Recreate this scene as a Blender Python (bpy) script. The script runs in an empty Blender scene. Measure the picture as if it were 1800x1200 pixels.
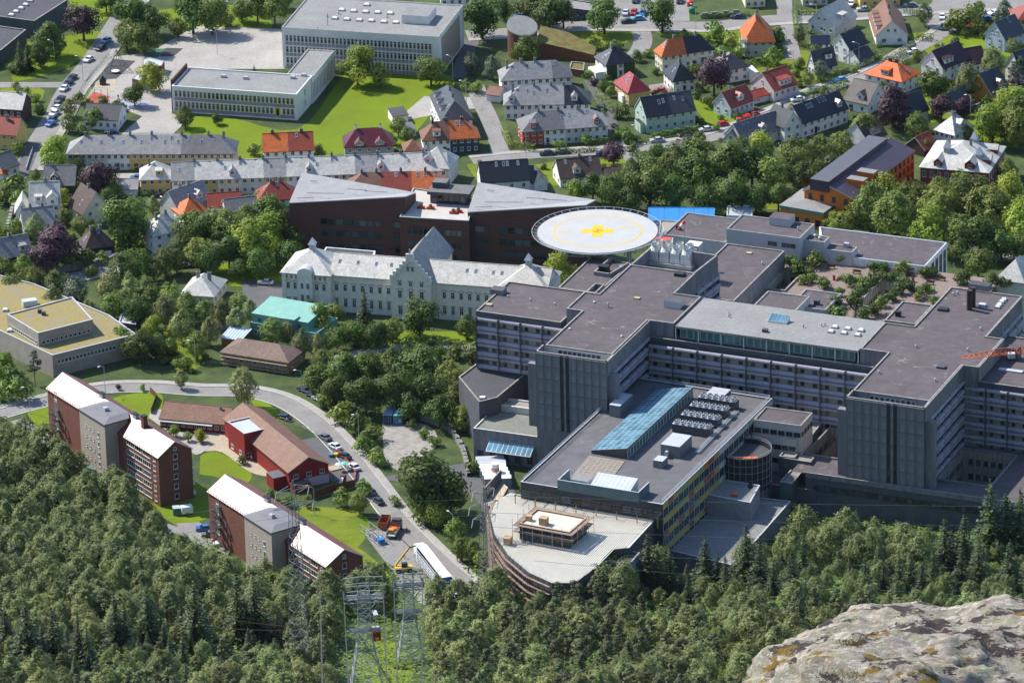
import bpy, bmesh, math, random
from mathutils import Vector, Matrix, noise
random.seed(7)
SC = bpy.context.scene
COL = SC.collection
R = math.radians
# ---------------------------------------------------------------- camera, sky, sun, exposure
FPX, CAMH, TILT, ROLL = 10500.0, 620.0, R(22.25), R(-1.4)
CF = Vector((0, math.cos(TILT), -math.sin(TILT)))
_r0 = Vector((1, 0, 0)); _u0 = _r0.cross(CF)
CR = _r0*math.cos(ROLL) + _u0*math.sin(ROLL)
CU = -_r0*math.sin(ROLL) + _u0*math.cos(ROLL)
cam = bpy.data.cameras.new('camera'); camo = bpy.data.objects.new('camera', cam); COL.objects.link(camo)
cam.sensor_fit = 'HORIZONTAL'; cam.sensor_width = 36; cam.lens = FPX/1800*36
cam.clip_start = 1; cam.clip_end = 12000
m3 = Matrix((CR, CU, -CF)).transposed()
camo.matrix_world = Matrix.Translation((0, 0, CAMH)) @ m3.to_4x4()
SC.camera = camo
SUN_EL, SUN_AZ = R(46), R(-57)          # azimuth clockwise from +Y
world = bpy.data.worlds.new('World'); SC.world = world; world.use_nodes = True
wn = world.node_tree.nodes; sky = wn.new('ShaderNodeTexSky'); sky.sky_type = 'NISHITA'; sky.sun_disc = False
sky.sun_elevation = SUN_EL; sky.sun_rotation = SUN_AZ % (2*math.pi); sky.altitude = 300; sky.ozone_density = 3; sky.dust_density = .4
wn['Background'].inputs[1].default_value = 0.115
world.node_tree.links.new(sky.outputs[0], wn['Background'].inputs[0])
sl = bpy.data.lights.new('sun', 'SUN'); sl.energy = 3.5; sl.angle = R(0.53); sl.color = (1, 0.94, 0.83)
slo = bpy.data.objects.new('sun', sl); COL.objects.link(slo)
to_sun = Vector((math.sin(SUN_AZ)*math.cos(SUN_EL), math.cos(SUN_AZ)*math.cos(SUN_EL), math.sin(SUN_EL)))
slo.rotation_euler = to_sun.to_track_quat('Z', 'Y').to_euler(); slo.location = (0, 1400, 400)
SC.view_settings.view_transform = 'Standard'; SC.view_settings.look = 'None'
SC.view_settings.gamma = 1; SC.view_settings.exposure = 1.02; SC.view_settings.use_curve_mapping = False
SC.cycles.max_bounces = 5; SC.cycles.transparent_max_bounces = 4
# ---------------------------------------------------------------- projection helpers and terrain
def ray(px, py):
    return (CF*FPX + CR*(px-900) - CU*(py-600)).normalized()
def W(px, py, z=0.0):
    d = ray(px, py); t = (z-CAMH)/d.z
    return Vector((d.x*t, d.y*t, z))
PROF = [(-400, 700), (-60, 640), (0, 612), (30, 603), (42, 597.5), (60, 588), (100, 566), (250, 490), (500, 366), (1000, 120), (1180, 48)]
def _y0(x):
    for (a, ya), (b, yb) in zip(Y0, Y0[1:]):
        if x <= b:
            k = max(0, (x-a)/(b-a)); k = k*k*(3-2*k); return ya+(yb-ya)*k
    return Y0[-1][1]
Y0 = [(-160, 1402), (-110, 1390), (-55, 1362), (-20, 1352), (40, 1352), (70, 1382), (160, 1386)]
def terr(x, y):
    y0 = _y0(x)
    if y > 1240:
        t = y0-y
        return 0.0 if t <= -20 else (t+20)**2/80*0.24 if t < 20 else 0.24*t
    if y > 1180: k = (y-1180)/60; return 48*(1-k)+terr(x, 1240.01)*k
    for (a, ha), (b, hb) in zip(PROF, PROF[1:]):
        if y <= b:
            k = max(0, (y-a)/(b-a)); return ha+(hb-ha)*k
    return 33
def G(px, py, dz=0.0):                  # the point of the terrain seen at a pixel
    d = ray(px, py); lo, hi = 1150.0, 2600.0
    for _ in range(40):
        m = (lo+hi)/2; p = d*m
        if CAMH+p.z > terr(p.x, p.y)+dz: lo = m
        else: hi = m
    p = d*lo
    return Vector((p.x, p.y, CAMH+p.z))
def scale_at(p): return FPX/((Vector(p)-Vector((0, 0, CAMH))).dot(CF))
# ---------------------------------------------------------------- materials
MATS = {}
def mat(name, col, rough=0.8, var=0.25, sc=0.6, sc2=0.0, spec=0.3, metal=0.0, cells=0.0, bump=0.0, col2=None, rnd=0.0, stretch=None, lo=.35, hi=.65, stain=None):
    if name in MATS: return MATS[name]
    m = bpy.data.materials.new(name); m.use_nodes = True; MATS[name] = m
    n, l = m.node_tree.nodes, m.node_tree.links; b = n['Principled BSDF']
    b.inputs['Roughness'].default_value = rough; b.inputs['Metallic'].default_value = metal
    b.inputs['Specular IOR Level'].default_value = spec
    tc = n.new('ShaderNodeTexCoord'); vec = tc.outputs['Object']
    if stretch:
        mp = n.new('ShaderNodeMapping'); mp.inputs['Scale'].default_value = stretch; l.new(vec, mp.inputs[0]); vec = mp.outputs[0]
    c1 = col; c2 = col2 or tuple(x*(1-var) for x in col)
    nz = n.new('ShaderNodeTexNoise'); nz.inputs['Scale'].default_value = sc; nz.inputs['Detail'].default_value = 5; nz.inputs['Roughness'].default_value = .65
    l.new(vec, nz.inputs['Vector'])
    rp = n.new('ShaderNodeValToRGB'); rp.color_ramp.elements[0].position = lo; rp.color_ramp.elements[1].position = hi
    rp.color_ramp.elements[0].color = (*c2, 1); rp.color_ramp.elements[1].color = (*c1, 1)
    l.new(nz.outputs['Fac'], rp.inputs[0]); out = rp.outputs[0]
    def mult(out, fac_socket, lo_, hi_):
        mr = n.new('ShaderNodeMapRange'); mr.inputs['To Min'].default_value = lo_; mr.inputs['To Max'].default_value = hi_
        l.new(fac_socket, mr.inputs['Value'])
        mx = n.new('ShaderNodeVectorMath'); mx.operation = 'SCALE'; l.new(out, mx.inputs[0]); l.new(mr.outputs[0], mx.inputs['Scale'])
        return mx.outputs[0]
    if cells:
        vo = n.new('ShaderNodeTexVoronoi'); vo.inputs['Scale'].default_value = cells; l.new(vec, vo.inputs['Vector'])
        sp = n.new('ShaderNodeSeparateColor'); l.new(vo.outputs['Color'], sp.inputs[0]); out = mult(out, sp.outputs[0], .8, 1.17)
    if sc2:
        n2 = n.new('ShaderNodeTexNoise'); n2.inputs['Scale'].default_value = sc2; n2.inputs['Detail'].default_value = 4; l.new(vec, n2.inputs['Vector']); out = mult(out, n2.outputs['Fac'], .7, 1.3)
    if rnd:
        oi = n.new('ShaderNodeObjectInfo'); out = mult(out, oi.outputs['Random'], 1-rnd, 1+rnd)
    if stain:                            # dried puddle edges and felt seams
        n3 = n.new('ShaderNodeTexNoise'); n3.inputs['Scale'].default_value = .07; n3.inputs['Detail'].default_value = 3; l.new(tc.outputs['Object'], n3.inputs['Vector'])
        def math_(op, a, v): 
            t = n.new('ShaderNodeMath'); t.operation = op; l.new(a, t.inputs[0]); t.inputs[1].default_value = v; return t.outputs[0]
        k = math_('LESS_THAN', math_('ABSOLUTE', math_('SUBTRACT', n3.outputs['Fac'], .53), 0), .006)
        n4 = n.new('ShaderNodeTexNoise'); n4.inputs['Scale'].default_value = .35; n4.inputs['Detail'].default_value = 4; l.new(tc.outputs['Object'], n4.inputs['Vector'])
        rot = n.new('ShaderNodeMapping'); rot.inputs['Rotation'].default_value = (0, 0, R(23.3)); l.new(tc.outputs['Object'], rot.inputs[0]); sx = n.new('ShaderNodeSeparateXYZ'); l.new(rot.outputs[0], sx.inputs[0])
        seam = math_('LESS_THAN', math_('FRACT', math_('DIVIDE', sx.outputs[1], 1.1), 0), .06); out = mult(out, seam, 1.0, .9)
        f = n.new('ShaderNodeMath'); f.operation = 'MULTIPLY'; l.new(k, f.inputs[0]); l.new(math_('SUBTRACT', n4.outputs['Fac'], .44), f.inputs[1])
        mx = n.new('ShaderNodeMix'); mx.data_type = 'RGBA'; mx.clamp_factor = True; l.new(f.outputs[0], mx.inputs['Factor']); l.new(out, mx.inputs['A']); mx.inputs['B'].default_value = (*stain, 1); out = mx.outputs['Result']
    l.new(out, b.inputs['Base Color'])
    if bump:
        bp = n.new('ShaderNodeBump'); bp.inputs['Strength'].default_value = bump; bp.inputs['Distance'].default_value = .1
        l.new(nz.outputs['Fac'], bp.inputs['Height']); l.new(bp.outputs[0], b.inputs['Normal'])
    return m
def stripes(name, col, dark, period, axis=0, duty=.3, rough=.5, spec=.4, ang=0.0):
    """sheet metal / ribbed surface: relief lines along one object axis"""
    if name in MATS: return MATS[name]
    m = bpy.data.materials.new(name); m.use_nodes = True; MATS[name] = m
    n, l = m.node_tree.nodes, m.node_tree.links; b = n['Principled BSDF']
    b.inputs['Roughness'].default_value = rough; b.inputs['Specular IOR Level'].default_value = spec
    tc = n.new('ShaderNodeTexCoord'); mp = n.new('ShaderNodeMapping'); mp.inputs['Rotation'].default_value = (0, 0, ang); l.new(tc.outputs['Object'], mp.inputs[0])
    sp = n.new('ShaderNodeSeparateXYZ'); l.new(mp.outputs[0], sp.inputs[0])
    dv = n.new('ShaderNodeMath'); dv.operation = 'DIVIDE'; dv.inputs[1].default_value = period; l.new(sp.outputs[axis], dv.inputs[0])
    fr = n.new('ShaderNodeMath'); fr.operation = 'FRACT'; l.new(dv.outputs[0], fr.inputs[0])
    lt = n.new('ShaderNodeMath'); lt.operation = 'LESS_THAN'; lt.inputs[1].default_value = duty; l.new(fr.outputs[0], lt.inputs[0])
    nz = n.new('ShaderNodeTexNoise'); nz.inputs['Scale'].default_value = .5; nz.inputs['Detail'].default_value = 4; l.new(tc.outputs['Object'], nz.inputs['Vector'])
    mr = n.new('ShaderNodeMapRange'); mr.inputs['To Min'].default_value = .8; mr.inputs['To Max'].default_value = 1.2; l.new(nz.outputs['Fac'], mr.inputs['Value'])
    mx = n.new('ShaderNodeMix'); mx.data_type = 'RGBA'; mx.inputs['A'].default_value = (*col, 1); mx.inputs['B'].default_value = (*dark, 1); l.new(lt.outputs[0], mx.inputs['Factor'])
    sc_ = n.new('ShaderNodeVectorMath'); sc_.operation = 'SCALE'; l.new(mx.outputs['Result'], sc_.inputs[0]); l.new(mr.outputs[0], sc_.inputs['Scale'])
    l.new(sc_.outputs[0], b.inputs['Base Color'])
    return m
def leafmat(name, c1, c2, trans=.25, rnd=.3):
    if name in MATS: return MATS[name]
    m = bpy.data.materials.new(name); m.use_nodes = True; MATS[name] = m
    n, l = m.node_tree.nodes, m.node_tree.links; n.remove(n['Principled BSDF'])
    df = n.new('ShaderNodeBsdfPrincipled'); df.inputs['Roughness'].default_value = .55; df.inputs['Specular IOR Level'].default_value = .25
    tr = n.new('ShaderNodeBsdfTranslucent'); mx = n.new('ShaderNodeMixShader'); mx.inputs[0].default_value = trans
    tc = n.new('ShaderNodeTexCoord'); nz = n.new('ShaderNodeTexNoise'); nz.inputs['Scale'].default_value = .55; nz.inputs['Detail'].default_value = 3
    l.new(tc.outputs['Object'], nz.inputs['Vector'])
    rp = n.new('ShaderNodeValToRGB'); rp.color_ramp.elements[0].position = .35; rp.color_ramp.elements[1].position = .65
    rp.color_ramp.elements[0].color = (*c1, 1); rp.color_ramp.elements[1].color = (*c2, 1); l.new(nz.outputs['Fac'], rp.inputs[0])
    oi = n.new('ShaderNodeObjectInfo'); hs = n.new('ShaderNodeHueSaturation')
    mr = n.new('ShaderNodeMapRange'); mr.inputs['To Min'].default_value = 1-rnd; mr.inputs['To Max'].default_value = 1+rnd; l.new(oi.outputs['Random'], mr.inputs['Value'])
    m2 = n.new('ShaderNodeMath'); m2.operation = 'MULTIPLY'; m2.inputs[1].default_value = 7.13; l.new(oi.outputs['Random'], m2.inputs[0])
    fr = n.new('ShaderNodeMath'); fr.operation = 'FRACT'; l.new(m2.outputs[0], fr.inputs[0])
    mh = n.new('ShaderNodeMapRange'); mh.inputs['To Min'].default_value = .475; mh.inputs['To Max'].default_value = .515; l.new(fr.outputs[0], mh.inputs['Value'])
    l.new(mr.outputs[0], hs.inputs['Value']); l.new(mh.outputs[0], hs.inputs['Hue']); l.new(rp.outputs[0], hs.inputs['Color'])
    l.new(hs.outputs[0], df.inputs['Base Color']); l.new(hs.outputs[0], tr.inputs['Color'])
    l.new(df.outputs[0], mx.inputs[1]); l.new(tr.outputs[0], mx.inputs[2]); l.new(mx.outputs[0], n['Material Output'].inputs[0])
    return m
GLASS = mat('window glass', (.045, .06, .08), .08, .4, .3, spec=.6, rnd=.95)  # random tone per pane: reflections put into the colour, and drawn blinds
GLASSB = mat('blue glass', (.12, .28, .40), .12, .3, .25, spec=.6, rnd=.3)
GLASSG = mat('green glass', (.08, .22, .2), .12, .3, .25, spec=.6)
WHITE = mat('white paint', (.80, .80, .78), .6, .12, .4)
FRAME = mat('white frame', (.62, .61, .57), .6, .1)
CONC = mat('concrete', (.225, .225, .245), .85, .38, .5, sc2=2.5, stretch=(1.6, 1.6, .22))
CONCD = mat('dark concrete', (.10, .105, .12), .85, .3, .3, sc2=2.0)
BITU = mat('bitumen felt', (.105, .088, .096), .85, .2, .12, sc2=.5, spec=.35, stain=(.5, .46, .4))
GREYR = mat('grey roof felt', (.25, .25, .245), .8, .16, .12, sc2=1.2, stain=(.36, .35, .33))
DARKR = mat('dark roof felt', (.075, .075, .085), .8, .2, .15, sc2=1.0)
EDGE = mat('weathered roof edge', (.36, .34, .31), .8, .45, .6, sc2=3)
BLACK = mat('black metal', (.025, .025, .028), .5, .2)
DGREY = mat('dark grey metal', (.07, .075, .085), .45, .2)
STEEL = mat('galvanised steel', (.42, .44, .46), .4, .2, spec=.5)
LMET = mat('light metal', (.5, .53, .57), .35, .12, spec=.5)
BEIGE = mat('beige panel', (.34, .29, .22), .8, .2)
SPAN = mat('concrete spandrel', (.36, .355, .42), .7, .25, .5, sc2=2)
ORANGE = mat('orange paint', (.75, .16, .03), .5, .2)
# ---------------------------------------------------------------- mesh helpers
class MB:
    def __init__(s): s.v = []; s.f = []; s.m = []; s.mats = []
    def mi(s, m):
        if m not in s.mats: s.mats.append(m)
        return s.mats.index(m)
    def add(s, vs, fs, m):
        o = len(s.v); s.v += [tuple(v) for v in vs]; k = s.mi(m)
        for f in fs: s.f.append(tuple(i+o for i in f)); s.m.append(k)
    def box(s, x0, y0, z0, x1, y1, z1, m, top=None):
        vs = [(x0,y0,z0),(x1,y0,z0),(x1,y1,z0),(x0,y1,z0),(x0,y0,z1),(x1,y0,z1),(x1,y1,z1),(x0,y1,z1)]
        s.add(vs, [(0,3,2,1),(0,1,5,4),(1,2,6,5),(2,3,7,6),(3,0,4,7)], m); s.add(vs[4:], [(0,1,2,3)], top or m)
    def prism(s, poly, z0, z1, m, top=None, bottom=False):
        n = len(poly); zt = z1 if isinstance(z1, (list, tuple)) else [z1]*n; zb = z0 if isinstance(z0, (list, tuple)) else [z0]*n
        a = sum(poly[i][0]*poly[(i+1) % n][1]-poly[(i+1) % n][0]*poly[i][1] for i in range(n))
        idx = list(range(n)) if a > 0 else list(range(n))[::-1]
        P = [poly[i] for i in idx]; zt = [zt[i] for i in idx]; zb = [zb[i] for i in idx]
        vs = [(p[0], p[1], b) for p, b in zip(P, zb)] + [(p[0], p[1], t) for p, t in zip(P, zt)]
        s.add(vs, [(i, (i+1) % n, n+(i+1) % n, n+i) for i in range(n)], m)
        if top is not False: s.add(vs[n:], [tuple(range(n))], top or m)
        if bottom: s.add(vs[:n], [tuple(range(n))[::-1]], m)
    def bar(s, a, b, r, m, n=4, r2=None):
        a, b = Vector(a), Vector(b); d = (b-a)
        if d.length < 1e-6: return
        q = d.to_track_quat('Z', 'Y'); vs = []
        for p, rr in ((a, r), (b, r if r2 is None else r2)):
            for i in range(n):
                t = 2*math.pi*(i+.5)/n; vs.append(p + q @ Vector((math.cos(t)*rr, math.sin(t)*rr, 0)))
        s.add(vs, [(i, (i+1) % n, n+(i+1) % n, n+i) for i in range(n)] + [tuple(range(n))[::-1], tuple(range(n, 2*n))], m)
    def cyl(s, x, y, z0, z1, r, m, n=10, r2=None, top=None):
        s.bar((x, y, z0), (x, y, z1), r, m, n, r2)
    def data(s, name):
        me = bpy.data.meshes.new(name); me.from_pydata(s.v, [], s.f)
        for m in s.mats: me.materials.append(m)
        if s.m: me.polygons.foreach_set('material_index', s.m)
        me.update(); return me
def link(name, data, parent=None, loc=None, rz=None, scale=None):
    o = bpy.data.objects.new(name, data); COL.objects.link(o)
    if parent is not None: o.parent = parent
    if loc is not None: o.location = loc
    if rz is not None: o.rotation_euler = (0, 0, rz)
    if scale is not None: o.scale = scale
    return o
def tag(o, label=None, cat=None, group=None, kind=None):
    if label: o['label'] = label
    if cat: o['category'] = cat
    if group: o['group'] = group
    if kind: o['kind'] = kind
    return o
def thing(name, label, cat, loc, rz=0.0, group=None):
    return tag(link(name, None, None, loc, rz), label, cat, group)
def part(name, mb, parent, **k): return link(name, mb.data(name), parent, **k)
def local(root, p):                      # world -> the root's own frame
    d = Vector(p)-Vector(root.location); c, s = math.cos(-root.rotation_euler.z), math.sin(-root.rotation_euler.z)
    return Vector((d.x*c-d.y*s, d.x*s+d.y*c, d.z))
def snap(pts, ang, tol=0.5):             # square a traced outline up to a building grid
    c, s = math.cos(ang), math.sin(ang); q = [[p[0]*c+p[1]*s, -p[0]*s+p[1]*c] for p in pts]; n = len(q)
    for i in range(n):
        j = (i+1) % n; du, dv = abs(q[j][0]-q[i][0]), abs(q[j][1]-q[i][1])
        if du > dv*2:
            a = (q[i][1]+q[j][1])/2; q[i][1] = q[j][1] = a
        elif dv > du*2:
            a = (q[i][0]+q[j][0])/2; q[i][0] = q[j][0] = a
    for i in range(n):                   # second pass keeps the ends shared
        j = (i+1) % n; du, dv = abs(q[j][0]-q[i][0]), abs(q[j][1]-q[i][1])
        if du > dv*2: q[j][1] = q[i][1]
        elif dv > du*2: q[j][0] = q[i][0]
    return [Vector((a*c-b*s, a*s+b*c, 0)) for a, b in q]
MESHC = {}
def window_mesh(w, h, frame=None, glass=None, mull=1, sill=True, cross=False):
    key = ('win', round(w, 2), round(h, 2), frame, glass, mull, sill, cross)
    if key in MESHC: return MESHC[key]
    frame = frame or FRAME; glass = glass or GLASS; b = MB(); t = min(.11, w*.12)
    b.add([(-w/2, -.03, 0), (w/2, -.03, 0), (w/2, -.03, h), (-w/2, -.03, h)], [(0, 1, 2, 3)], glass)
    for x0, z0, x1, z1 in ((-w/2, 0, -w/2+t, h), (w/2-t, 0, w/2, h), (-w/2+t, 0, w/2-t, t), (-w/2+t, h-t, w/2-t, h)):
        b.box(x0, -.09, z0, x1, -.002, z1, frame)
    for i in range(mull):
        x = -w/2 + w*(i+1)/(mull+1); b.box(x-t*.35, -.075, t, x+t*.35, -.004, h-t, frame)
    if cross: b.box(-w/2+t, -.07, h*.62, w/2-t, -.005, h*.62+t*.7, frame)
    if sill: b.box(-w/2-.08, -.16, -.09, w/2+.08, -.002, -.003, frame)
    MESHC[key] = b.data('window'); return MESHC[key]
def windows(root, p0, p1, z, n, w, h, skip=(), name='window', inset=.0, out=.0, **k):
    """n alike windows along a wall running left to right as seen from outside (root's own frame)"""
    p0, p1 = Vector(p0[:2]), Vector(p1[:2]); d = p1-p0; L = d.length
    if L < .5: return
    rz = math.atan2(d.y, d.x); nrm = Vector((d.y, -d.x))/L; me = window_mesh(w, h, **k)
    for i in range(n):
        if i in skip: continue
        p = p0 + d*((inset/L) + (1-2*inset/L)*(i+.5)/n) + nrm*out
        link(name, me, root, (p.x, p.y, z), rz)
# ---------------------------------------------------------------- ground, roads, lawns
GROUND = mat('ground scrub', (.075, .105, .028), .95, .5, .12, sc2=1.5, col2=(.03, .05, .016))
LAWN = mat('lawn grass', (.150, .225, .012), .95, .3, .07, sc2=1.6, spec=.08, col2=(.125, .155, .018), lo=.3, hi=.7)
LAWN2 = mat('dry lawn', (.18, .21, .025), .95, .3, .12, sc2=1.6, spec=.08, col2=(.10, .15, .016))
ASPH = mat('asphalt', (.25, .24, .23), .9, .2, .15, sc2=1.3)
ASPHD = mat('dark asphalt', (.115, .115, .12), .9, .2, .2, sc2=1.5)
YARD = mat('pale yard', (.36, .34, .315), .9, .18, .1, sc2=1.2)
SANDM = mat('sand', (.42, .36, .27), .95, .2, .5)
GRAVEL = mat('gravel', (.33, .31, .28), .95, .3, .5, sc2=3)
def terrain():
    xs = [-3000, -1500, -800, -400, -260] + [-200+5*i for i in range(81)] + [260, 400, 800, 1500, 3000]
    ys = [-600, -300, -60, -20, 0, 15, 30, 45, 60, 90, 130, 180, 250, 350, 500, 700, 900, 1000, 1060, 1120, 1180] + [1220+5*i for i in range(125)] + [1900, 2050, 2300, 2800, 3600, 5000, 7000]
    vs = [(x, y, terr(x, y)) for y in ys for x in xs]; n = len(xs)
    fs = [(j*n+i, j*n+i+1, (j+1)*n+i+1, (j+1)*n+i) for j in range(len(ys)-1) for i in range(n-1)]
    b = MB(); b.add(vs, fs, GROUND); me = b.data('ground'); me.polygons.foreach_set('use_smooth', [True]*len(fs))
    tag(link('ground', me), 'scrubby green valley ground and hillside', None, None, 'structure')
terrain()
def smooth(pts, k=6):
    out = []; n = len(pts)
    for i in range(n-1):
        p0, p1, p2, p3 = pts[max(i-1, 0)], pts[i], pts[i+1], pts[min(i+2, n-1)]
        for j in range(k):
            t = j/k; out.append(.5*((2*p1)+(p2-p0)*t+(2*p0-5*p1+4*p2-p3)*t*t+(3*p1-p0-3*p2+p3)*t**3))
    out.append(pts[-1]); return out
def ribbon_mesh(pts, w, dz, m, off=0.0, thick=0.0):
    b = MB(); vs = []; n = len(pts)
    for i, p in enumerate(pts):
        d = (pts[min(i+1, n-1)]-pts[max(i-1, 0)]); d.z = 0; d.normalize(); s = Vector((d.y, -d.x, 0))
        for k in (-1, 1):
            q = p + s*(off+k*w/2); vs.append((q.x, q.y, terr(q.x, q.y)+dz))
    b.add(vs, [(2*i, 2*i+1, 2*i+3, 2*i+2) for i in range(n-1)], m)
    if thick:
        lo = [(x, y, z-thick) for x, y, z in vs]; o = len(vs)
        b.add(vs+lo, [(2*i, 2*i+2, o+2*i+2, o+2*i) for i in range(n-1)]+[(2*i+1, o+2*i+1, o+2*i+3, 2*i+3) for i in range(n-1)], m)
    return b
KERBM = mat('kerb stone', (.4, .39, .37), .85, .2)
PAINT = mat('road paint', (.7, .68, .6), .7, .3, 2)
ROADPTS = []
def road(px, w, m=None, dz=.10, name='road', walk=None, line=False):
    pts = smooth([G(*p) for p in px]); ROADPTS.extend((p.x, p.y, w/2) for p in pts); o = link(name, ribbon_mesh(pts, w, dz, m or ASPH).data(name)); tag(o, kind='structure')
    if walk:
        for s in walk:
            k = link('kerb', ribbon_mesh(pts, .35, dz+.13, KERBM, s*(w/2), .2).data('kerb'), o)
            link('pavement', ribbon_mesh(pts, 1.9, dz+.12, YARD, s*(w/2+1.1), .2).data('pavement'), o)
    if line: link('lane_marking', ribbon_mesh(pts, .22, dz+.03, PAINT, line).data('lane_marking'), o)
    return o
def patch(px, m, dz=.05, name='lawn', world=False):
    pts = [G(*p) for p in px]
    if any(k in name for k in ('lawn','gravel','footpath','playground_paving')):
        n_ = len(pts); pts = smooth(pts[-2:]+pts+pts[:2], 4)[8:-9]
    bm = bmesh.new(); f = bm.faces.new([bm.verts.new((p.x, p.y, 0)) for p in pts]); bmesh.ops.triangulate(bm, faces=[f])
    for _ in range(5):
        es = [e for e in bm.edges if e.calc_length() > 9]
        if not es: break
        bmesh.ops.subdivide_edges(bm, edges=es, cuts=1); bmesh.ops.triangulate(bm, faces=bm.faces[:])
    for v in bm.verts: v.co.z = terr(v.co.x, v.co.y)+dz
    bmesh.ops.recalc_face_normals(bm, faces=bm.faces[:])
    me = bpy.data.meshes.new(name); bm.to_mesh(me); bm.free()
    if me.polygons and me.polygons[0].normal.z < 0: me.flip_normals()
    me.materials.append(m); o = link(name, me); tag(o, kind='structure'); return o
# lawns and beds
patch([(322,228),(345,205),(400,206),(522,228),(590,150),(625,128),(770,128),(800,150),(765,190),(735,228),(690,262),(420,282),(330,262)], LAWN, name='school_lawn')
patch([(0,60),(60,75),(135,60),(180,60),(120,118),(0,142)], LAWN, name='lawn')
patch([(120,0),(210,0),(195,28),(165,40),(130,30)], LAWN, name='lawn')
patch([(270,20),(430,10),(480,45),(440,60),(350,48),(300,40)], LAWN, name='lawn')
patch([(0,152),(70,155),(76,170),(60,185),(20,185),(0,165)], LAWN2, name='lawn')
patch([(130,185),(148,152),(190,105),(200,103),(185,125),(160,150),(165,165),(145,185)], LAWN, name='lawn')
patch([(990,52),(1110,52),(1122,62),(1115,72),(1040,85),(1000,70)], LAWN, name='lawn')
patch([(1150,55),(1300,52),(1310,75),(1260,75),(1150,62)], LAWN, name='lawn')
patch([(1310,95),(1420,90),(1440,140),(1330,150)], LAWN2, name='garden_lawn')
patch([(1215,180),(1260,180),(1350,220),(1300,232),(1230,215)], LAWN, name='garden_lawn')
patch([(1590,60),(1800,70),(1800,110),(1720,85),(1640,120)], LAWN, name='garden_lawn')
patch([(1610,170),(1680,160),(1700,200),(1620,215)], LAWN, name='garden_lawn')
patch([(1690,195),(1800,190),(1800,260),(1700,235)], LAWN, name='garden_lawn')
patch([(940,290),(1100,280),(1120,300),(1060,320),(950,325)], LAWN2, name='garden_lawn')
patch([(820,290),(900,290),(905,330),(840,340)], LAWN2, name='garden_lawn')
patch([(100,330),(150,330),(145,375),(95,380)], LAWN2, name='garden_lawn')
patch([(190,420),(260,418),(262,445),(195,452)], LAWN2, name='garden_lawn')
patch([(360,470),(500,455),(505,500),(380,500)], LAWN, name='lawn')
patch([(600,585),(840,585),(840,612),(620,612)], LAWN, name='lawn')
patch([(285,580),(345,585),(350,645),(300,650)], LAWN2, name='lawn')
patch([(48,727),(85,716),(150,790),(145,803),(95,778),(55,752)], LAWN, name='lawn')
patch([(198,700),(278,690),(284,720),(266,736),(220,730)], LAWN, name='lawn')
patch([(352,802),(385,795),(440,828),(430,850),(380,838),(345,830)], LAWN, name='lawn')
patch([(250,885),(345,850),(370,880),(372,905),(300,930)], LAWN, name='lawn')
patch([(515,896),(600,893),(640,905),(650,930),(625,965),(600,960)], LAWN2, name='lawn')
patch([(620,960),(660,985),(690,1020),(650,1035),(625,1000)], LAWN2, name='lawn')
patch([(430,688),(470,708),(500,735),(490,738),(440,712)], LAWN, name='lawn')
patch([(1335,330),(1370,335),(1380,365),(1340,365)], LAWN2, name='lawn')
patch([(620,1135),(700,1130),(720,1200),(600,1200)], LAWN2, name='lawn')
# paved yards
patch([(262,94),(345,46),(500,52),(500,122),(330,122),(302,150),(302,200),(330,212),(300,240),(215,235),(250,205),(225,196),(165,190),(146,182),(200,100)], YARD, .09, 'school_yard')
patch([(192,104),(238,108),(205,139),(150,143)], mat('rubber matting', (.07,.07,.075), .95, .2), .13, 'playground_matting')
patch([(164,162),(193,170),(188,187),(146,184)], mat('red rubber', (.42,.09,.06), .95, .25), .13, 'playground_matting')
patch([(262,88),(292,86),(276,102),(250,100)], mat('green rubber', (.06,.16,.1), .95, .25), .13, 'playground_matting')
patch([(292,85),(322,86),(305,100),(280,100)], MATS['rubber matting'], .135, 'playground_matting')
patch([(168,145),(205,139),(203,160),(185,166),(166,155)], SANDM, .13, 'sand_pit')
patch([(205,176),(265,178),(263,193),(200,190)], mat('painted paving', (.45,.36,.33), .9, .5, 1.2, col2=(.2,.3,.5)), .13, 'painted_paving')
patch([(1080,0),(1212,0),(1212,38),(1080,38)], ASPH, .08, 'car_park')
patch([(425,492),(500,497),(503,548),(428,540)], ASPHD, .08, 'car_park')
patch([(672,742),(752,748),(770,780),(745,800),(720,832),(688,820),(672,790)], GRAVEL, .08, 'gravel_yard')
patch([(560,768),(585,780),(628,842),(600,850),(565,835),(540,800),(520,770)], ASPHD, .12, 'playground_paving')
patch([(345,745),(405,752),(465,800),(480,835),(440,830),(390,795),(350,790)], SANDM, .10, 'playground_paving')
patch([(262,735),(285,720),(300,752),(370,775),(345,800),(320,775)], YARD, .14, 'footpath')
patch([(640,938),(690,922),(730,945),(800,1005),(832,1040),(790,1068),(740,1062),(700,1015)], ASPH, .13, 'building_site_yard')
patch([(745,170),(845,172),(850,190),(800,195),(700,215),(705,205)], YARD, .10, 'driveway')
patch([(1140,150),(1180,145),(1185,170),(1145,175)], ASPH, .09, 'driveway')
patch([(200,305),(245,305),(300,330),(305,372),(285,372),(262,340),(215,325)], YARD, .09, 'driveway')
patch([(1640,0),(1800,0),(1800,20),(1700,40),(1640,62),(1625,35)], ASPH, .09, 'road_junction')
patch([(660,840),(900,800),(905,880),(858,905),(830,870)], ASPHD, .09, 'hospital_yard')
patch([(310,920),(350,918),(420,960),(400,975),(330,950)], ASPH, .12, 'car_park')
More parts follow.
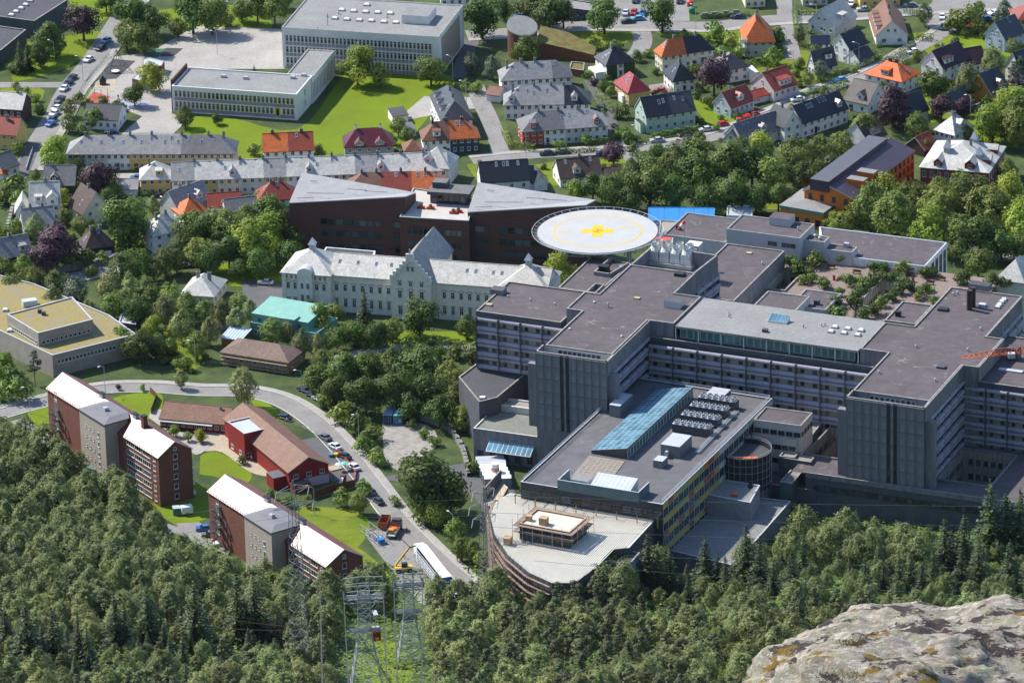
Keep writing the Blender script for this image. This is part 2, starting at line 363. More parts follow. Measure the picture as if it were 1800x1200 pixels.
# roads
MAINR = road([(-30,738),(60,712),(170,686),(260,682),(350,688),(430,690),(495,706),(552,742),(602,792),(652,855),(697,915),(752,970),(822,1032),(850,1070)], 6.4, walk=(-1,), line=3.0)
road([(30,738),(75,768),(120,803),(165,838),(210,875),(260,915),(330,938)], 4.2, dz=.12)
road([(238,-10),(205,45),(165,105),(122,158),(98,205),(70,250),(45,300)], 7.6, walk=(-1,))
road([(-10,150),(60,150),(120,150)], 5, dz=.11)
road([(60,250),(40,300),(20,340)], 4.5, ASPHD, dz=.12)
road([(820,62),(920,55),(1000,45),(1130,45),(1250,46),(1320,38),(1400,32),(1500,26),(1620,16),(1810,6)], 8, walk=(1,))
road([(1125,50),(1130,75),(1115,98),(1080,105)], 6, dz=.11)
road([(1378,-5),(1382,45),(1395,105)], 5, dz=.12)
road([(1690,35),(1640,70),(1600,92),(1535,128),(1480,148),(1430,165),(1390,186),(1330,212),(1262,240),(1190,253),(1100,264),(1000,270),(905,276),(830,284)], 5.4, walk=(1,))
road([(835,150),(845,178),(858,205),(874,245),(882,282)], 5.6, dz=.12)
road([(805,138),(815,110),(830,70)], 5, ASPHD, dz=.12)
road([(1100,264),(1115,290),(1130,310)], 4, dz=.12)
road([(1035,140),(1050,165),(1068,195),(1080,235),(1090,262)], 3.6, ASPHD, dz=.13)
road([(50,505),(140,484),(205,468),(300,448),(420,428),(470,420)], 5.6, walk=(1,))
road([(430,520),(420,560),(380,580)], 4, ASPHD, dz=.12)
road([(215,240),(260,238),(330,242)], 4.5, dz=.12)
road([(1660,420),(1720,445),(1800,455)], 6, dz=.1)
road([(560,640),(640,618),(720,608),(840,612)], 4, YARD, dz=.1, name='footpath')
# ---------------------------------------------------------------- houses
def wallm(n, c): return mat('render '+n, c, .85, .14, .35, sc2=1.2)
WHT = wallm('white', (.82, .81, .79)); CRM = wallm('cream', (.76, .70, .54)); LGR = wallm('light grey', (.6, .6, .6)); MGR = wallm('grey', (.3, .3, .31))
YEL = wallm('yellow', (.68, .47, .15)); OCH = wallm('orange ochre', (.62, .25, .03)); RED = wallm('red', (.42, .07, .035)); PCH = wallm('peach', (.7, .54, .38))
MINT = wallm('mint', (.42, .56, .47)); BLU = wallm('pale blue', (.5, .56, .64)); NAVY = wallm('dark blue', (.05, .06, .09)); BRN = wallm('dark brown', (.07, .04, .03)); PINK = wallm('pinkish white', (.62, .56, .56))
BLKW = wallm('black timber', (.035, .033, .035)); SGRN = wallm('sage', (.48, .5, .42))
S_LT = mat('pale slate', (.50, .49, .455), .5, .18, .25, cells=3.4, sc2=.8, spec=.5)
S_GR = mat('grey slate', (.27, .265, .265), .5, .2, .25, cells=3.4, sc2=.8, spec=.5)
S_MD = mat('mid slate', (.14, .138, .145), .5, .2, .25, cells=3.4, sc2=.8, spec=.5)
S_DK = mat('dark slate', (.05, .05, .06), .4, .2, .25, cells=3.4, sc2=.8, spec=.5)
T_BK = mat('black tile', (.018, .019, .026), .38, .2, .3, cells=2.6, spec=.5)
T_RD = mat('red tile', (.26, .045, .025), .5, .2, .3, cells=2.6, spec=.4)
T_OR = mat('orange tile', (.55, .135, .035), .6, .22, .3, cells=2.6, spec=.3)
T_WI = mat('wine tile', (.11, .016, .024), .35, .2, .3, cells=2.6, spec=.5)
T_BR = mat('brown tile', (.2, .095, .065), .6, .2, .3, cells=2.6)
T_DB = mat('dark brown tile', (.085, .055, .045), .6, .2, .3, cells=2.6)
CHIM = mat('chimney render', (.27, .25, .24), .9, .3, 1.0)
BRICKC = mat('chimney brick', (.12, .06, .045), .9, .3, 2.0)
SKYL = mat('skylight glass', (.10, .13, .18), .15, .2, spec=.6, rnd=.5)
DOORM = mat('painted door', (.12, .05, .03), .6, .2, rnd=.6)
def clipx(poly, x0, keep_gt):
    out = []; n = len(poly)
    for i in range(n):
        a, b = poly[i], poly[(i+1) % n]; ia = (a[0] >= x0-1e-9) if keep_gt else (a[0] <= x0+1e-9); ib = (b[0] >= x0-1e-9) if keep_gt else (b[0] <= x0+1e-9)
        if ia: out.append(a)
        if ia != ib:
            t = (x0-a[0])/(b[0]-a[0]); out.append(a.lerp(b, t))
    return out
RECTS = []; HL = []
def blocked(x, y, m=1.0):
    for rx, ry, ca, sa, L, D in RECTS:
        dx, dy = x-rx, y-ry; u, v = dx*ca+dy*sa, -dx*sa+dy*ca
        if -m < u < L+m and -m < v < D+m: return True
    for px, py, hw in ROADPTS:
        if (x-px)**2+(y-py)**2 < (hw+m*.8)**2: return True
    return False
class House:
    def __init__(s, label, p1, p2, p3, h, rh, roof='gx', wall=WHT, rc=S_GR, segs=None, name='house', cat='house', group='houses on the slope beyond the hospital', over=.45, dz=0, inset=1.0, base=None):
        def at(p):
            w = W(p[0], p[1], h+dz); return w
        a, b = at(p1), at(p2); d = (b-a); d.z = 0; L = d.length; ang = math.atan2(d.y, d.x); nrm = Vector((-math.sin(ang), math.cos(ang), 0))
        if isinstance(p3, (int, float)): D = p3
        else:
            c = at(p3); D = max(abs((c-a).dot(nrm)), abs((c-b).dot(nrm))) if False else abs((c-a).dot(nrm))
        s.L, s.D, s.h, s.rh, s.roof, s.over = L, D, h, rh, roof, over; s.inset = inset
        g = dz
        s.root = thing(name, label, cat, (a.x, a.y, g), ang, group)
        RECTS.append((a.x, a.y, math.cos(ang), math.sin(ang), L, D))
        HL.append((a+d*.5+nrm*(D/2), label)); s.segs = segs or [(0, 1, wall, rc)]
        for x0, x1, wm, rm in s.segs:
            s.wall(x0*L, x1*L, wm); s.roofpart(x0*L, x1*L, rm)
    def faces(s):
        L, D, h, rh, ov = s.L, s.D, s.h, s.rh, s.over; V = Vector
        if s.roof == 'gx':
            sl = rh/(D/2); z0 = h-sl*ov; g = .25
            return [[V((-g,-ov,z0)),V((L+g,-ov,z0)),V((L+g,D/2,h+rh)),V((-g,D/2,h+rh))], [V((L+g,D+ov,z0)),V((-g,D+ov,z0)),V((-g,D/2,h+rh)),V((L+g,D/2,h+rh))]]
        if s.roof == 'gy':
            sl = rh/(L/2); z0 = h-sl*ov; g = .3
            return [[V((-ov,D+g,z0)),V((-ov,-g,z0)),V((L/2,-g,h+rh)),V((L/2,D+g,h+rh))], [V((L+ov,-g,z0)),V((L+ov,D+g,z0)),V((L/2,D+g,h+rh)),V((L/2,-g,h+rh))]]
        if s.roof == 'shed':
            return [[V((-.2,-ov,h)),V((L+.2,-ov,h)),V((L+.2,D+ov,h+rh)),V((-.2,D+ov,h+rh))]]
        # hip
        if L >= D:
            i = min(D/2*s.inset, L/2-.02); sl = rh/(D/2); z0 = h-sl*ov; oe = ov*i/(D/2)
            A,B,C_,E = V((-oe,-ov,z0)),V((L+oe,-ov,z0)),V((L+oe,D+ov,z0)),V((-oe,D+ov,z0)); P,Q = V((i,D/2,h+rh)),V((L-i,D/2,h+rh))
            return [[A,B,Q,P],[B,C_,Q],[C_,E,P,Q],[E,A,P]]
        i = min(L/2*s.inset, D/2-.02); sl = rh/(L/2); z0 = h-sl*ov; oe = ov*i/(L/2)
        A,B,C_,E = V((-ov,-oe,z0)),V((L+ov,-oe,z0)),V((L+ov,D+oe,z0)),V((-ov,D+oe,z0)); P,Q = V((L/2,i,h+rh)),V((L/2,D-i,h+rh))
        return [[A,B,P],[B,C_,Q,P],[C_,E,Q],[E,A,P,Q]]
    def rz(s, x, y):
        L, D, h, rh = s.L, s.D, s.h, s.rh
        if s.roof == 'gx': return h+rh*(1-abs(y-D/2)/(D/2))
        if s.roof == 'gy': return h+rh*(1-abs(x-L/2)/(L/2))
        if s.roof == 'shed': return h+rh*y/D
        m = min(L, D)/2; i = m*s.inset
        if L >= D: return h+rh*min(min(y, D-y)/m, min(x, L-x)/i, 1)
        return h+rh*min(min(x, L-x)/m, min(y, D-y)/i, 1)
    def wall(s, x0, x1, wm):
        L, D, h, rh = s.L, s.D, s.h, s.rh; b = MB(); e = .02 if x0 > 0 else 0
        b.prism([(x0+e, 0), (x1, 0), (x1, D), (x0+e, D)], -1.5, h, wm)
        if s.roof == 'gx':
            t = rh-.12
            for x in ([0] if x0 == 0 else [])+([L] if x1 >= L-1e-6 else []):
                b.add([(x,0,h),(x,D,h),(x,D/2,h+t)], [(0,1,2) if x > 0 else (0,2,1)], wm)
        if s.roof == 'gy':
            t = rh-.12
            for y in (0, D): b.add([(0,y,h),(L,y,h),(L/2,y,h+t)], [(0,1,2) if y == 0 else (0,2,1)], wm)
        part('wall', b, s.root)
    def roofpart(s, x0, x1, rm):
        b = MB(); t = .22
        for f in s.faces():
            if x0 > 0: f = clipx(f, x0, True)
            if x1 < s.L-1e-6 and f: f = clipx(f, x1, False)
            if len(f) < 3: continue
            f = [Vector(p) for p in f]; b.add(f, [tuple(range(len(f)))], rm)
            n = len(f)
            for i in range(n):
                p, q = f[i], f[(i+1) % n]
                if max(p.z, q.z) < s.h+s.rh-.3 or abs(p.z-q.z) > .5:
                    b.add([p, q, q-Vector((0,0,t)), p-Vector((0,0,t))], [(0,3,2,1)], FRAME if s.roof in ('gx','gy') and abs(p.z-q.z) > .5 else rm)
        if s.roof in ('gx',):
            b.box(max(x0, -.2), s.D/2-.12, s.h+s.rh-.06, min(x1, s.L+.2), s.D/2+.12, s.h+s.rh+.07, rm)
        part('roof', b, s.root)
    def wins(s, rows, nf=0, nl=0, nr=0, w=1.05, hh=1.25, frame=None, skip=(), **k):
        L, D = s.L, s.D
        for z in rows:
            if nf: windows(s.root, (0, 0), (L, 0), z, nf, w, hh, skip, frame=frame, **k)
            if nl: windows(s.root, (0, D), (0, 0), z, nl, w, hh, frame=frame, **k)
            if nr: windows(s.root, (L, 0), (L, D), z, nr, w, hh, frame=frame, **k)
        return s
    def gwin(s, w=.9, hh=1.0, n=1):
        h, rh, L, D = s.h, s.rh, s.L, s.D; z = h+rh*.18
        if s.roof == 'gx':
            windows(s.root, (0, D*.72), (0, D*.28), z, n, w, hh); windows(s.root, (L, D*.28), (L, D*.72), z, n, w, hh)
        else: windows(s.root, (L*.28, 0), (L*.72, 0), z, n, w, hh)
        return s
    def chim(s, *fs, w=.7, up=.9, m=None):
        for fx, fy in fs:
            x, y = fx*s.L, fy*s.D; z = s.rz(x, y); b = MB(); m_ = m or CHIM; top = max(z+up, s.h+s.rh+up*.8)
            b.box(x-w/2, y-w*.4, z-.6, x+w/2, y+w*.4, top, m_); b.box(x-w/2-.08, y-w*.4-.08, top, x+w/2+.08, y+w*.4+.08, top+.14, CONC); b.box(x-w/4, y-w*.2, top+.14, x+w/4, y+w*.2, top+.34, BLACK)
            part('chimney', b, s.root)
        return s
    def sky(s, *fs, w=.75, hh=1.1, m=None):
        for fx, fy in fs:
            x, y = fx*s.L, fy*s.D; b = MB()
            along = s.roof == 'gy' or (s.roof == 'hip' and (s.D > s.L or min(x, s.L-x)*1.0 < min(y, s.D-y)))
            a, c = (hh/2, w/2) if along else (w/2, hh/2)
            P = [Vector((x+i*a, y+j*c, s.rz(x+i*a, y+j*c))) for i, j in ((-1,-1),(1,-1),(1,1),(-1,1))]
            up = Vector((0,0,.12)); b.add([p-up for p in P]+[p+up for p in P], [(0,1,5,4),(1,2,6,5),(2,3,7,6),(3,0,4,7)], DGREY); c0 = sum(P, Vector())/4
            b.add([p+up for p in P]+[c0+(p-c0)*.84+up for p in P], [(0,1,5,4),(1,2,6,5),(2,3,7,6),(3,0,4,7)], LMET)
            b.add([c0+(p-c0)*.84+up for p in P], [(0,1,2,3)], m or SKYL); part('skylight', b, s.root)
        return s
    def dorm(s, f, side='f', w=2.0, yf=.5, up=1.55, kind='gable', wm=None, rm=None, nw=1):
        L, D, h, rh = s.L, s.D, s.h, s.rh
        if side == 'f': loc, rz, half = (f*L, 0, h), 0, D/2
        elif side == 'l': loc, rz, half = (0, f*D, h), -math.pi/2, L/2
        else: loc, rz, half = (L, f*D, h), math.pi/2, L/2
        sl = rh/half; z0 = sl*yf; zt = z0+up; yb = min(zt/sl, half); b = MB(); wm = wm or s.segs[0][2]; rm = rm or s.segs[0][3]
        b.prism([(-w/2, yf), (w/2, yf), (w/2, yb), (-w/2, yb)], [z0-.2, z0-.2, sl*yb-.3, sl*yb-.3], zt, wm)
        o = link('dormer', None, s.root, loc, rz)
        if kind == 'gable':
            r = w*.42; yr = min((zt+r)/sl, half+.3)
            b.add([(-w/2, yf, zt), (w/2, yf, zt), (0, yf, zt+r)], [(0, 1, 2)], wm)
            q = MB(); e = .22; q.add([(-w/2-e, yf-e, zt-e*.8), (0, yf-e, zt+r+.06), (0, yr, zt+r+.06), (-w/2-e, yb, zt-e*.8), (w/2+e, yf-e, zt-e*.8), (w/2+e, yb, zt-e*.8)], [(0, 1, 2, 3), (1, 4, 5, 2)], rm)
            q.add([(-w/2-e, yf-e, zt-e*.8), (0, yf-e, zt+r+.06), (w/2+e, yf-e, zt-e*.8), (-w/2-e, yf-e, zt-e*.8-.2), (0, yf-e, zt+r-.14), (w/2+e, yf-e, zt-e*.8-.2)], [(0, 3, 4, 1), (1, 4, 5, 2)], FRAME)
        else:
            q = MB(); q.prism([(-w/2-.2, yf-.25), (w/2+.2, yf-.25), (w/2+.2, yb+.4), (-w/2-.2, yb+.4)], [zt+.003, zt+.003, zt+.2, zt+.2], [zt+.16, zt+.16, zt+.36, zt+.36], rm)
        bpy.data.objects.remove(o); o = part('dormer', b, s.root, loc=loc, rz=rz); part('dormer_roof', q, o)
        for i in range(nw): link('window', window_mesh(min(1.0, w/nw*.7), 1.0), o, ((i+.5)/nw*w-w/2, yf, z0+.35), 0)
        return s
    def door(s, fx, w=1.0, hh=2.1, z=.1, m=None):
        b = MB(); b.box(-w/2, -.08, 0, w/2, -.003, hh, m or DOORM); b.box(-w/2-.12, -.1, hh, w/2+.12, -.003, hh+.12, FRAME); b.box(-w*.3, -.095, hh*.55, w*.3, -.085, hh*.9, GLASS)
        part('door', b, s.root, loc=(fx*s.L, 0, z)); return s
    def box(s, name, x0, y0, z0, x1, y1, z1, m, top=None):
        b = MB(); b.box(x0*s.L, y0*s.D, z0, x1*s.L, y1*s.D, z1, m, top); part(name, b, s.root); return s
    def canopy(s, fx, z=2.3, w=1.8, m=None):
        b = MB(); x = fx*s.L; b.prism([(x-w/2, -1.2), (x+w/2, -1.2), (x+w/2, -.002), (x-w/2, -.002)], [z, z, z+.3, z+.3], [z+.14, z+.14, z+.48, z+.48], m or DGREY, bottom=True); part('canopy', b, s.root); return s
    def fence_balcony(s, fx, z, w=2.4, d=1.2, side='f'):
        b = MB(); x = fx*s.L; b.box(x-w/2, -d, z, x+w/2, -.003, z+.15, WHITE)
        for (x0, y0, x1, y1) in ((x-w/2, -d, x+w/2, -d+.06), (x-w/2, -d+.06, x-w/2+.06, -.01), (x+w/2-.06, -d+.06, x+w/2, -.01)): b.box(x0, y0, z+.15, x1, y1, z+1.05, WHITE)
        part('balcony', b, s.root); return s
# ---------------------------------------------------------------- the houses, each traced from its eaves
UP, LO = 3.15, .7
def two(h): return [max(.6, h-4.55), h-1.85]
GR = 'houses on the slope beyond the hospital'
H = House('cream semi-detached house, roof half orange half black, behind the small forecourt with the purple tree', (1164,97), (1254,84), (1146,87), 5.4, 3.8, 'hip', segs=[(0,.47,CRM,T_OR),(.47,1,CRM,T_BK)])
H.wins(two(5.4), 7, 3).chim((.3,.5),(.72,.5)).sky((.1,.35),(.14,.45)).door(.62).canopy(.8)
H = House('ivy-grown white house with a black hipped roof and white terrace', (1066,113), (1115,105), (1048,98), 5, 3.8, 'hip', WHT, T_BK); H.wins(two(5), 3, 2).chim((.4,.5)).sky((.12,.5),(.2,.4)).door(.5).box('terrace',-.35,.1,0,-.01,.8,2.4,WHT)
IVY = mat('ivy', (.05,.085,.025), .8, .5, 1.5, sc2=5)
H.box('ivy', .0, -.05, 0, .36, -.006, 4.6, IVY); H.box('ivy', .62, -.05, 0, 1.0, -.006, 4.2, IVY)
H = House('yellow house with a bright red hipped roof and two skylights', (1105,161), (1141,155), (1081,143), 4.9, 3.8, 'hip', mat('amber render', (.6,.40,.16), .8, .15), mat('bright red tile', (.33,.03,.025), .36, .2, .3, cells=2.6, spec=.5)); H.wins(two(4.9), 0, 4).sky((.22,.4),(.3,.5),(.6,.3)).box('porch', -.12, .3, .2, -.01, .6, 2.6, WHT)
H = House('square white house with a black pyramid roof beside the purple tree', (1184,140), (1222,135), (1162,124), 4.6, 4, 'hip', WHT, T_BK); H.wins(two(4.6), 3, 3, cross=True).chim((.5,.45)).sky((.2,.4),(.62,.3)).door(.5)
H = House('white house with a black roof half hidden behind the purple tree', (1273,122), (1316,114), (1256,105), 4.8, 3.4, 'hip', WHT, S_DK); H.wins(two(4.8), 3, 2).chim((.3,.5))
House('low white annex stepping right of the house behind the purple tree', (1317,128), (1332,126), 5, 2.6, .2, 'shed', WHT, LGR)
H = House('long mint green house with a black gabled roof', (1136,204), (1222,191), (1119,187), 5.6, 4.4, 'gx', segs=[(0,.52,MINT,T_BK),(.52,1,MINT,S_DK)]); H.wins(two(5.6), 6, 2).sky((.33,.3),(.42,.32),(.65,.35),(.82,.3)).gwin().chim((.75,.5)).box('bay', -.1, .1, 0, -.012, .62, 3.0, MINT, T_BK)
H = House('pale blue cottage with a red gabled roof and one dormer', (1284,188), (1325,173), (1256,178), 3.6, 3.8, 'gx', BLU, T_RD); H.wins([1.2], 5, 2).gwin().dorm(.5, w=2.4, nw=1).chim((.35,.5)).sky((.75,.5),(.88,.5))
H = House('row house with a red end and white middle under dark slate', (919,230), (1068,219), (909,209), 5, 3.8, 'hip', segs=[(0,.25,RED,S_MD),(.25,.5,WHT,S_MD),(.5,.78,LGR,S_GR),(.78,1,WHT,S_GR)]); H.wins(two(5), 12, 2).chim((.22,.5),(.45,.5),(.68,.5)).dorm(.88, w=1.7).dorm(.13, w=1.6, kind='shed').sky((.2,.4),(.48,.3),(.57,.35),(.78,.4)).door(.05).door(.29).door(.7)
H = House('white row house with pale slate roof and a black right end', (887,183), (1037,180), 9.5, 5, 4, 'hip', segs=[(0,.7,WHT,S_GR),(.7,1,WHT,T_BK)]); H.wins(two(5), 12).chim((.1,.5),(.35,.5),(.55,.5),(.7,.5)).dorm(.08, w=1.7).dorm(.82, w=1.7).sky((.27,.35),(.34,.3),(.5,.35)).door(.9)
H = House('white row house with pale slate roof below the turf roof building', (882,140), (1005,133), 9, 5.2, 3.8, 'hip', segs=[(0,.73,WHT,S_GR),(.73,1,LGR,S_MD)]); H.wins(two(5.2), 10).chim((.1,.5),(.3,.5),(.5,.5)).sky((.38,.35),(.6,.35),(.78,.4))
H = House('big cream house with an orange roof and white side balconies', (1309,72), (1361,70), 13, 5.4, 6.2, 'hip', SGRN, T_OR); H.wins(two(5.4), 4, 2).chim((.45,.35),(.5,.6)).sky((.75,.5)); H.fence_balcony(-.06, 2.6); H.fence_balcony(-.05, 5.2)
H = House('pinkish white house with a red roof and a long dormer', (1360,158), (1401,145), (1324,142), 4, 4.2, 'gx', PINK, T_RD); H.wins([1.6], 4, 3).gwin().dorm(.55, w=4.6, yf=.35, up=1.8, kind='shed', nw=3).chim((.2,.5))
House('low red-roofed garage between two lanes', (1321,172), (1352,164), 5, 2.4, 1.2, 'gx', LGR, T_RD)
H = House('white cottage with a brown roof above the helipad', (985,312), (1058,304), 9, 3.2, 4, 'gx', WHT, T_DB); H.wins([.9], 5, 2).dorm(.42, w=2.2).chim((.55,.5)).sky((.2,.4),(.8,.4))
House('small brown-roofed outbuilding in front of the street', (1060,312), (1108,305), 6, 2.3, 1.8, 'gx', WHT, T_DB)
H = House('cream cottage with a steep brown roof facing the road', (1179,271), (1206,279), (1236,272), 2.8, 4, 'gx', CRM, T_DB); H.gwin().sky((.35,.4),(.62,.3),(.7,.3)).wins([.8], 0, 0, 2).chim((.5,.5))
H = House('long white row with a black roof and many skylights', (1410,215), (1490,188), (1384,201), 5, 4.2, 'gx', WHT, T_BK); H.wins(two(5), 7).sky((.25,.35),(.3,.35),(.35,.35),(.52,.4),(.6,.4),(.66,.4)).dorm(.86, w=1.7).chim((.2,.5),(.45,.5),(.75,.5)).door(.3)
H = House('white gabled house end with a black roof joining the long row', (1379,222), (1409,214), 9, 5, 4, 'gy', WHT, T_BK); H.wins(two(5), 2).gwin().chim((.5,.6))
H = House('white house with dark slate roof left of the long row', (1305,246), (1378,223), 8, 3.6, 4, 'gx', LGR, S_MD); H.wins([1.2], 4).dorm(.55, w=2).sky((.2,.45),(.3,.45)).chim((.1,.5),(.5,.5))
H = House('small cream gabled house at the edge of the wood', (1269,246), (1300,250), 8, 2.8, 3.2, 'gy', CRM, S_MD); H.gwin().wins([.7], 2)
H = House('light grey gabled house with pale slate roof by the crossroads', (1421,36), (1468,46), 12, 3.6, 5, 'gy', LGR, S_LT); H.wins([1.1], 3).gwin(n=2).door(.6, m=WHITE).dorm(.5, 'r', w=3, kind='shed')
H = House('tall white house with a brown roof and four stepped dormers', (1540,62), (1595,60), 21, 3.4, 4.6, 'gy', WHT, T_BR); H.wins([.9], 2, w=1.4).gwin(n=2).chim((.5,.3),(.55,.65))
for f in (.2, .38, .56, .74): H.dorm(f, 'l', w=2.4, yf=.5, kind='shed')
H = House('white house with a black gabled roof and side wing', (1492,84), (1524,73), (1461,75), 5.4, 3.6, 'gx', WHT, T_BK); H.wins(two(5.4), 3, 2, cross=True).gwin().chim((.25,.5)).sky((.6,.5)).door(.15)
House('low side wing with black roof beside the white gabled house', (1511,107), (1537,98), 6, 2.2, 2.6, 'gx', WHT, T_BK)
House('white garage with dark solar panels on its roof', (1426,76), (1459,75), 5, 2.3, 1.5, 'gx', WHT, mat('solar panel', (.015,.02,.05), .2, .2, spec=.6)).wins([.6], 3)
H = House('white gabled cottage with a black roof and dark spruce in front', (1432,117), (1470,108), (1404,115), 2.9, 4.4, 'gx', WHT, T_BK); H.gwin().wins([.7], 2, 2).dorm(.7, w=2.4, kind='shed')
H = House('white house with a bright orange hipped roof and one dormer', (1521,128), (1585,142), (1615,126), 4.8, 3.6, 'hip', WHT, mat('vivid orange tile', (.66,.13,.025), .6, .2, .3, cells=2.6)); H.wins(two(4.8), 4, 0, 3, frame=LGR).dorm(.5, w=2.6, kind='shed', nw=2, wm=CRM).chim((.45,.5),(.62,.5),w=.9,m=BRICKC).sky((.8,.4),(.9,.6))
H = House('white house with grey-brown roof and a gabled dormer beside the copper beech', (1484,173), (1526,182), (1551,161), 3.6, 4.8, 'gx', WHT, mat('grey brown tile', (.11,.09,.085), .6, .2, .3, cells=2.6)); H.wins([.9], 2, 0, 3).gwin().dorm(.62, w=2.4).sky((.55,.6)).door(.3)
H = House('long white house with a wine-black roof, balcony and wing', (1657,119), (1703,101), (1620,108), 5, 4.4, 'gx', WHT, mat('wine black tile', (.05,.022,.03), .45, .2, .3, cells=2.6)); H.wins(two(5), 4, 2).gwin().dorm(.3, w=4, kind='shed', nw=2).chim((.4,.5),(.75,.5)).fence_balcony(.6, 2.6, 4)
H = House('white wing with wine-black roof right of the balcony house', (1703,112), (1734,107), 8, 3.4, 3.6, 'gx', WHT, MATS['wine black tile']); H.wins([.9], 3)
H = House('pale blue-white gabled house with a black roof near the junction', (1766,68), (1800,54), (1731,59), 4.5, 4.6, 'gx', BLU, S_DK); H.wins(two(4.5), 3, 2, cross=True).gwin(n=2).chim((.3,.5)).sky((.6,.4))
H = House('ochre orange house with a black gabled roof and dormer', (1742,164), (1773,151), (1707,150), 4.2, 5.2, 'gx', OCH, T_BK); H.wins(two(4.2), 2, 2).gwin(n=1).dorm(.62, w=2).chim((.4,.5))
H = House('low black-roofed house left of the ochre orange house', (1674,188), (1705,175), (1655,180), 2.8, 3.6, 'gx', LGR, T_BK); H.gwin().sky((.7,.5)).chim((.5,.5))
H = House('dark-roofed house hidden among garden trees with white dormer windows', (1524,246), (1558,233), 9, 3.4, 4.4, 'gx', LGR, T_DB); H.dorm(.55, w=4, kind='shed', nw=4).chim((.2,.5))
H = House('red-tiled low roof peeping out behind the tall poplars', (1625,262), (1648,252), 7, 2.6, 3, 'gx', BRN, T_RD); H.sky((.4,.5))
H = House('black-roofed house between the copper beech and poplars', (1595,200), (1632,190), 8, 3, 4.5, 'gx', LGR, T_BK); H.chim((.3,.5))
H = House('white villa with a pale slate hipped roof above the red brick building', (1643,226), (1678,235), (1713,220), 5, 3.8, 'hip', WHT, S_LT); H.wins(two(5), 4, 0, 3).dorm(.5, 'r', w=2.4).sky((.4,.4)).chim((.5,.5))
H = House('white gabled house cut off by the right edge', (1793,121), (1832,108), (1768,112), 5, 4.5, 'gx', WHT, T_BK); H.wins(two(5), 2, 2).gwin()
H = House('yellow house at the top right edge', (1790,34), (1840,30), 10, 6.5, 3, 'hip', YEL, T_RD); H.wins(two(6.5), 3, 2)
H = House('beige house cut by the top edge behind a hedge', (1411,-16), (1455,-18), 10, 5.2, 3, 'hip', SGRN, T_BR); H.wins(two(5.2), 3)
H = House('yellow house cut by the top edge beside the brown roof', (1512,-14), (1582,-17), 10, 5.2, 3, 'hip', YEL, T_BR); H.wins(two(5.2), 4)
H = House('white house behind the grey school at the top edge', (774,-16), (828,-18), 10, 5.4, 3, 'hip', WHT, S_GR); H.wins(two(5.4), 4)
H = House('cream house cut by the top edge above the orange roof', (1310,-12), (1345,-14), 9, 5, 3, 'hip', CRM, T_RD); H.wins(two(5), 3)
H = House('long white house with black hipped roof and white balconies on the lawn side', (777,211), (830,207), (757,165), 6, 4.2, 'hip', WHT, S_DK); H.wins(two(6), 3, 6).sky((.2,.35),(.22,.6),(.3,.2)).dorm(.3,'l',w=1.6,kind='shed').dorm(.55,'l',w=1.6,kind='shed').dorm(.8,'l',w=1.6,kind='shed').chim((.5,.35),(.5,.6))
for f in (.25, .45, .65):
    b = MB()
    for z in (0, 2.9): b.box(-1.2, f*H.D-1.4, z+.2, -.004, f*H.D+1.4, z+.35, WHITE); b.box(-1.25, f*H.D-1.4, z+.35, -1.2, f*H.D+1.4, z+1.25, WHITE)
    part('balcony', b, H.root)
H = House('semi-detached house, brown roof on white and orange roof on dark blue', (744,245), (842,239), (738,229), 5, 4, 'hip', segs=[(0,.48,WHT,T_BR),(.48,1,NAVY,T_OR)]); H.wins(two(5), 8, 2).chim((.2,.5),(.43,.5),(.72,.5),m=BRICKC).sky((.62,.4),(.7,.4),(.84,.4)).dorm(.25, w=2.2, kind='shed').door(.38)
H = House('grey house with a glossy wine red hipped roof', (606,257), (692,253), 9, 4.8, 3.8, 'hip', MGR, T_WI, inset=.8); H.wins([2.7], 5).wins([.6], 4).chim((.25,.5),(.75,.5), m=WHITE).dorm(.3, w=2.6, yf=-.2, up=1.0).dorm(.72, w=2.6, yf=-.2, up=1.0)
H = House('white gabled house, roof half orange half red, below the lawn', (463,265), (551,261), 9, 4.6, 3.8, 'gx', segs=[(0,.5,WHT,T_OR),(.5,1,WHT,T_RD)]); H.wins(two(4.6), 6).chim((.2,.5),(.78,.5),w=.9,m=BRICKC).sky((.68,.4)).gwin()
House('white flat-roofed garage on the edge of the lawn', (690,204), (717,201), 6, 2.6, .3, 'shed', WHT, DARKR)
House('grey shed beside the semi-detached house', (706,229), (731,226), 5, 2.4, .25, 'shed', LGR, S_MD).wins([.8], 2)
House('small brown-tiled garage behind the slate row', (712,264), (741,262), 6, 1.8, 2, 'hip', CRM, T_BR)
House('timber garage with brown roof at the end of the lane', (855,164), (878,167), 6, 2.6, 1.6, 'gx', LGR, T_BR)
ROWG = 'slate-roofed terraces below the school lawn'
H = House('upper terrace, white to peach, with a mottled slate roof', (118,269), (412,268), 10, 5.4, 3.8, 'hip', segs=[(0,.24,LGR,S_GR),(.24,.37,WHT,S_GR),(.37,.54,YEL,S_GR),(.54,.68,mat('apricot render',(.6,.45,.25),.85,.15),S_GR),(.68,.84,PCH,S_MD),(.84,1,PCH,S_MD)], cat='terrace', name='terraced_house', group=ROWG)
H.wins(two(5.4), 26).chim(*[(f,.5) for f in (.1,.24,.37,.5,.68,.84,.93)]).sky(*[(f,.3+.1*(i%2)) for i,f in enumerate((.08,.14,.2,.27,.33,.4,.44,.5,.58,.62,.66,.72,.8,.87,.94))])
for f in (.3,.41,.62): H.door(f)
TS = [WHT, YEL, CRM, LGR, YEL, WHT, CRM, PCH, WHT, YEL, LGR, CRM]
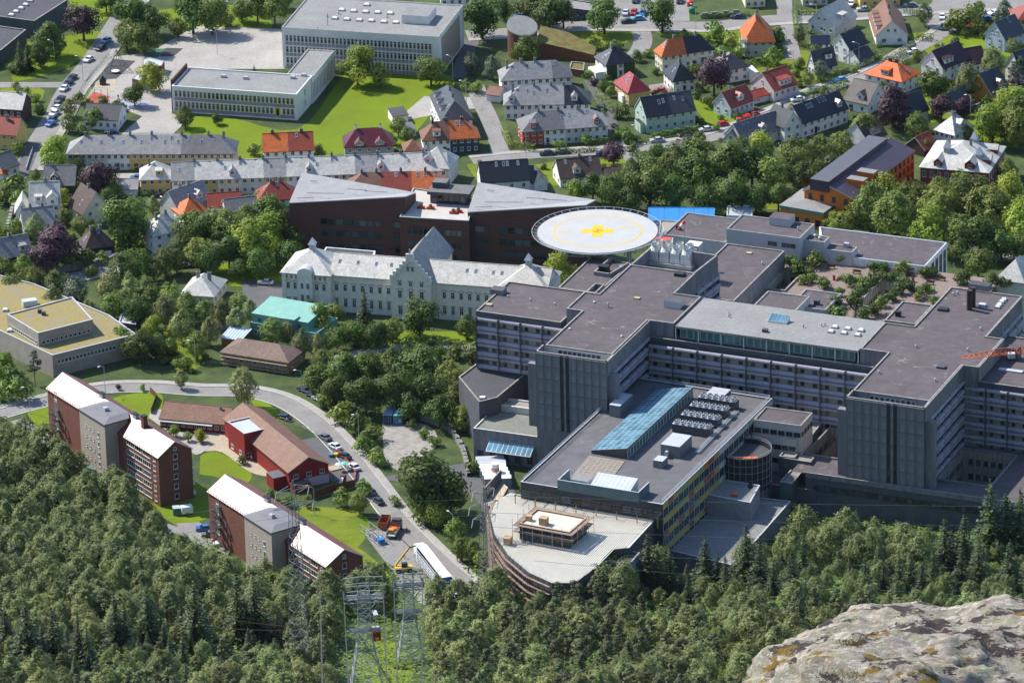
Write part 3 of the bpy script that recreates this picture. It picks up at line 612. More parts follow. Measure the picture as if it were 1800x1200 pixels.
H = House('long lower terrace in cream and yellow with a pale slate roof', (302,316), (786,297), 10, 5.4, 3.6, 'gx', segs=[(i/12,(i+1)/12,TS[i],S_LT if i%4 else S_GR) for i in range(12)], cat='terrace', name='terraced_house', group=ROWG)
H.wins(two(5.4), 36).chim(*[(f/12,.5) for f in range(1,12)]).sky(*[((i+.5)/18,.28+.12*(i%3)) for i in range(18)])
for f in (.22,.5,.76): H.dorm(f, w=1.8)
H = House('yellow hip-roofed end house of the lower terrace', (247,314), (301,312), 9, 5.2, 3.8, 'hip', YEL, S_LT, cat='terrace', group=ROWG); H.wins(two(5.2), 4, 2).dorm(.6, w=1.8, kind='shed').chim((.3,.5))
H = House('hipped slate end house at the right end of the lower terrace', (735,290), (788,294), 10, 6, 4.4, 'hip', LGR, S_LT, cat='terrace', group=ROWG); H.dorm(.3, w=2.4).chim((.2,.5))
RG = 'roofs half hidden behind the dark brown building'
H = House('red and orange hipped row behind the wedge-roofed dark building', (610,334), (782,331), 9, 4.6, 3.8, 'hip', segs=[(0,.35,WHT,T_BR),(.35,.66,WHT,T_RD),(.66,1,WHT,T_OR)], group=RG); H.chim((.15,.5),(.3,.5),(.55,.5),(.8,.5)).sky((.5,.4),(.72,.4),(.8,.4),(.88,.45)).wins(two(4.6), 12)
H = House('red hipped house left of the wedge-roofed dark building', (455,350), (522,346), 8, 4.6, 3.8, 'hip', WHT, T_RD, group=RG); H.chim((.35,.5),(.6,.5)).sky((.2,.4),(.5,.4)).wins(two(4.6), 4)
H = House('slate house with solar panels and red fence by the parked cars', (312,366), (371,346), 8, 4, 4.2, 'gx', LGR, S_GR, group=RG); H.chim((.35,.5),(.6,.5)).dorm(.7, w=2.2); H.box('solar_panel', .05, -.02, 4.2, .3, .1, 4.35, MATS['solar panel'])
House('orange hipped roof between slate house and the maples', (322,378), (366,369), 8, 3.6, 3.4, 'hip', WHT, T_OR, group=RG).chim((.5,.5))
House('long low red roof behind the maples', (366,362), (425,358), 7, 3.6, 2.6, 'gx', WHT, T_RD, group=RG)
House('low dark slate roof behind the maples', (398,372), (452,366), 7, 3.6, 2.6, 'gx', LGR, S_MD, group=RG)
LG = 'houses on the left side of the street'
H = House('dark brown timber house with a pale roof at the left edge', (-8,188), (38,191), 9, 5.4, 3.4, 'gx', BRN, S_LT, group=LG); H.wins([2.9], 4).chim((.7,.5))
H = House('yellow house with a red roof at the left edge', (-14,232), (28,236), 8, 5.2, 3.8, 'gx', YEL, T_RD, group=LG); H.wins(two(5.2), 3, hh=.9).chim((.5,.4))
H = House('small white gabled house with grey roof by the left street', (3,297), (33,287), 8, 3.4, 3.2, 'gx', WHT, S_MD, group=LG); H.gwin().wins([.8], 2, 2)
House('orange-roofed porch at the lower left street', (-14,300), (4,303), 6, 2.6, 2, 'hip', WHT, T_OR, group=LG)
H = House('white bungalow with black roof and white gable parapets below the playground', (147,207), (207,210), (226,191), 3.6, 3, 'gx', WHT, S_DK, group=LG); H.wins([1.0], 5, 0, 2).sky((.7,.5))
H = House('tall white house with pale slate roof and pointed front gable', (52,360), (105,358), 9, 5.5, 5.4, 'gx', WHT, S_LT, group=LG); H.wins(two(5.5), 4, 0, 2).gwin().dorm(.76, w=3.2, yf=-.1, up=2.2).dorm(.3, w=2, kind='shed').chim((.55,.5),w=1)
H = House('narrow pale slate house beside the retaining wall', (27,372), (52,371), 8, 3, 3.4, 'gy', WHT, S_LT, group=LG); H.gwin()
H = House('black and white timber house with dark slate roof under the copper beech', (76,323), (131,323), 9, 5.2, 4.2, 'gx', BLKW, S_MD, group=LG); H.wins([.8], 3).dorm(.35, w=2).chim((.2,.5))
H = House('cream gabled house with steep dark brown roof beside the big round maple', (146,374), (194,363), 9, 4.4, 5.6, 'gy', CRM, T_DB, group=LG); H.wins([.4, 2.9], 2).gwin().chim((.5,.5)).sky((.15,.4))
H = House('black and white villa with brown hipped roof and two chimneys', (150,435), (201,427), (134,421), 4.4, 4, 'hip', BLKW, T_DB, group=LG); H.chim((.35,.5),(.65,.5),w=.9).sky((.12,.5),(.55,.4)).wins([.8], 3, 2).box('porch', .5, -.1, 0, .85, -.01, 2.6, WHT, T_DB)
H = House('grey slate house in front of the tall white house', (42,399), (97,393), 8, 4, 4.2, 'gx', LGR, S_GR, group=LG); H.chim((.3,.5),(.68,.5)).wins([1.2], 3).gwin()
H = House('brown house with grey slate roof at the left edge under the copper beech', (-4,453), (57,442), 8, 4, 4.2, 'gx', BRN, S_GR, group=LG); H.chim((.15,.5),(.5,.5),w=.9).dorm(.75, w=2.2, kind='shed', wm=WHT).sky((.55,.5)).wins([1], 3)
H = House('white villa with pale slate hipped roof left of the maples', (271,412), (322,401), (247,397), 6, 4, 'hip', WHT, S_LT, group=LG); H.wins(two(6), 3, 2).chim((.3,.5),(.62,.5)).sky((.15,.5),(.6,.4),(.75,.45))
H = House('cream villa with shining pale slate roof among the trees', (318,515), (375,519), (392,490), 3.6, 3.4, 'hip', CRM, S_LT, group=LG); H.chim((.35,.5),(.7,.5),w=.9).wins([1.2], 4, 0, 3)
House('slate-roofed garage beside the parked white car', (207,331), (241,331), 7, 2.3, 1.8, 'gx', WHT, S_GR, group=LG)
H = House('white house with a black roof and white gable left of the helipad trees', (846,319), (931,313), 9, 4, 4.4, 'gx', WHT, T_BK, group=RG); H.sky((.35,.4),(.5,.4),(.58,.4),(.8,.4)).wins([1.4], 4).gwin()
H = House('white garage with a gabled front above the helipad', (939,321), (962,319), 7, 2.7, 2.4, 'gy', WHT, S_DK, group=RG)
House('dark-roofed house behind the white garage', (925,318), (940,317), 7, 3, 3.4, 'gx', WHT, S_DK, group=RG)
# ---------------------------------------------------------------- flat-roofed blocks and the larger town buildings
class Block(House):
    def __init__(s, label, p1, p2, p3, h, wall=CONC, rc=BITU, par=.4, name='building', cat='building', group=None, dz=0, base=-3, sub=None, edge=None, win_cap=None):
        if sub:
            parent, x, y, L, D = sub; s.root = link(name, None, parent, (x, y, dz)); s.L, s.D = L, D
        else:
            a, b = W(*p1, h+dz), W(*p2, h+dz); d = b-a; L = d.length; ang = math.atan2(d.y, d.x); nrm = Vector((-math.sin(ang), math.cos(ang), 0))
            D = p3 if isinstance(p3, (int, float)) else abs((W(*p3, h+dz)-a).dot(nrm))
            s.L, s.D = L, D; s.root = thing(name, label, cat, (a.x, a.y, dz), ang, group); RECTS.append((a.x, a.y, math.cos(ang), math.sin(ang), L, D))
        s.h, s.rh, s.roof, s.over = h, .01, 'flat', 0; s.segs = [(0, 1, wall, rc)]
        b = MB(); b.prism([(0,0),(L,0),(L,D),(0,D)], base, h-.3, wall, top=False); part('wall', b, s.root)
        b = MB(); b.add([(.3,.3,h-.35+par*0),(L-.3,.3,h-.35),(L-.3,D-.3,h-.35),(.3,D-.3,h-.35)], [(0,1,2,3)], rc); part('roof', b, s.root)
        b = MB(); e = edge or EDGE; t = .35
        for x0, y0, x1, y1 in ((-.03,-.03,L+.03,t),(-.03,D-t,L+.03,D+.03),(-.03,t,t,D-t),(L-t,t,L+.03,D-t)): b.box(x0,y0,h-.45,x1,y1,h,wall,top=e)
        part('parapet', b, s.root)
    def rz(s, x, y): return s.h-.35
def polyblock(label, px, z, wall=CONC, rc=BITU, z0=-3, ang=None, name='building', cat='building', group=None, edge=None, par=.35, pw=.4, root=None, pname=None):
    pts = [W(p[0], p[1], z) for p in px]
    if ang is not None: pts = snap(pts, ang)
    if root is None:
        c = sum((Vector((p.x, p.y, 0)) for p in pts), Vector())/len(pts); root = thing(name, label, cat, (c.x, c.y, 0), 0, group)
    par_ = root
    xs = [p.x*math.cos(-.3)-p.y*math.sin(-.3) for p in pts]; ys = [p.x*math.sin(-.3)+p.y*math.cos(-.3) for p in pts]
    x0_, y0_ = min(xs), min(ys); RECTS.append((x0_*math.cos(.3)-y0_*math.sin(.3), x0_*math.sin(.3)+y0_*math.cos(.3), math.cos(.3), math.sin(.3), max(xs)-x0_, max(ys)-y0_)) if False else None
    if pname: par_ = link(pname, None, root)
    P = [local(root, (p.x, p.y, 0)) for p in pts]; P = [(p.x, p.y) for p in P]
    a = sum(P[i][0]*P[(i+1)%len(P)][1]-P[(i+1)%len(P)][0]*P[i][1] for i in range(len(P)))
    if a < 0: P = P[::-1]
    b = MB(); b.prism(P, z0, z-par, wall, top=False); part('wall', b, par_)
    b = MB(); b.add([(x, y, z-par) for x, y in P], [tuple(range(len(P)))], rc); part('roof', b, par_)
    if par > .05:
        b = MB(); n = len(P); ins = []
        for i in range(n):
            p, q, r = Vector(P[i-1]), Vector(P[i]), Vector(P[(i+1) % n]); d1 = (q-p).normalized(); d2 = (r-q).normalized(); n1 = Vector((-d1.y, d1.x)); n2 = Vector((-d2.y, d2.x))
            m = n1+n2; k = pw/max(.3, m.dot(n1)); ins.append(q+m*k)
        for i in range(n):
            j = (i+1) % n; A, B, C_, D_ = P[i], P[j], ins[j], ins[i]
            vs = [(A[0],A[1],z-par),(B[0],B[1],z-par),(C_.x,C_.y,z-par),(D_.x,D_.y,z-par),(A[0],A[1],z),(B[0],B[1],z),(C_.x,C_.y,z),(D_.x,D_.y,z)]
            b.add(vs, [(0,1,5,4),(2,3,7,6)], wall); b.add(vs[4:], [(0,1,2,3)], edge or EDGE)
        part('parapet', b, par_)
    return root, P
def rbox(root, name, px, z, sx, sy, hh, m, ang=0, top=None):          # a box standing on a roof, placed by the pixel of its base centre
    p = local(root, W(px[0], px[1], z)); b = MB(); b.box(-sx/2, -sy/2, 0, sx/2, sy/2, hh, m, top); return part(name, b, root, loc=(p.x, p.y, z), rz=ang-root.rotation_euler.z)
def dome(root, px, z, w=1.6, d=1.1, ang=0, m=None):
    key = ('dome', w, d)
    if key not in MESHC:
        b = MB(); b.box(-w/2, -d/2, 0, w/2, d/2, .35, EDGE)
        b.prism([(-w*.46,-d*.46),(w*.46,-d*.46),(w*.46,d*.46),(-w*.46,d*.46)], .35, .42, LMET, top=False)
        vs = [(-w*.46,-d*.46,.42),(w*.46,-d*.46,.42),(w*.46,d*.46,.42),(-w*.46,d*.46,.42),(-w*.3,-d*.3,.72),(w*.3,-d*.3,.72),(w*.3,d*.3,.72),(-w*.3,d*.3,.72)]
        b.add(vs, [(0,1,5,4),(1,2,6,5),(2,3,7,6),(3,0,4,7),(4,5,6,7)], WHITE); MESHC[key] = b.data('roof_light')
    p = local(root, W(px[0], px[1], z)); return link('roof_light', MESHC[key], root, (p.x, p.y, z), ang-root.rotation_euler.z)
def vent(root, px, z, r=.28, hh=.9, m=None):
    key = ('vent', r, hh, (m or STEEL).name)
    if key not in MESHC:
        b = MB(); b.cyl(0, 0, 0, hh*.75, r*.7, m or STEEL, 8); b.cyl(0, 0, hh*.75, hh, r*1.25, m or STEEL, 8, r*.6); MESHC[key] = b.data('roof_vent')
    p = local(root, W(px[0], px[1], z)); return link('roof_vent', MESHC[key], root, (p.x, p.y, z))
PURP = mat('lilac panel', (.30, .25, .33), .8, .2, .4); SCHW = mat('school render', (.72, .72, .70), .8, .15, .4)
GRW = mat('greenish window frame', (.46, .47, .33), .6, .1)
# --- school
S = Block('three-storey grey school with a long flat roof and rows of dark windows', (495,48), (771,65), (813,9), 13, SCHW, GREYR, par=.5, name='school', cat='school')
sang = S.root.rotation_euler.z
for k, z in enumerate((1.3, 4.9, 8.5)):
    b = MB(); b.box(1.0, -.06, z-1.15, S.L-2.2, -.003, z-.12, PURP); part('panel_band', b, S.root)
    windows(S.root, (1.0, 0), (S.L-2.2, 0), z, 38, .95, 2.1, frame=SCHW, cross=True, mull=0, sill=False)
b = MB()
for i in range(39): x = 1.0+(S.L-3.2)*i/38; b.box(x-.07, -.16, .1, x+.07, -.004, 11, SCHW)
part('mullion', b, S.root)
b = MB(); b.box(S.L+.003, 3, .6, S.L+.06, S.D-5, 11.5, BEIGE); part('side_panel', b, S.root)
px0 = local(S.root, W(706,41,12.7)); b = MB(); b.box(px0.x, px0.y, 12.66, px0.x+8.6, px0.y+9.5, 15.4, SCHW, GREYR); part('penthouse', b, S.root)
for p in ((601,19),(622,21),(643,22.5),(664,23.5),(686,25),(645,10),(589,33.5),(610,35.5),(632,37),(653,38),(675,40),(696,41)): dome(S.root, p, 12.66, 2.0, 1.5, sang)
for p in ((595,25),(680,31),(558,52),(575,30)): vent(S.root, p, 12.66)
bs = MB(); bs.bar((0,0,0),(0,0,4),.08,DGREY); p = local(S.root, W(576,45,12.66)); part('antenna', bs, S.root, loc=(p.x,p.y,12.66))
T = Block('low two-storey school wing with a stained pale flat roof', (302,151), (521,166), (331,118), 8.4, SCHW, GREYR, name='school_wing', cat='school', edge=SCHW)
for z in (1.6, 5.0):
    b = MB(); b.box(.6, -.06, z-1.1, T.L-.8, -.003, z-.12, PURP); part('panel_band', b, T.root)
    windows(T.root, (.6, 0), (T.L-.8, 0), z, 29, .98, 2.0, skip=(24,25) if z < 2 else (), frame=GRW, glass=GLASSG if False else GLASS, cross=True, mull=0, sill=False)
windows(T.root, (T.L, 0), (T.L, T.D), 1.6, 3, 1, 2, skip=(0,2)); windows(T.root, (T.L, 0), (T.L, T.D), 5, 3, 1, 2, skip=(0,2))
b = MB(); b.box(-.8,-.10,0,.8,-.003,2.8, mat('yellow door',(.6,.45,.02),.5,.1)); b.box(-.45,-.13,.2,.45,-.101,2.4,GLASS); part('door', b, T.root, loc=(T.L*.845,0,1.0))
b = MB(); b.box(-.9, T.D*.1, 0, -.35, T.D*.98, 9.6, BRICKC); part('fire_wall', b, T.root)
for p in ((393,136),(432,139),(515,138),(534,134)): rbox(T.root, 'roof_vent', p, 8.06, 1.4, 1.2, .8, STEEL, sang)
U = polyblock('narrow school corridor wing linking the two blocks', [(504,130),(548,138),(588,89),(541,86)], 8.2, SCHW, GREYR, name='school_corridor', cat='school')
r, P = U
pr = sorted(P, key=lambda p: -p[0]); a = [p for p in P if p in pr[:2]]; a.sort(key=lambda p: p[1])
windows(r, a[0], a[1], 1.0, 16, .8, 5.6, frame=SCHW, mull=0, cross=True, sill=False)
# --- school yard sheds and things are later; flat school at the top left
r, P = polyblock('dark flat-roofed school hall in the top left corner', [(-30,25),(60,37),(118,0),(60,-30),(-20,-30)], 6, CONCD, DARKR, name='school_hall', cat='school')
for p in ((20,28),(28,22),(37,16),(45,10),(53,3)): dome(r, p, 5.65, 2, 1.4, sang)
r, P = polyblock('lower dark flat-roofed hall behind the spruces on the left', [(-40,40),(46,52),(2,88),(-40,100)], 5, CONCD, DARKR, name='school_hall', cat='school')
r, P = polyblock('dark flat garage row under trees at the top edge', [(985,12),(1048,20),(1052,6),(990,-4)], 3.2, CONCD, GREYR, name='garage_row', cat='garage')
# --- round brick church with turf roof wing
c = W(919, 97, 0); ch = thing('round_church', 'round brown brick church tower with a slanted pale roof', 'church', c); b = MB(); n = 28; Rr = 4.6
P = [(Rr*math.cos(2*math.pi*i/n), Rr*math.sin(2*math.pi*i/n)) for i in range(n)]; brick = mat('brown brick', (.17,.085,.06), .85, .25, .6, sc2=4)
zt = [9.4+.35*p[1]-.12*p[0] for p in P]; b.prism(P, -1, zt, brick, top=False); part('wall', b, ch); b = MB(); b.prism([(x*1.03, y*1.03) for x, y in P], [z-.1 for z in zt], [z+.35 for z in zt], LMET, top=GREYR); part('roof', b, ch)
TURF = mat('turf roof', (.17,.16,.045), .95, .4, .5, sc2=3, col2=(.12,.09,.03)); WOOD = mat('brown timber', (.16,.07,.035), .8, .3, .5, stretch=(1,1,6))
pts = [W(944,74,5.4), W(1045,98,2.2), W(1048,84,2.6), W(1000,58,5), W(950,46,6.5)]; c = W(1000,80,0); tw = thing('turf_roof_hall', 'church hall with a sloping turf roof and timber wall', 'church hall', c)
b = MB(); b.prism([(p.x-c.x, p.y-c.y) for p in pts], -1, [p.z-.25 for p in pts], WOOD, top=False); part('wall', b, tw); b = MB(); b.prism([(p.x-c.x, p.y-c.y) for p in pts], [p.z-.25 for p in pts], [p.z+.15 for p in pts], WOOD, top=TURF); part('roof', b, tw)
r, P = polyblock('small brown shed roof below the turf roof hall', [(1000,120),(1026,124),(1028,110),(1004,108)], 2.4, WOOD, TURF, name='shed', cat='shed')
# --- red brick villa, orange annex
RBR = mat('red brick', (.30,.05,.035), .85, .25, .8, sc2=4)
H = House('large red brick building with a pale slate roof and small turrets', (1618,292), (1737,302), (1772,257), 8, 4.6, 'hip', RBR, S_LT, name='brick_building', cat='building', group=None)
H.wins([1.2, 4.8], 9, 0, 8, hh=1.9).sky((.75,.45),(.85,.6),(.3,.3)).dorm(.25, w=2.4).dorm(.72, w=3).dorm(.3,'r',w=2.6).dorm(.7,'r',w=2.6).chim((.3,.5),(.62,.5))
for fx, fy in ((.32,.3),(.62,.7),(.8,.28)):
    b = MB(); z = H.rz(fx*H.L, fy*H.D)-.4; b.box(-.9,-.9,z,.9,.9,z+1.5,S_LT); b.add([(-1.1,-1.1,z+1.5),(1.1,-1.1,z+1.5),(1.1,1.1,z+1.5),(-1.1,1.1,z+1.5),(0,0,z+4)], [(0,1,4),(1,2,4),(2,3,4),(3,0,4)], LMET); part('turret', b, H.root, loc=(fx*H.L, fy*H.D, 0))
ORW = mat('orange render', (.62,.17,.025), .8, .2, .3); PUR = mat('plum sheet roof', (.06,.045,.07), .45, .2, .2)
H = House('long bright orange building with a plum black sheet roof', (1497,347), (1607,264), 15, 9, 2.6, 'gx', ORW, PUR, name='orange_building', cat='building', group=None)
H.wins([1, 3.9, 6.6], 15, 4, 4, hh=1.6, w=1.1, frame=BLACK)
b = MB(); b.prism([(-.5, 7.0), (H.L*.92, 7.0), (H.L*.92, 13), (-.5, 13)], 9.5, 12.8, PUR, top=stripes('seamed dark roof', (.10,.10,.115), (.05,.05,.06), .6, 0, .15)); part('roof_monitor', b, H.root)
for f in (.2, .36):
    b = MB(); b.box(-1.6, -.4, 8.6, 1.6, 5, 11.6, ORW, GREYR); part('roof_box', b, H.root, loc=(f*H.L,0,0))
H = House('low orange annex with a grey low-pitched roof and green copper eaves', (1372,360), (1447,373), (1404,330), 5.5, 1.0, 'hip', mat('deep amber render',(.5,.19,.03),.8,.2), GREYR, name='orange_annex', cat='building', group=None, over=.3)
H.wins([.8], 4, 0, 5, w=1.6, hh=1.9, frame=BLACK); b = MB(); b.box(-.34,-.34,4.6,H.L+.34,-.31,5.4,mat('green copper',(.10,.24,.2),.6,.3)); b.box(H.L+.31,-.3,4.6,H.L+.34,H.D+.3,5.4,MATS['green copper']); part('copper_fascia', b, H.root)
for p in ((1415,335),(1448,334),(1431,350)): rbox(H.root, 'roof_vent', p, 6.3, 1.0, 1.0, .8, BLACK)
# --- dark brown wedge-roofed building with a roof terrace
DBW = mat('dark brown cladding', (.10, .05, .042), .75, .3, .4, sc2=2, stretch=(.3,.3,5)); ZINC = stripes('zinc standing seam', (.35,.345,.345), (.22,.22,.225), .62, 0, .12, .45, .4)
def wedge(label, cs):
    w = [W(x, y, z) for x, y, z in cs]; o = w[0]; d = w[1]-o; ang = math.atan2(d.y, d.x)
    r = thing('dark_brown_building', label, 'building', (o.x, o.y, 0), ang, 'wedge-roofed dark brown buildings'); q = [local(r, p) for p in w]
    b = MB(); P = [(p.x, p.y) for p in q]; b.prism(P, -4, [p.z-.15 for p in q], DBW, top=False); part('wall', b, r)
    b = MB(); n = 4; lo = [p+Vector((0,0,-.15)) for p in q]; hi = [p+Vector((0,0,.12)) for p in q]; b.add(lo+hi, [(0,1,5,4),(1,2,6,5),(2,3,7,6),(3,0,4,7)], LMET); b.add(hi, [(0,1,2),(0,2,3)], ZINC); part('roof', b, r)
    L = q[1].x; b = MB()
    for f0, f1, g in ((.05,.2,.12),(.12,.45,.3),(.45,.62,.55),(.6,.8,.5),(.1,.16,.75)):
        def at(u, v): return (q[0]*(1-u)+q[1]*u)*(1-v)+(q[3]*(1-u)+q[2]*u)*v + Vector((0,0,.35))
        b.bar(at(f0,g), at(f1,g), .07, BLACK, 4)
    part('snow_guard', b, r); return r, q, L
def strip(r, x0, x1, z, n, hh=1.9, y=0, p0=None, p1=None):
    b = MB(); b.box(x0-.1, y-.05, z-.1, x1+.1, y-.003, z+hh+.1, BLACK); part('window_strip', b, r)
    windows(r, (x0, y), (x1, y), z, n, (x1-x0)/n-.1, hh, out=.055, frame=DGREY, mull=0, sill=False)
r, q, L = wedge('left wedge-roofed dark brown building with striped zinc roof', [(508,357,14.5),(712,346,18.3),(731,339,15.5),(531,304,18)])
for z in (1.2, 5.0, 8.6, ): strip(r, 9, 27, z, 8); strip(r, 30.5, 33.2, z, 1)
r2, q2, L2 = wedge('right wedge-roofed dark brown building beside the helipad', [(822,373,14.5),(1030,361,18.3),(1047,352,15.5),(840,321,18)])
for z in (1.2, 5.0, 8.6): strip(r2, 2, 6, z, 1); strip(r2, 9, 27, z, 8)
r, P = polyblock('lower middle of the dark brown building with a white roof terrace', [(702,381),(824,388),(836,345),(726,330)], 13.4, DBW, mat('terrace deck', (.5,.46,.42), .8, .15, .5), name='terrace_building', cat='building', edge=mat('glass railing', (.3,.42,.42), .2, .1))
P.sort(key=lambda p: p[1]); A, B = sorted(P[:2], key=lambda p: p[0]); d = Vector(B)-Vector(A); rz = math.atan2(d.y, d.x)
for z, hh in ((1.0,1.9),(4.6,1.9),(8.3,2.1)): 
    b = MB(); Lb = d.length; b.box(Lb*.1, -.05, 0, Lb*.9, -.003, hh, BLACK); part('window_strip', b, r, loc=(*A, z), rz=rz)
    windows(r, Vector(A)+d*.1, Vector(A)+d*.9, z+.08, 10, d.length*.078, hh-.16, out=.055, frame=DGREY, mull=0, sill=False)
TZ = 13.05
pv = W(752,358,TZ); pav = thing('roof_pavilion', 'dark grey roof pavilion with glass front on the white terrace', 'pavilion', (pv.x, pv.y, TZ), -.24)
b = MB(); b.box(.6,.6,0,11.4,6,3.0,DGREY,top=False); part('wall', b, pav); b = MB(); b.box(0,-.6,3.0,12.4,6.6,3.9,DGREY,mat('pavilion roof',(.16,.155,.155),.8,.2)); part('roof', b, pav); b = MB(); b.box(.8,2.6,3.9,5,6.4,5.6,DGREY,MATS['pavilion roof']); part('roof_box', b, pav)
windows(pav, (1,.6), (11,.6), .2, 6, 1.5, 2.5, frame=DGREY, mull=0, sill=False)
# --- old hospital
OW = mat('cream hospital render', (.80,.76,.68), .85, .1, .3, sc2=1.5); PNK = mat('pink stone trim', (.42,.27,.23), .85, .15)
o1 = W(497,476,11.2); o2 = W(862,503,11.2); d = o2-o1; oang = math.atan2(d.y, d.x)
OH = thing('old_hospital', 'long cream old hospital with pale slate roofs, gables and pink window arches', 'hospital', (o1.x, o1.y, 0), oang)
class Sub(House):
    def __init__(s, parent, name, x, y, L, D, h, rh, roof, wall, rc, over=.45, inset=1.0):
        s.L, s.D, s.h, s.rh, s.roof, s.over, s.inset = L, D, h, rh, roof, over, inset; s.root = link(name, None, parent, (x, y, 0)); s.segs = [(0,1,wall,rc)]
        s.wall(0, L, wall); s.roofpart(0, L, rc)
def arches(r, p0, p1, z, n, w=1.05, hh=2.0, arch=True, pair=False):
    windows(r, p0, p1, z, n, w, hh, frame=FRAME, cross=True); p0, p1 = Vector(p0), Vector(p1); d = p1-p0; nrm = Vector((d.y,-d.x)).normalized(); rz = math.atan2(d.y, d.x); key = ('arch', w, hh, arch)
    if key not in MESHC:
        b = MB(); 
        if arch:
            k = 8; vs = []
            for i in range(k+1):
                t = math.pi*i/k
                for q in (w*.62, w*.82): vs += [(-math.cos(t)*q, -.12, hh+math.sin(t)*q*.62+.05), (-math.cos(t)*q, -.004, hh+math.sin(t)*q*.62+.05)]
            for i in range(k):
                o = 4*i; b.add([vs[o],vs[o+2],vs[o+4],vs[o+6]], [(0,1,3,2)], PNK); b.add([vs[o+2],vs[o+3],vs[o+6],vs[o+7]], [(0,1,3,2)], PNK)
        else: b.box(-w*.7,-.1,hh+.05,w*.7,-.004,hh+.3,PNK)
        MESHC[key] = b.data('window_arch')
    for i in range(n):
        p = p0+d*(i+.5)/n; link('window_arch', MESHC[key], r, (p.x, p.y, z), rz)
lx = lambda px, py, z: local(OH, W(px, py, z))
bar = Sub(OH, 'main_range', 13.5, .6, 62, 12, 11.2, 4.0, 'gx', OW, S_LT); bar.sky(*[(f,.3) for f in (.03,.115,.2,.27,.62,.66,.74,.78,.85)])
for a, e, n in ((.0,.29,7),(.5,.82,8)): arches(bar.root, (a*62+.5,0), (e*62,0), 6.3, n); arches(bar.root, (a*62+.5,0), (e*62,0), 1.6, n, 1.05, 2.3, False)
pv = Sub(OH, 'left_pavilion', 0, -1.2, 14, 15, 11.6, 4.6, 'hip', OW, S_LT)
arches(pv.root, (.8,0), (4.8,0), 6.6, 2); arches(pv.root, (.8,0), (4.8,0), 1.6, 2, 1.05, 2.3, False); arches(pv.root, (9,0), (13.2,0), 6.6, 2); arches(pv.root, (.8,0), (4.8,0), 9.6, 3, .6, 1.1, False); arches(pv.root, (9,0), (13.2,0), 9.6, 3, .6, 1.1, False)
b = MB(); b.box(4.9,-1.0,-3,9.0,.2,11.6,OW); k = 10; vs = [(6.95-2.15*math.cos(math.pi*i/k), y, 11.6+1.7*math.sin(math.pi*i/k)) for y in (-1.1, 4.5) for i in range(k+1)]; b.add(vs, [(i, k+1+i, k+2+i, i+1) for i in range(k)], LMET); b.add(vs[:k+1], [tuple(range(k+1))], OW); part('bay', b, pv.root)
windows(pv.root, (5.3,-1.0), (8.6,-1.0), 7.2, 2, .8, 1.7); windows(pv.root, (5.3,-1.0), (8.6,-1.0), 3.2, 2, .9, 2.3)
def cupola(s, fx, fy):
    b = MB(); z = s.h+s.rh-.4; b.box(-.8,-.8,z,.8,.8,z+1.6,LMET); b.add([(-1.1,-1.1,z+1.6),(1.1,-1.1,z+1.6),(1.1,1.1,z+1.6),(-1.1,1.1,z+1.6),(0,0,z+3.6)], [(0,1,4),(1,2,4),(2,3,4),(3,0,4)], LMET); b.bar((0,0,z+3.4),(0,0,z+5),.07,DGREY); part('cupola', b, s.root, loc=(fx*s.L, fy*s.D, 0))
cupola(pv, .5, .5)
pv2 = Sub(OH, 'right_pavilion', 62, -1.2, 14, 15, 11.6, 4.6, 'hip', OW, S_LT); cupola(pv2, .5, .5); arches(pv2.root, (.8,0), (13,0), 6.6, 6); arches(pv2.root, (.8,0), (13,0), 9.6, 6, .6, 1.1, False)
ct = Sub(OH, 'centre_gable', 31.5, -1.4, 11.4, 16, 12.2, 6.6, 'gy', OW, S_GR, over=.1)
arches(ct.root, (1,0), (10.4,0), 6.3, 3, 1.2, 2.3); arches(ct.root, (1,0), (10.4,0), 1.4, 3, 1.2, 2.4, False); arches(ct.root, (1,0), (10.4,0), 10.0, 3, 1.0, 1.2, False); windows(ct.root, (4.4,0), (7,0), 14.4, 2, .8, 1.5)
b = MB()
for i in range(6):
    f = i/6; z = 12.2+6.6*f; w = .95; 
    for s_ in (-1, 1): x = 5.7+s_*(5.7*(1-f)-.3); b.box(x-w/2,-.35,z-.8,x+w/2,.25,z+.95,OW,LMET)
b.box(4.6,-.4,17.4,6.8,.3,19.6,OW,LMET); b.cyl(5.7,0,19.6,21,.22,PNK,6); part('stepped_gable', b, ct.root)
bk = Sub(OH, 'rear_wing', 32, 14.6, 10.4, 9, 12, 6.2, 'gy', OW, S_GR)
r, P = polyblock('dark flat roof with white kerb behind the old hospital', [(566,446),(655,458),(660,441),(573,434)], 8.5, LGR, DARKR, name='annex', cat='annex', edge=WHITE)
# --- teal mansard building, mossy flat building, small sheds
TEAL = mat('teal copper', (.17,.36,.30), .55, .18, .4); TLR = stripes('teal seamed copper', (.22,.43,.36), (.14,.31,.26), .7, 0, .14, .5)
H = Block('teal copper-clad house with angular mansard roof', (440,566), (556,586), (579,556), 4.2, TEAL, TLR, name='teal_house', cat='house', edge=TEAL)
b = MB(); L, D = H.L, H.D; b.prism([(0,.8),(L*.86,.8),(L*.86,D-.6),(0,D-.6)], 3.9, [6.6,6.6,7.6,7.6], TEAL, top=TLR); part('upper_storey', b, H.root); windows(H.root,(1,.8),(L*.8,.8),4.4,5,1.2,1.4,frame=TEAL); H.wins([1.0],6,0,3,w=1.1)
b = MB(); b.prism([(L*.55,-.3),(L*.68,-.3),(L*.68,3),(L*.55,3)], 3.9, 7.2, TEAL, top=TLR); part('dormer', b, H.root)
MOSS = mat('mossy roof', (.27,.215,.055), .95, .45, .22, sc2=2.2, col2=(.25,.21,.14)); TANW = mat('tan concrete', (.36,.32,.28), .85, .2, .4)
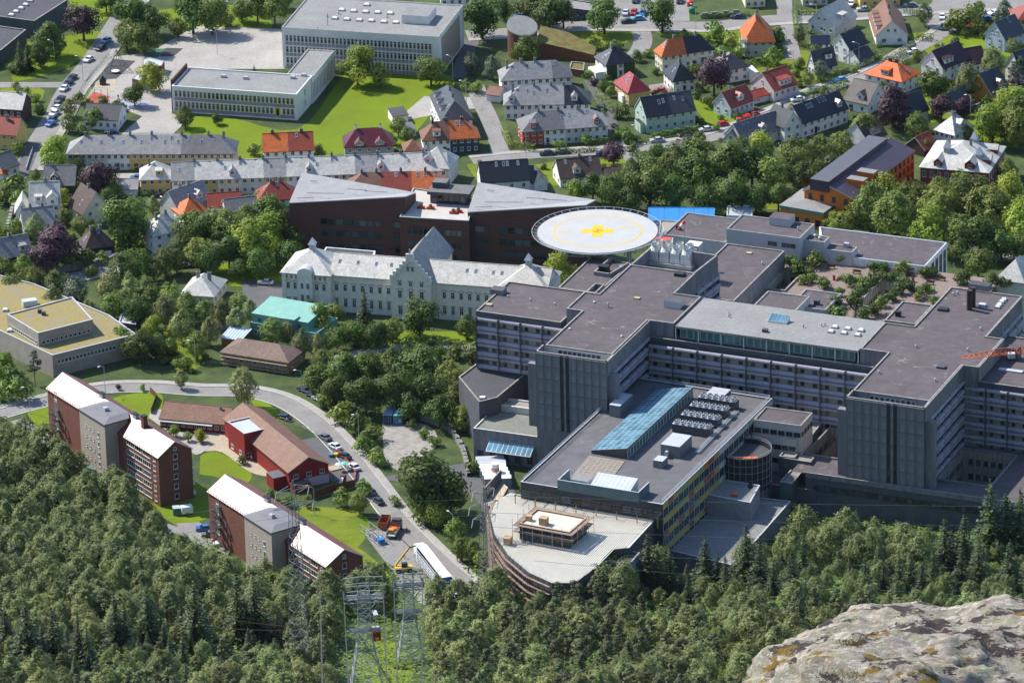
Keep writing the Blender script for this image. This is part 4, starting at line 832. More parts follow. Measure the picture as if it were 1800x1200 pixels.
r, P = polyblock('tan flat-roofed building with mossy yellow roof at the left edge', [(92,624),(240,587),(192,553),(60,498),(-60,468),(-60,552)], 6.5, TANW, MOSS, name='mossy_building', cat='building', edge=LMET)
P2 = sorted(P, key=lambda p: p[1]); a = P2[0]; rt = max(P, key=lambda p: p[0]); lf = min(P, key=lambda p: p[0]+p[1]*.2)
for p0, p1, n in ((a, rt, 16),):
    windows(r, Vector(p0)+(Vector(p1)-Vector(p0))*.05, Vector(p0)+(Vector(p1)-Vector(p0))*.75, 3.6, n, .95, 1.2, mull=0)
r3, P3 = polyblock('', [(12,552),(67,585),(163,561),(127,521)], 10.2, TANW, MOSS, z0=6.1, root=r, pname='upper_storey', edge=LMET)
q = sorted(P3, key=lambda p: p[1])[:1][0]; e1 = max(P3, key=lambda p: p[0]); e0 = min(P3, key=lambda p: p[0])
windows(r, Vector(q), Vector(e1), 6.6, 11, .9, 1.0, mull=0, inset=.8); windows(r, Vector(e0), Vector(q), 6.6, 14, .9, 1.0, mull=0, inset=.8)
for p in ((70,549),(77,553)): rbox(r, 'roof_vent', p, 9.9, 1.1, 1.1, .9, DGREY)
rbox(r, 'plant_box', (52,536), 6.2, 4, 2.4, 1.6, LMET, .3)
for p in ((10,546),(18,582)): dome(r, p, 6.2, 1.6, 1.4)
r, P = polyblock('grey flat-roofed hut between the trees', [(208,566),(239,570),(240,553),(213,551)], 2.8, CONCD, LMET, name='hut', cat='hut', edge=LMET)
H = House('brown-tiled bungalow with timber walls under renovation on the bend', (389,617), (506,635), (534,611), 3.8, 2.4, 'hip', mat('bare timber',(.45,.25,.09),.8,.35,.4,stretch=(1,1,5)), mat('worn brown tile',(.19,.13,.105),.7,.2,.3,cells=2.6), group=None); H.wins([1.2],5,0,2,w=1.2,hh=1.1)
b = MB()
for i in range(9): x = H.L*(.05+i*.11); b.bar((x,-1.0,-1.5),(x,-1.0,3.6),.05,STEEL); 
for z in (.6,1.7,2.8): b.bar((0,-1.0,z),(H.L,-1.0,z),.05,STEEL); b.box(0,-1.0,z-.06,H.L,-.4,z,BEIGE)
part('scaffold', b, H.root)
H = House('small shed with a blue-white striped sheet roof', (389,592), (424,597), 6, 2.6, .8, 'shed', mat('timber',(.3,.17,.07),.8,.3), stripes('blue white sheet', (.55,.62,.7), (.25,.38,.55), .9, 0, .5), name='shed', cat='shed', group=None)
# --- kindergarten
KR = mat('red timber', (.27,.025,.025), .7, .2, .4); KT = mat('kindergarten tile', (.21,.11,.075), .65, .2, .4, cells=2.6)
H = House('red kindergarten wing with a long brown tiled roof above the main road', (508,828), (577,813), 41, 5.4, 3.0, 'gy', KR, KT, name='kindergarten', cat='kindergarten', group=None, dz=0, over=.5); H.wins([2.9], 3, w=1.4).wins([.6], 1, w=1.2)
b = MB(); b.box(4.2,-.05,-1,H.L+.02,-.003,2.4,mat('lilac render',(.5,.44,.52),.85,.1)); part('plinth', b, H.root)
H.box('lean_to', -.32, .05, 0, -.004, .16, 3.4, KR, S_MD); H.box('porch', .0, -.06, -1, .45, -.006, 2.2, KR, S_MD)
H = House('low red kindergarten wing with a rust brown roof', (281,733), (398,744), 10, 3.0, 2.6, 'gx', KR, KT, name='kindergarten', cat='kindergarten', group=None); H.wins([.9], 10, w=1.2); b = MB(); b.box(0,-1.3,2.3,H.L*.8,-.4,2.4,LMET); part('awning', b, H.root); H.chim((.85,.4),w=.5,up=.2)
H = Block('tall red kindergarten hall with a grey metal roof', (400,741), (429,762), (467,750), 7.6, KR, LMET, par=.1, name='kindergarten', cat='kindergarten', edge=LMET); H.wins([.8], 2, 0, 3, w=1.4); rbox(H.root, 'roof_vent', (431,752), 5.3, .9, .9, .6, BLACK)
# --- brick apartment blocks
APB = mat('brick red facade', (.19,.075,.052), .85, .2, .6, sc2=5); APR = mat('glossy wine red sheet', (.17,.03,.035), .36, .12, .3, spec=.9, sc2=1.0)
APS = mat('beige stair tower', (.40,.34,.29), .85, .12, .4)
def flats(label, p1, p2, p3, h, stair, chimney, dz, rows):
    H = House(label, p1, p2, p3, h, 3.2, 'gx', APB, APR, name='apartment_block', cat='apartment block', group='brick apartment blocks', dz=dz, over=.35)
    L, D = H.L, H.D; b = MB(); b.prism([(0,0),(L,0),(L,D),(0,D)], -9, -1.4, APB, top=False); part('foundation', b, H.root)
    zt = h+3.0; S0 = [local(H.root, W(x, y, zt+dz)) for x, y in stair]; x0, x1 = S0[0].x, S0[1].x; y0 = (S0[0].y+S0[1].y)/2
    for z in rows:
        windows(H.root, (x1+4.5, 0), (L-4.2, 0), z, 3, 4.2, 1.5, mull=3); windows(H.root, (L-3, 0), (L-1, 0), z, 1, 1.2, 1.5); windows(H.root, (x0-6, 0), (x0-1, 0), z, 1, 4.2, 1.5, mull=3)
        windows(H.root, (L, D*.35), (L, D*.65), z, 1, 1.3, 1.5, mull=0); windows(H.root, (3, 0), (6, 0), z, 1, 1.2, 2.2)
    windows(H.root, (L, D*.4), (L, D*.6), h+.6, 1, .9, 1.0)
    b = MB(); b.box(x0, y0, -9, x1, D*.3, zt, APS, top=False); part('stair_tower', b, H.root)
    b = MB(); m_ = mat('stair roof felt', (.19, .19, .205), .8, .15); e = .3; xm = (x0+x1)/2
    q = [(x0-e,y0-e,zt),(x1+e,y0-e,zt),(x1+e,D*.34,zt+.1),(x0-e,D*.34,zt+.1),(x0+2.2,y0+2.6,zt+.7),(x1-2.2,y0+2.6,zt+.7),(x1-2.2,D*.46,zt+.7),(x0+2.2,D*.46,zt+.7)]
    b.add(q, [(0,1,5,4),(1,2,6,5),(3,0,4,7),(4,5,6,7),(2,3,7,6)], m_); b.add([(x,y,z-.25) for x,y,z in q[:4]]+q[:4], [(0,1,5,4),(1,2,6,5),(3,0,4,7),(3,2,1,0)], BLACK); b.box(xm-.6,y0+3.6,zt+.6,xm+.6,y0+4.8,zt+1.6,STEEL); part('stair_roof', b, H.root)
    for z in rows:
        windows(H.root, (x0+2.2, y0), (x1-5.2, y0), z+.9, 3, .5, .6, mull=0); windows(H.root, (x1-4.6, y0), (x1-2.6, y0), z+.1, 1, .9, 1.4, mull=0)
    b = MB(); b.box(x0+4,y0-1.4,-9,x0+7,y0-.01,1.6-0,APS); b.box(x0+3.6,y0-1.8,1.6,x0+7.4,y0+.0,1.8,mat('green copper',(.10,.24,.2),.6,.3)); part('entrance_porch', b, H.root)
    b = MB()
    for k in range(3):
        z = 2.2+k*3.0
        for i in range(13):
            t0 = math.pi*2*i/12; r0 = .9; b.box(5-.02+r0*math.cos(t0)-.3, -1.7+r0*math.sin(t0)-.3, z-1.5+i*.2, 5+r0*math.cos(t0)+.3, -1.7+r0*math.sin(t0)+.3, z-1.42+i*.2, DGREY)
        b.box(4.2,-1.2,z+.9,6.2,-.02,z+1.0,DGREY)
    b.bar((5,-1.7,-3),(5,-1.7,10),.12,STEEL,6); part('spiral_stair', b, H.root)
    for fx, fy in chimney: 
        z = H.rz(fx*L, fy*D); b = MB(); b.box(-.7,-.6,z-.5,.7,.6,z+3.0,APB); b.box(-.8,-.7,z+3,.8,.7,z+3.2,BLACK); part('chimney', b, H.root, loc=(fx*L, fy*D, 0))
    for fx in (.36, .66):
        z = H.h+H.rh; b = MB(); b.box(-.9,-.5,z-.3,.9,.5,z+.9,STEEL); b.box(-1,-.6,z+.9,1,.6,z+1.1,BLACK); part('roof_vent', b, H.root, loc=(fx*L, D*.5, 0))
    b = MB()
    for i in range(int(L/1.2)): x = .6+i*1.2; b.box(x-.1,-.3,h-.05,x+.1,-.2,h+.3,APR)
    part('snow_guard', b, H.root)
    for z in rows[:-1]:
        b = MB(); b.box(L*.62,D+.004,z-.9,L*.98,D+1.3,z-.75,CONC); b.box(L*.62,D+1.2,z-.75,L*.98,D+1.3,z+.25,WHITE); b.box(L*.98-.1,D+.01,z-.75,L*.98,D+1.2,z+.25,WHITE); part('balcony', b, H.root)
    return H
FA = flats('brick apartment block with a shining roof above the lawn, one tall chimney', (83,681), (278,803), (337,787), 13.6, [(139,718),(184,746)], [(.76,.42)], .5, (.6,3.4,6.2,9.0,11.7))
FB = flats('nearer brick apartment block with a shining roof, half hidden in the wood', (366,862), (573,994), (635,974), 11.5, [(430,905),(476,936)], [], 2.5, (1.0,3.8,6.6,9.4))
# ---------------------------------------------------------------- the hospital complex
HA = R(-23.3); HU = Vector((math.cos(HA), math.sin(HA), 0)); HV = Vector((-math.sin(HA), math.cos(HA), 0))
HG = 'concrete blocks of the large hospital'
DSTRIP = mat('dark window recess', (.045,.045,.05), .6, .3)
def band_mesh(L, hh, out):
    key = ('band', round(L, 1), hh, out)
    if key not in MESHC:
        pr = [(0,0),(-out*.9,.06*hh),(-out,.35*hh),(-out,.62*hh),(-out*.72,.93*hh),(0,hh)]; b = MB(); n = len(pr)
        vs = [(-L/2,y,z) for y,z in pr]+[(L/2,y,z) for y,z in pr]
        b.add(vs, [(i,n+i,n+i+1,i+1) for i in range(n-1)]+[tuple(range(n)),tuple(range(n,2*n))[::-1]], SPAN); MESHC[key] = b.data('spandrel')
    return MESHC[key]
def bands(root, p0, p1, ztop, st, bays, first=True, pan=True):
    """storeys of twin concrete bands with a window strip between, left to right as seen"""
    p0, p1 = Vector(p0[:2]), Vector(p1[:2]); d = p1-p0; L = d.length; nr = Vector((d.y,-d.x))/L; rz = math.atan2(d.y, d.x); bl = L/bays
    H_ = 3.65; zb = ztop-1.15-st*H_
    b = MB(); 
    for k in range(st): b.box(-L/2, -.012, ztop-1.2-(k+1)*H_+1.0, L/2, -.004, ztop-1.2-(k+1)*H_+3.5, DSTRIP)
    c = (p0+p1)/2; part('window_recess', b, root, loc=(c.x, c.y, 0), rz=rz)
    b = MB()
    for i in range(bays+1): x = -L/2+L*i/bays; b.box(x-.16, -.95 if pan else -.3, zb+.3, x+.16, -.013, ztop-1.1, CONCD)
    part('pilaster', b, root, loc=(c.x, c.y, 0), rz=rz)
    ma, mb_ = band_mesh(bl-.3, 1.15, .85), band_mesh(bl-.3, .9, .7)
    for k in range(st):
        z = ztop-1.2-k*H_
        for i in range(bays):
            p = p0+d*(i+.5)/bays
            link('spandrel', mb_, root, (p.x, p.y, z-.95), rz)
            link('spandrel', ma, root, (p.x, p.y, z-3.5), rz)
            if pan:
                key = ('bpanel', round(bl, 1))
                if key not in MESHC:
                    q = MB(); w = bl
                    for x0, x1 in ((-.47,-.34),(-.17,.16),(.34,.47)): q.box(x0*w,-.1,0,x1*w,-.014,1.3,BEIGE)
                    MESHC[key] = q.data('infill_panel')
                link('infill_panel', MESHC[key], root, (p.x, p.y, z-2.3), rz)
                for f in (-.255, .25):
                    w_ = p0+d*((i+.5+f)/bays); link('window', window_mesh(bl*.165, 1.3, DGREY, GLASS, 0, False), root, (w_.x+nr.x*.02, w_.y+nr.y*.02, z-2.3), rz)
def panels(root, p0, p1, z0, z1, cols, slits, rows, m=CONC):
    """front of a tower: big concrete panels with open joints, split by dark window slits"""
    p0, p1 = Vector(p0[:2]), Vector(p1[:2]); d = p1-p0; L = d.length; rz = math.atan2(d.y, d.x); rh = (z1-z0)/rows
    def seg(a, b_, n, out=.0):
        w = (b_-a)*L/n; key = ('panel', round(w, 2), round(rh, 2), m.name)
        if key not in MESHC: q = MB(); q.box(-w/2+.05, -.28, .05, w/2-.05, -.004, rh-.05, m); MESHC[key] = q.data('concrete_panel')
        for i in range(n):
            p = p0+d*(a+(b_-a)*(i+.5)/n)+Vector((d.y,-d.x))/L*out
            for k in range(rows): link('concrete_panel', MESHC[key], root, (p.x, p.y, z0+k*rh), rz)
    edges = [0]+[x for s in slits for x in s]+[1]
    for j in range(0, len(edges), 2): seg(edges[j], edges[j+1], max(1, round((edges[j+1]-edges[j])*cols)), cols and (.0 if j != 2 or len(edges) < 6 else .0))
    for a, b_ in slits:
        q = MB(); q.box(-(b_-a)*L/2+.06, -.1, z0, (b_-a)*L/2-.06, -.004, z1-.4, DSTRIP); c = p0+d*(a+b_)/2; part('window_slit', q, root, loc=(c.x, c.y, 0), rz=rz)
        for k in range(rows-2): 
            if k % 2: continue
            link('window', window_mesh((b_-a)*L-.3, rh*.5, DGREY, GLASS, 0, False), root, (c.x+d.y/L*.11, c.y-d.x/L*.11, z0+(k+.6)*rh), rz)
    c = (p0+p1)/2
    return rz
def wallbox(root, name, p0, p1, z0, z1, t, m, top=None, off=0.0):
    p0, p1 = Vector(p0[:2]), Vector(p1[:2]); d = p1-p0; c = (p0+p1)/2; b = MB(); b.box(-d.length/2, -off, z0, d.length/2, t-off, z1, m, top or EDGE); return part(name, b, root, loc=(c.x, c.y, 0), rz=math.atan2(d.y, d.x))
RT = 33.5
def tower(label, main, front, slits, cols, zbase):
    root, P = polyblock(label, main, RT, CONC, BITU, z0=-3, ang=HA, name='hospital_tower', cat='hospital wing', group=HG)
    A, B, B2, A2 = [local(root, W(x, y, RT)) for x, y in front]
    d = (B-A); u = local(root, Vector(root.location)+HU)-local(root, root.location); v = Vector((-u.y, u.x, 0))
    L = d.dot(u); D = (A2-A).dot(v); B = A+u*L; A2 = A+v*D; B2 = B+v*D
    b = MB(); b.prism([(p.x, p.y) for p in (A, B, B2, A2)], -3, RT-3.4, CONC, top=GREYR); part('front_bay', b, root)
    wallbox(root, 'front_parapet', A, B, RT-3.4, RT, .4, CONC); 
    wallbox(root, 'side_parapet', A2, A, RT-3.4, RT, .4, CONC, off=0); wallbox(root, 'side_parapet', B, B2, RT-3.4, RT, .4, CONC)
    a2, b2 = A2-v*.02, B2-v*.02; windows(root, a2-v*.13+(b2-a2)*.22, a2-v*.13+(b2-a2)*.82, RT-2.4, 9, 1.25, 1.6, frame=LMET, mull=0, sill=False)
    wallbox(root, 'rear_wall', a2-v*.12, b2-v*.12, RT-3.38, RT-.38, .1, mat('cream painted wall', (.66,.63,.54), .85, .1))
    panels(root, A, B, zbase, RT-.3, cols, slits, max(4, round((RT-zbase)/3.65)))
    for p, q in ((A, -u), (B, u)):
        c = p+v*1.6+q*.0; b = MB(); b.box(-1.2 if q is u else -1.2, -.9, zbase, 1.2, .9, RT-4, CONC); part('corner_fin', b, root, loc=(c.x+q.x*1.3, c.y+q.y*1.3, 0), rz=HA)
    return root, u, v, A, B, A2, B2
T1, u, v, A, B, A2, B2 = tower('concrete tower wing with slotted end wall in front of the cooling fans', [(960,606),(1076,622),(1138,562),(1183,568),(1234,521),(1187,515),(1221,480),(1109,464),(1052,516),(1030,512),(994,541),(1021,546)], [(941,617),(1067,634),(1076,622),(960,606)], [(.345,.39),(.425,.47)], 9, 12)
lp = lambda r, x, y, z: local(r, W(x, y, z))
B3 = lp(T1, 1138, 562, RT); B3 = B2+v*(B3-B2).dot(v); wallbox(T1, 'upper_wall_panel', B+u*.02, B3+u*.02, RT-4.2, RT-.02, .25, CONC, off=.25)
bands(T1, B+v*3, B3, RT-3, 6, 5, pan=False)
# cooling plant pit
pit = [lp(T1, *p, RT) for p in ((1109,464),(1221,480),(1262,448),(1147,431))]; PL = mat('pale platform concrete', (.50,.47,.40), .85, .2, .4)  # pale concrete is the colour of the cooling platform
b = MB(); b.prism([(p.x, p.y) for p in pit], -3, RT-4.6, CONC, top=GREYR); part('plant_pit', b, T1)
for i, j in ((1,2),(2,3),(3,0)): wallbox(T1, 'pit_wall', pit[i], pit[j], RT-4.6, RT, .45, CONC, off=0)
bands(T1, pit[1]+v*.3+u*.0, pit[2], RT-4.5, 3, 3, pan=False)
cu = W(1183,460,RT-4); cool = thing('cooling_tower_bank', 'white bank of eight rooftop cooling fans on a railed platform', 'cooling units', (cu.x, cu.y, RT-4.4), HA)
CW = mat('white coolers', (.66,.66,.62), .5, .12, .8)
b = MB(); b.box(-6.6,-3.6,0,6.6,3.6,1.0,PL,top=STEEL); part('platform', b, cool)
b = MB()
for x in (-6.5,-3.25,0,3.25,6.5):
    for y in (-3.5,3.5): b.bar((x,y,1),(x,y,2.2),.05,CW)
for y in (-3.5,3.5):
    for z in (1.6,2.2): b.bar((-6.5,y,z),(6.5,y,z),.04,CW)
part('railing', b, cool)
q = MB(); q.box(-1.35,-1.3,0,1.35,1.3,2.9,CW); k = 12
vs = [(1.35*sx,1.3*sy,2.9) for sx,sy in ((-1,-1),(1,-1),(1,1),(-1,1))]; q.bar((0,0,2.9),(0,0,3.9),1.62,CW,12,.95); part_mesh = q.data('cooler')
fan = MB(); n = 14
for i in range(n):
    a0, a1 = 2*math.pi*i/n, 2*math.pi*(i+1)/n
    for r0, r1, z0, z1 in ((.95,1.05,3.85,4.6),): fan.add([(r0*math.cos(a0),r0*math.sin(a0),z0),(r0*math.cos(a1),r0*math.sin(a1),z0),(r1*math.cos(a1),r1*math.sin(a1),z1),(r1*math.cos(a0),r1*math.sin(a0),z1)], [(0,1,2,3)], CW)
    fan.add([(0,0,4.1),(.9*math.cos(a0),.9*math.sin(a0),4.1),(.9*math.cos(a1),.9*math.sin(a1),4.1)], [(0,1,2)], DGREY if i % 2 else LMET)
fan_mesh = fan.data('fan')
for i in range(4):
    for j in range(2): o = link('cooler', part_mesh, cool, (-4.6+i*3.05, -1.4+j*2.8, 1.0)); link('fan', fan_mesh, o)
# rooftop items of T1
rbox(T1, 'roof_hut', (1185,538), RT-.35, 4.6, 3.4, 1.9, LMET, HA, CONCD); rbox(T1, 'roof_hatch', (1195,484), RT-.35, 2.6, 2.2, .8, BLACK, HA)
for p in ((1069,540),(1045,532),(1002,579),(1093,592)): vent(T1, p, RT-.35, .3, 1.4 if p[0]==1069 else .5)
rbox(T1, 'roof_light', (1120,525), RT-.35, 1.5, 1.2, .4, mat('yellowed dome',(.5,.4,.2),.5,.2), HA)
for p in ((1176,530),(1194,530),(1197,520)): b = MB(); b.bar((0,0,0),(0,0,4.2),.05,STEEL); q = lp(T1,*p,RT-.35); part('antenna', b, T1, loc=(q.x,q.y,RT-.35))
r, P = polyblock('concrete light shaft box beside the tower roof', [(1030,512),(1047,515),(1062,500),(1046,497)], RT-.5, CONC, DARKR, z0=20, ang=HA, name='light_shaft', cat='shaft', par=2.5)
# left block
LB, P = polyblock('six-storey hospital wing at the left with twin concrete bands', [(838,546),(994,568),(1033,513),(893,494)], 30.0, CONCD, BITU, ang=HA, name='hospital_wing', cat='hospital wing', group=HG)
f0, f1 = sorted(sorted(P, key=lambda p: p[1])[:2], key=lambda p: p[0])
f0, f1 = lp(LB, 838, 546, 30), lp(LB, 994, 568, 30); bands(LB, f0, f1, 29.6, 4, 4)
rbox(LB, 'shaft_box', (876,515), 29.65, 3.6, 3.0, 1.4, CONC, HA, CONCD); rbox(LB, 'roof_light', (860,537), 29.65, 1.6, 1.3, .5, mat('yellowed dome',(.5,.4,.2),.5,.2), HA)
for p in ((932,528),(975,535),(893,522)): vent(LB, p, 29.65, .25, .6)
r, P = polyblock('dark hospital roof between the helipad and the left wing', [(981,505),(1040,449),(1080,455),(1109,463),(1050,515)], 28.6, CONC, BITU, name='hospital_wing', cat='hospital wing', group=HG)
rbox(r, 'roof_unit', (1062,476), 28.3, 2.6, 2, 1.6, BLACK, HA); vent(r, (1092,472), 28.3, .35, 1)
for a_, b_ in (((1046,482),(1077,455)),((1046,482),(1072,486)),((1072,486),(1106,466))):
    wallbox(r, 'parapet', lp(r,*a_,28.6), lp(r,*b_,28.6), 28.2, 29.4, .4, CONC)
# middle slab with glazed penthouse
MBK, P = polyblock('long middle hospital slab with twin concrete bands and glazed top storey', [(1141,594),(1535,643),(1600,577),(1206,527)], 29.3, CONCD, mat('blue grey ledge',(.16,.18,.22),.7,.15), ang=HA, name='hospital_slab', cat='hospital wing', group=HG)
m0, m1 = lp(MBK, 1141, 594, 29.3), lp(MBK, 1535, 643, 29.3); m1 = m0+u*(m1-m0).dot(u); bands(MBK, m0, m1, 28.9, 6, 9)
pp = [lp(MBK, x, y, 33.0) for x, y in ((1187,573),(1511,613),(1559,567),(1235,523))]; q0 = pp[0]; uu = (pp[1]-q0).dot(u); vv = (pp[3]-q0).dot(v)
c4 = [q0, q0+u*uu, q0+u*uu+v*vv, q0+v*vv]; b = MB(); e = 1.0
ins = [q0+u*e+v*e, q0+u*(uu-e)+v*e, q0+u*(uu-e)+v*(vv-e), q0+u*e+v*(vv-e)]; b.prism([(p.x,p.y) for p in ins], 28.9, 32.4, DGREY, top=False); part('penthouse_wall', b, MBK)
b = MB(); b.prism([(p.x,p.y) for p in c4], 32.4, 33.0, EDGE, top=GREYR, bottom=True); part('penthouse_roof', b, MBK)
windows(MBK, ins[0], ins[1], 29.6, 26, (uu-2)/26-.12, 2.6, frame=LMET, glass=GLASSG, mull=0, sill=False)
b = MB()
for i in range(9): p = q0+u*(uu*i/8)+v*.3; b.bar((p.x,p.y,29.2),(p.x,p.y,32.5),.14,WHITE,6)
part('column', b, MBK)
for p in ((1461,584),(1484,586.5),(1508,590),(1468,576),(1491,579),(1514,582)): dome(MBK, p, 33.0, 1.7, 1.3, HA)
sk = lp(MBK, 1369, 565, 33.0); b = MB(); b.prism([(-2.6,-1.3),(2.6,-1.3),(2.6,1.3),(-2.6,1.3)], 0, [.4,.4,1.6,1.6], FRAME); o = part('skylight', b, MBK, loc=(sk.x,sk.y,33.0), rz=HA)
for i in range(5): b = MB(); x = -2.5+i*1.02; b.add([(x,-1.25,.47),(x+.9,-1.25,.47),(x+.9,1.2,1.62),(x,1.2,1.62)], [(0,1,2,3)], GLASSB); part('pane', b, o)
rbox(MBK, 'roof_vent', (1345,583), 33, 1.4, 1.2, .8, DGREY, HA)
for p in ((1281,557),(1281,553),(1412,575),(1444,573),(1450,572)): vent(MBK, p, 33, .25, .9)
# second tower
T2, u2, v2, A, B, A2, B2 = tower('concrete tower wing with slotted end wall nearest the orange crane', [(1500,685),(1636,705),(1689,641),(1719,645),(1763,595),(1733,590),(1798,521),(1671,503),(1608,573),(1556,566),(1511,612),(1561,619)], [(1487,697),(1624,717),(1635,705),(1499,685)], [(.525,.57),(.61,.655)], 9, 11.4)
B3 = lp(T2, 1689, 641, RT); B3 = B2+v*(B3-B2).dot(v); wallbox(T2, 'upper_wall_panel', B+u*.02, B3+u*.02, RT-4.2, RT-.02, .25, CONC, off=.25)
bands(T2, B+v*3, B3, RT-3, 6, 5, pan=False)
C0, C1 = lp(T2, 1719, 645, RT), lp(T2, 1763, 595, RT); wallbox(T2, 'upper_wall_panel', C0+u*.1, C0+v*(C1-C0).dot(v)+u*.1, RT-4.2, RT-.02, .25, CONC, off=.25)
C0, C1 = lp(T2, 1733, 590, RT), lp(T2, 1798, 521, RT); C1 = C0+v*(C1-C0).dot(v); wallbox(T2, 'upper_wall_panel', C0+u*.1, C1+u*.1, RT-4.2, RT-.02, .25, CONC, off=.25); bands(T2, C0+u*.1, C1+u*.1, RT-3, 3, 5, pan=False)
for p in ((1704,544),(1710,539)): q = lp(T2,*p,RT-.35); b = MB(); b.cyl(0,0,0,5.2,.75,mat('rust brown flue',(.05,.03,.028),.6,.2),12); b.cyl(0,0,5.2,5.5,.8,MATS['rust brown flue'],12); part('flue', b, T2, loc=(q.x,q.y,RT-.35))
for p in ((1655,646),(1692,544)): pass
rbox(T2, 'roof_hatch', (1658,545), RT-.35, 2.6, 2.0, .6, BLACK, HA); rbox(T2, 'roof_hatch', (1655,646), RT-.35, 2.2, 1.8, .5, DGREY, HA); rbox(T2, 'roof_box', (1723,509), RT-.35, 5.6, 2.8, 1.8, CONC, HA, DARKR)
rbox(T2, 'roof_unit', (1727,538), RT-.35, 1.8, 1.4, .7, LMET, HA)
for p in ((1754,541),(1757,537),(1761,532),(1765,528)): dome(T2, p, RT-.35, 1.6, 1.2, HA)
for p in ((1676,519),(1683,517),(1610,611),(1545,656),(1644,670),(1724,580),(1701,617)): vent(T2, p, RT-.35, .28, .9)
# right wing, podium with sunken courts
RW, P = polyblock('right hospital wing with twin concrete bands cut by the picture edge', [(1696,667),(1850,688),(1925,610),(1772,590)], 29.3, CONCD, BITU, ang=HA, name='hospital_wing', cat='hospital wing', group=HG)
m0, m1 = lp(RW, 1696, 667, 29.3), lp(RW, 1850, 688, 29.3); m1 = m0+u*(m1-m0).dot(u); bands(RW, m0, m1, 28.9, 5, 4)
p = lp(RW, 1777, 652, 29); b = MB(); b.box(-3.2,-.7,0,3.2,.7,.4,LMET); part('roof_light', b, RW, loc=(p.x,p.y,28.95), rz=HA)
rbox(RW, 'roof_unit', (1782,630), 28.95, 3, 3, 3.2, DGREY, HA)
def court_slab(label, px, holes, z, z0, wall, rc, edge, hole_wall, name, cat, hd):
    o = W(*px[0], z); root = thing(name, label, cat, (o.x, o.y, 0), HA, HG)
    q = [local(root, W(x, y, z)) for x, y in px]; U0, U1, V0, V1 = 0, sum(p.x for p in q[1:3])/2, 0, sum(p.y for p in q[2:4])/2
    hs = []
    for h in holes:
        t = [local(root, W(x, y, z)) for x, y in h]; hs.append((min(t[0].x+t[3].x, 1e9)/2, (t[1].x+t[2].x)/2, (t[0].y+t[1].y)/2, (t[2].y+t[3].y)/2))
    us = sorted({U0, U1} | {x for h in hs for x in h[:2]}); vs = sorted({V0, V1} | {x for h in hs for x in h[2:]})
    b = MB(); 
    for i in range(len(us)-1):
        for j in range(len(vs)-1):
            cx, cy = (us[i]+us[i+1])/2, (vs[j]+vs[j+1])/2
            if any(h[0] < cx < h[1] and h[2] < cy < h[3] for h in hs): continue
            b.add([(us[i],vs[j],z),(us[i+1],vs[j],z),(us[i+1],vs[j+1],z),(us[i],vs[j+1],z)], [(0,1,2,3)], rc)
    part('roof', b, root); b = MB(); b.prism([(U0,V0),(U1,V0),(U1,V1),(U0,V1)], z0, z, wall, top=False); part('wall', b, root)
    for h in hs:
        b = MB(); P = [(h[0],h[2]),(h[0],h[3]),(h[1],h[3]),(h[1],h[2])]; n = 4
        for i in range(4):
            a, c = P[i], P[(i+1)%4]; b.add([(*a,z-hd),(*c,z-hd),(*c,z),(*a,z)], [(0,1,2,3)], hole_wall)
        b.add([(x,y,z-hd) for x,y in P], [(3,2,1,0)], GREYR); part('court_wall', b, root)
        b = MB(); t = .45
        for x0,y0,x1,y1 in ((h[0]-t,h[2]-t,h[1]+t,h[2]),(h[0]-t,h[3],h[1]+t,h[3]+t),(h[0]-t,h[2],h[0],h[3]),(h[1],h[2],h[1]+t,h[3])): b.box(x0,y0,z,x1,y1,z+.5,edge)
        part('court_kerb', b, root)
        for zz in ((z-4, z-8) if hd > 7 else (z-4,)):
            nx = max(2, int((h[1]-h[0])/2)); ny = max(2, int((h[3]-h[2])/2))
            windows(root, (h[0],h[3]), (h[1],h[3]), zz, nx, 1.2, 1.7, frame=DGREY, sill=False, inset=1.0); windows(root, (h[0],h[2]), (h[0],h[3]), zz, ny, 1.2, 1.7, frame=DGREY, sill=False, inset=1.0)
        b = MB()
        for i in range(int((h[1]-h[0])/1.3)+1): x = h[0]+i*1.3; b.box(x-.06,h[3]-.14,z-hd,x+.06,h[3]-.005,z,edge)
        for i in range(int((h[3]-h[2])/1.3)+1): y = h[2]+i*1.3; b.box(h[0]+.005,y-.06,z-hd,h[0]+.14,y+.06,z,edge)
        part('court_rib', b, root)
    return root, (U1, V1)
POD, (pu, pv_) = court_slab('low hospital podium with a sunken court at the foot of the towers', [(1416,831),(1860,899),(1990,757),(1545,697)], [[(1418,799),(1480,809),(1520,765),(1458,755)],[(1648,842),(1739,857),(1786,803),(1695,790)]], 11.4, -4, CONCD, BITU, CONC, mat('tan ribbed court wall',(.36,.30,.23),.85,.2), 'hospital_podium', 'podium', 9)
for zz, n in ((7.0, 40),): 
    b = MB(); b.box(2,-.05,zz-.2,pu*.95,-.004,zz+1.6,DSTRIP); part('window_strip', b, POD)
    windows(POD, (2,0), (pu*.95,0), zz, n, 1.3, 1.4, frame=DGREY, out=.055, mull=0, sill=False, skip=(3,9,10,17,18,26,31))
b = MB(); b.box(0,-.3,10.4,pu,-.004,11.75,CONC,EDGE); part('fascia', b, POD)
GARD = mat('reddish paving', (.24,.185,.16), .9, .18, .5, sc2=2)
GDN, _ = court_slab('roof garden terrace with reddish paving and two sunken courts', [(1240,528),(1640,585),(1790,497),(1376,441)], [[(1348,508),(1380,512),(1413,476),(1380,472)],[(1510,538),(1546,543),(1582,499),(1546,495)]], 12, 2, CONC, GARD, EDGE, mat('pale ribbed court wall',(.48,.45,.36),.85,.15), 'roof_garden', 'terrace', 7)
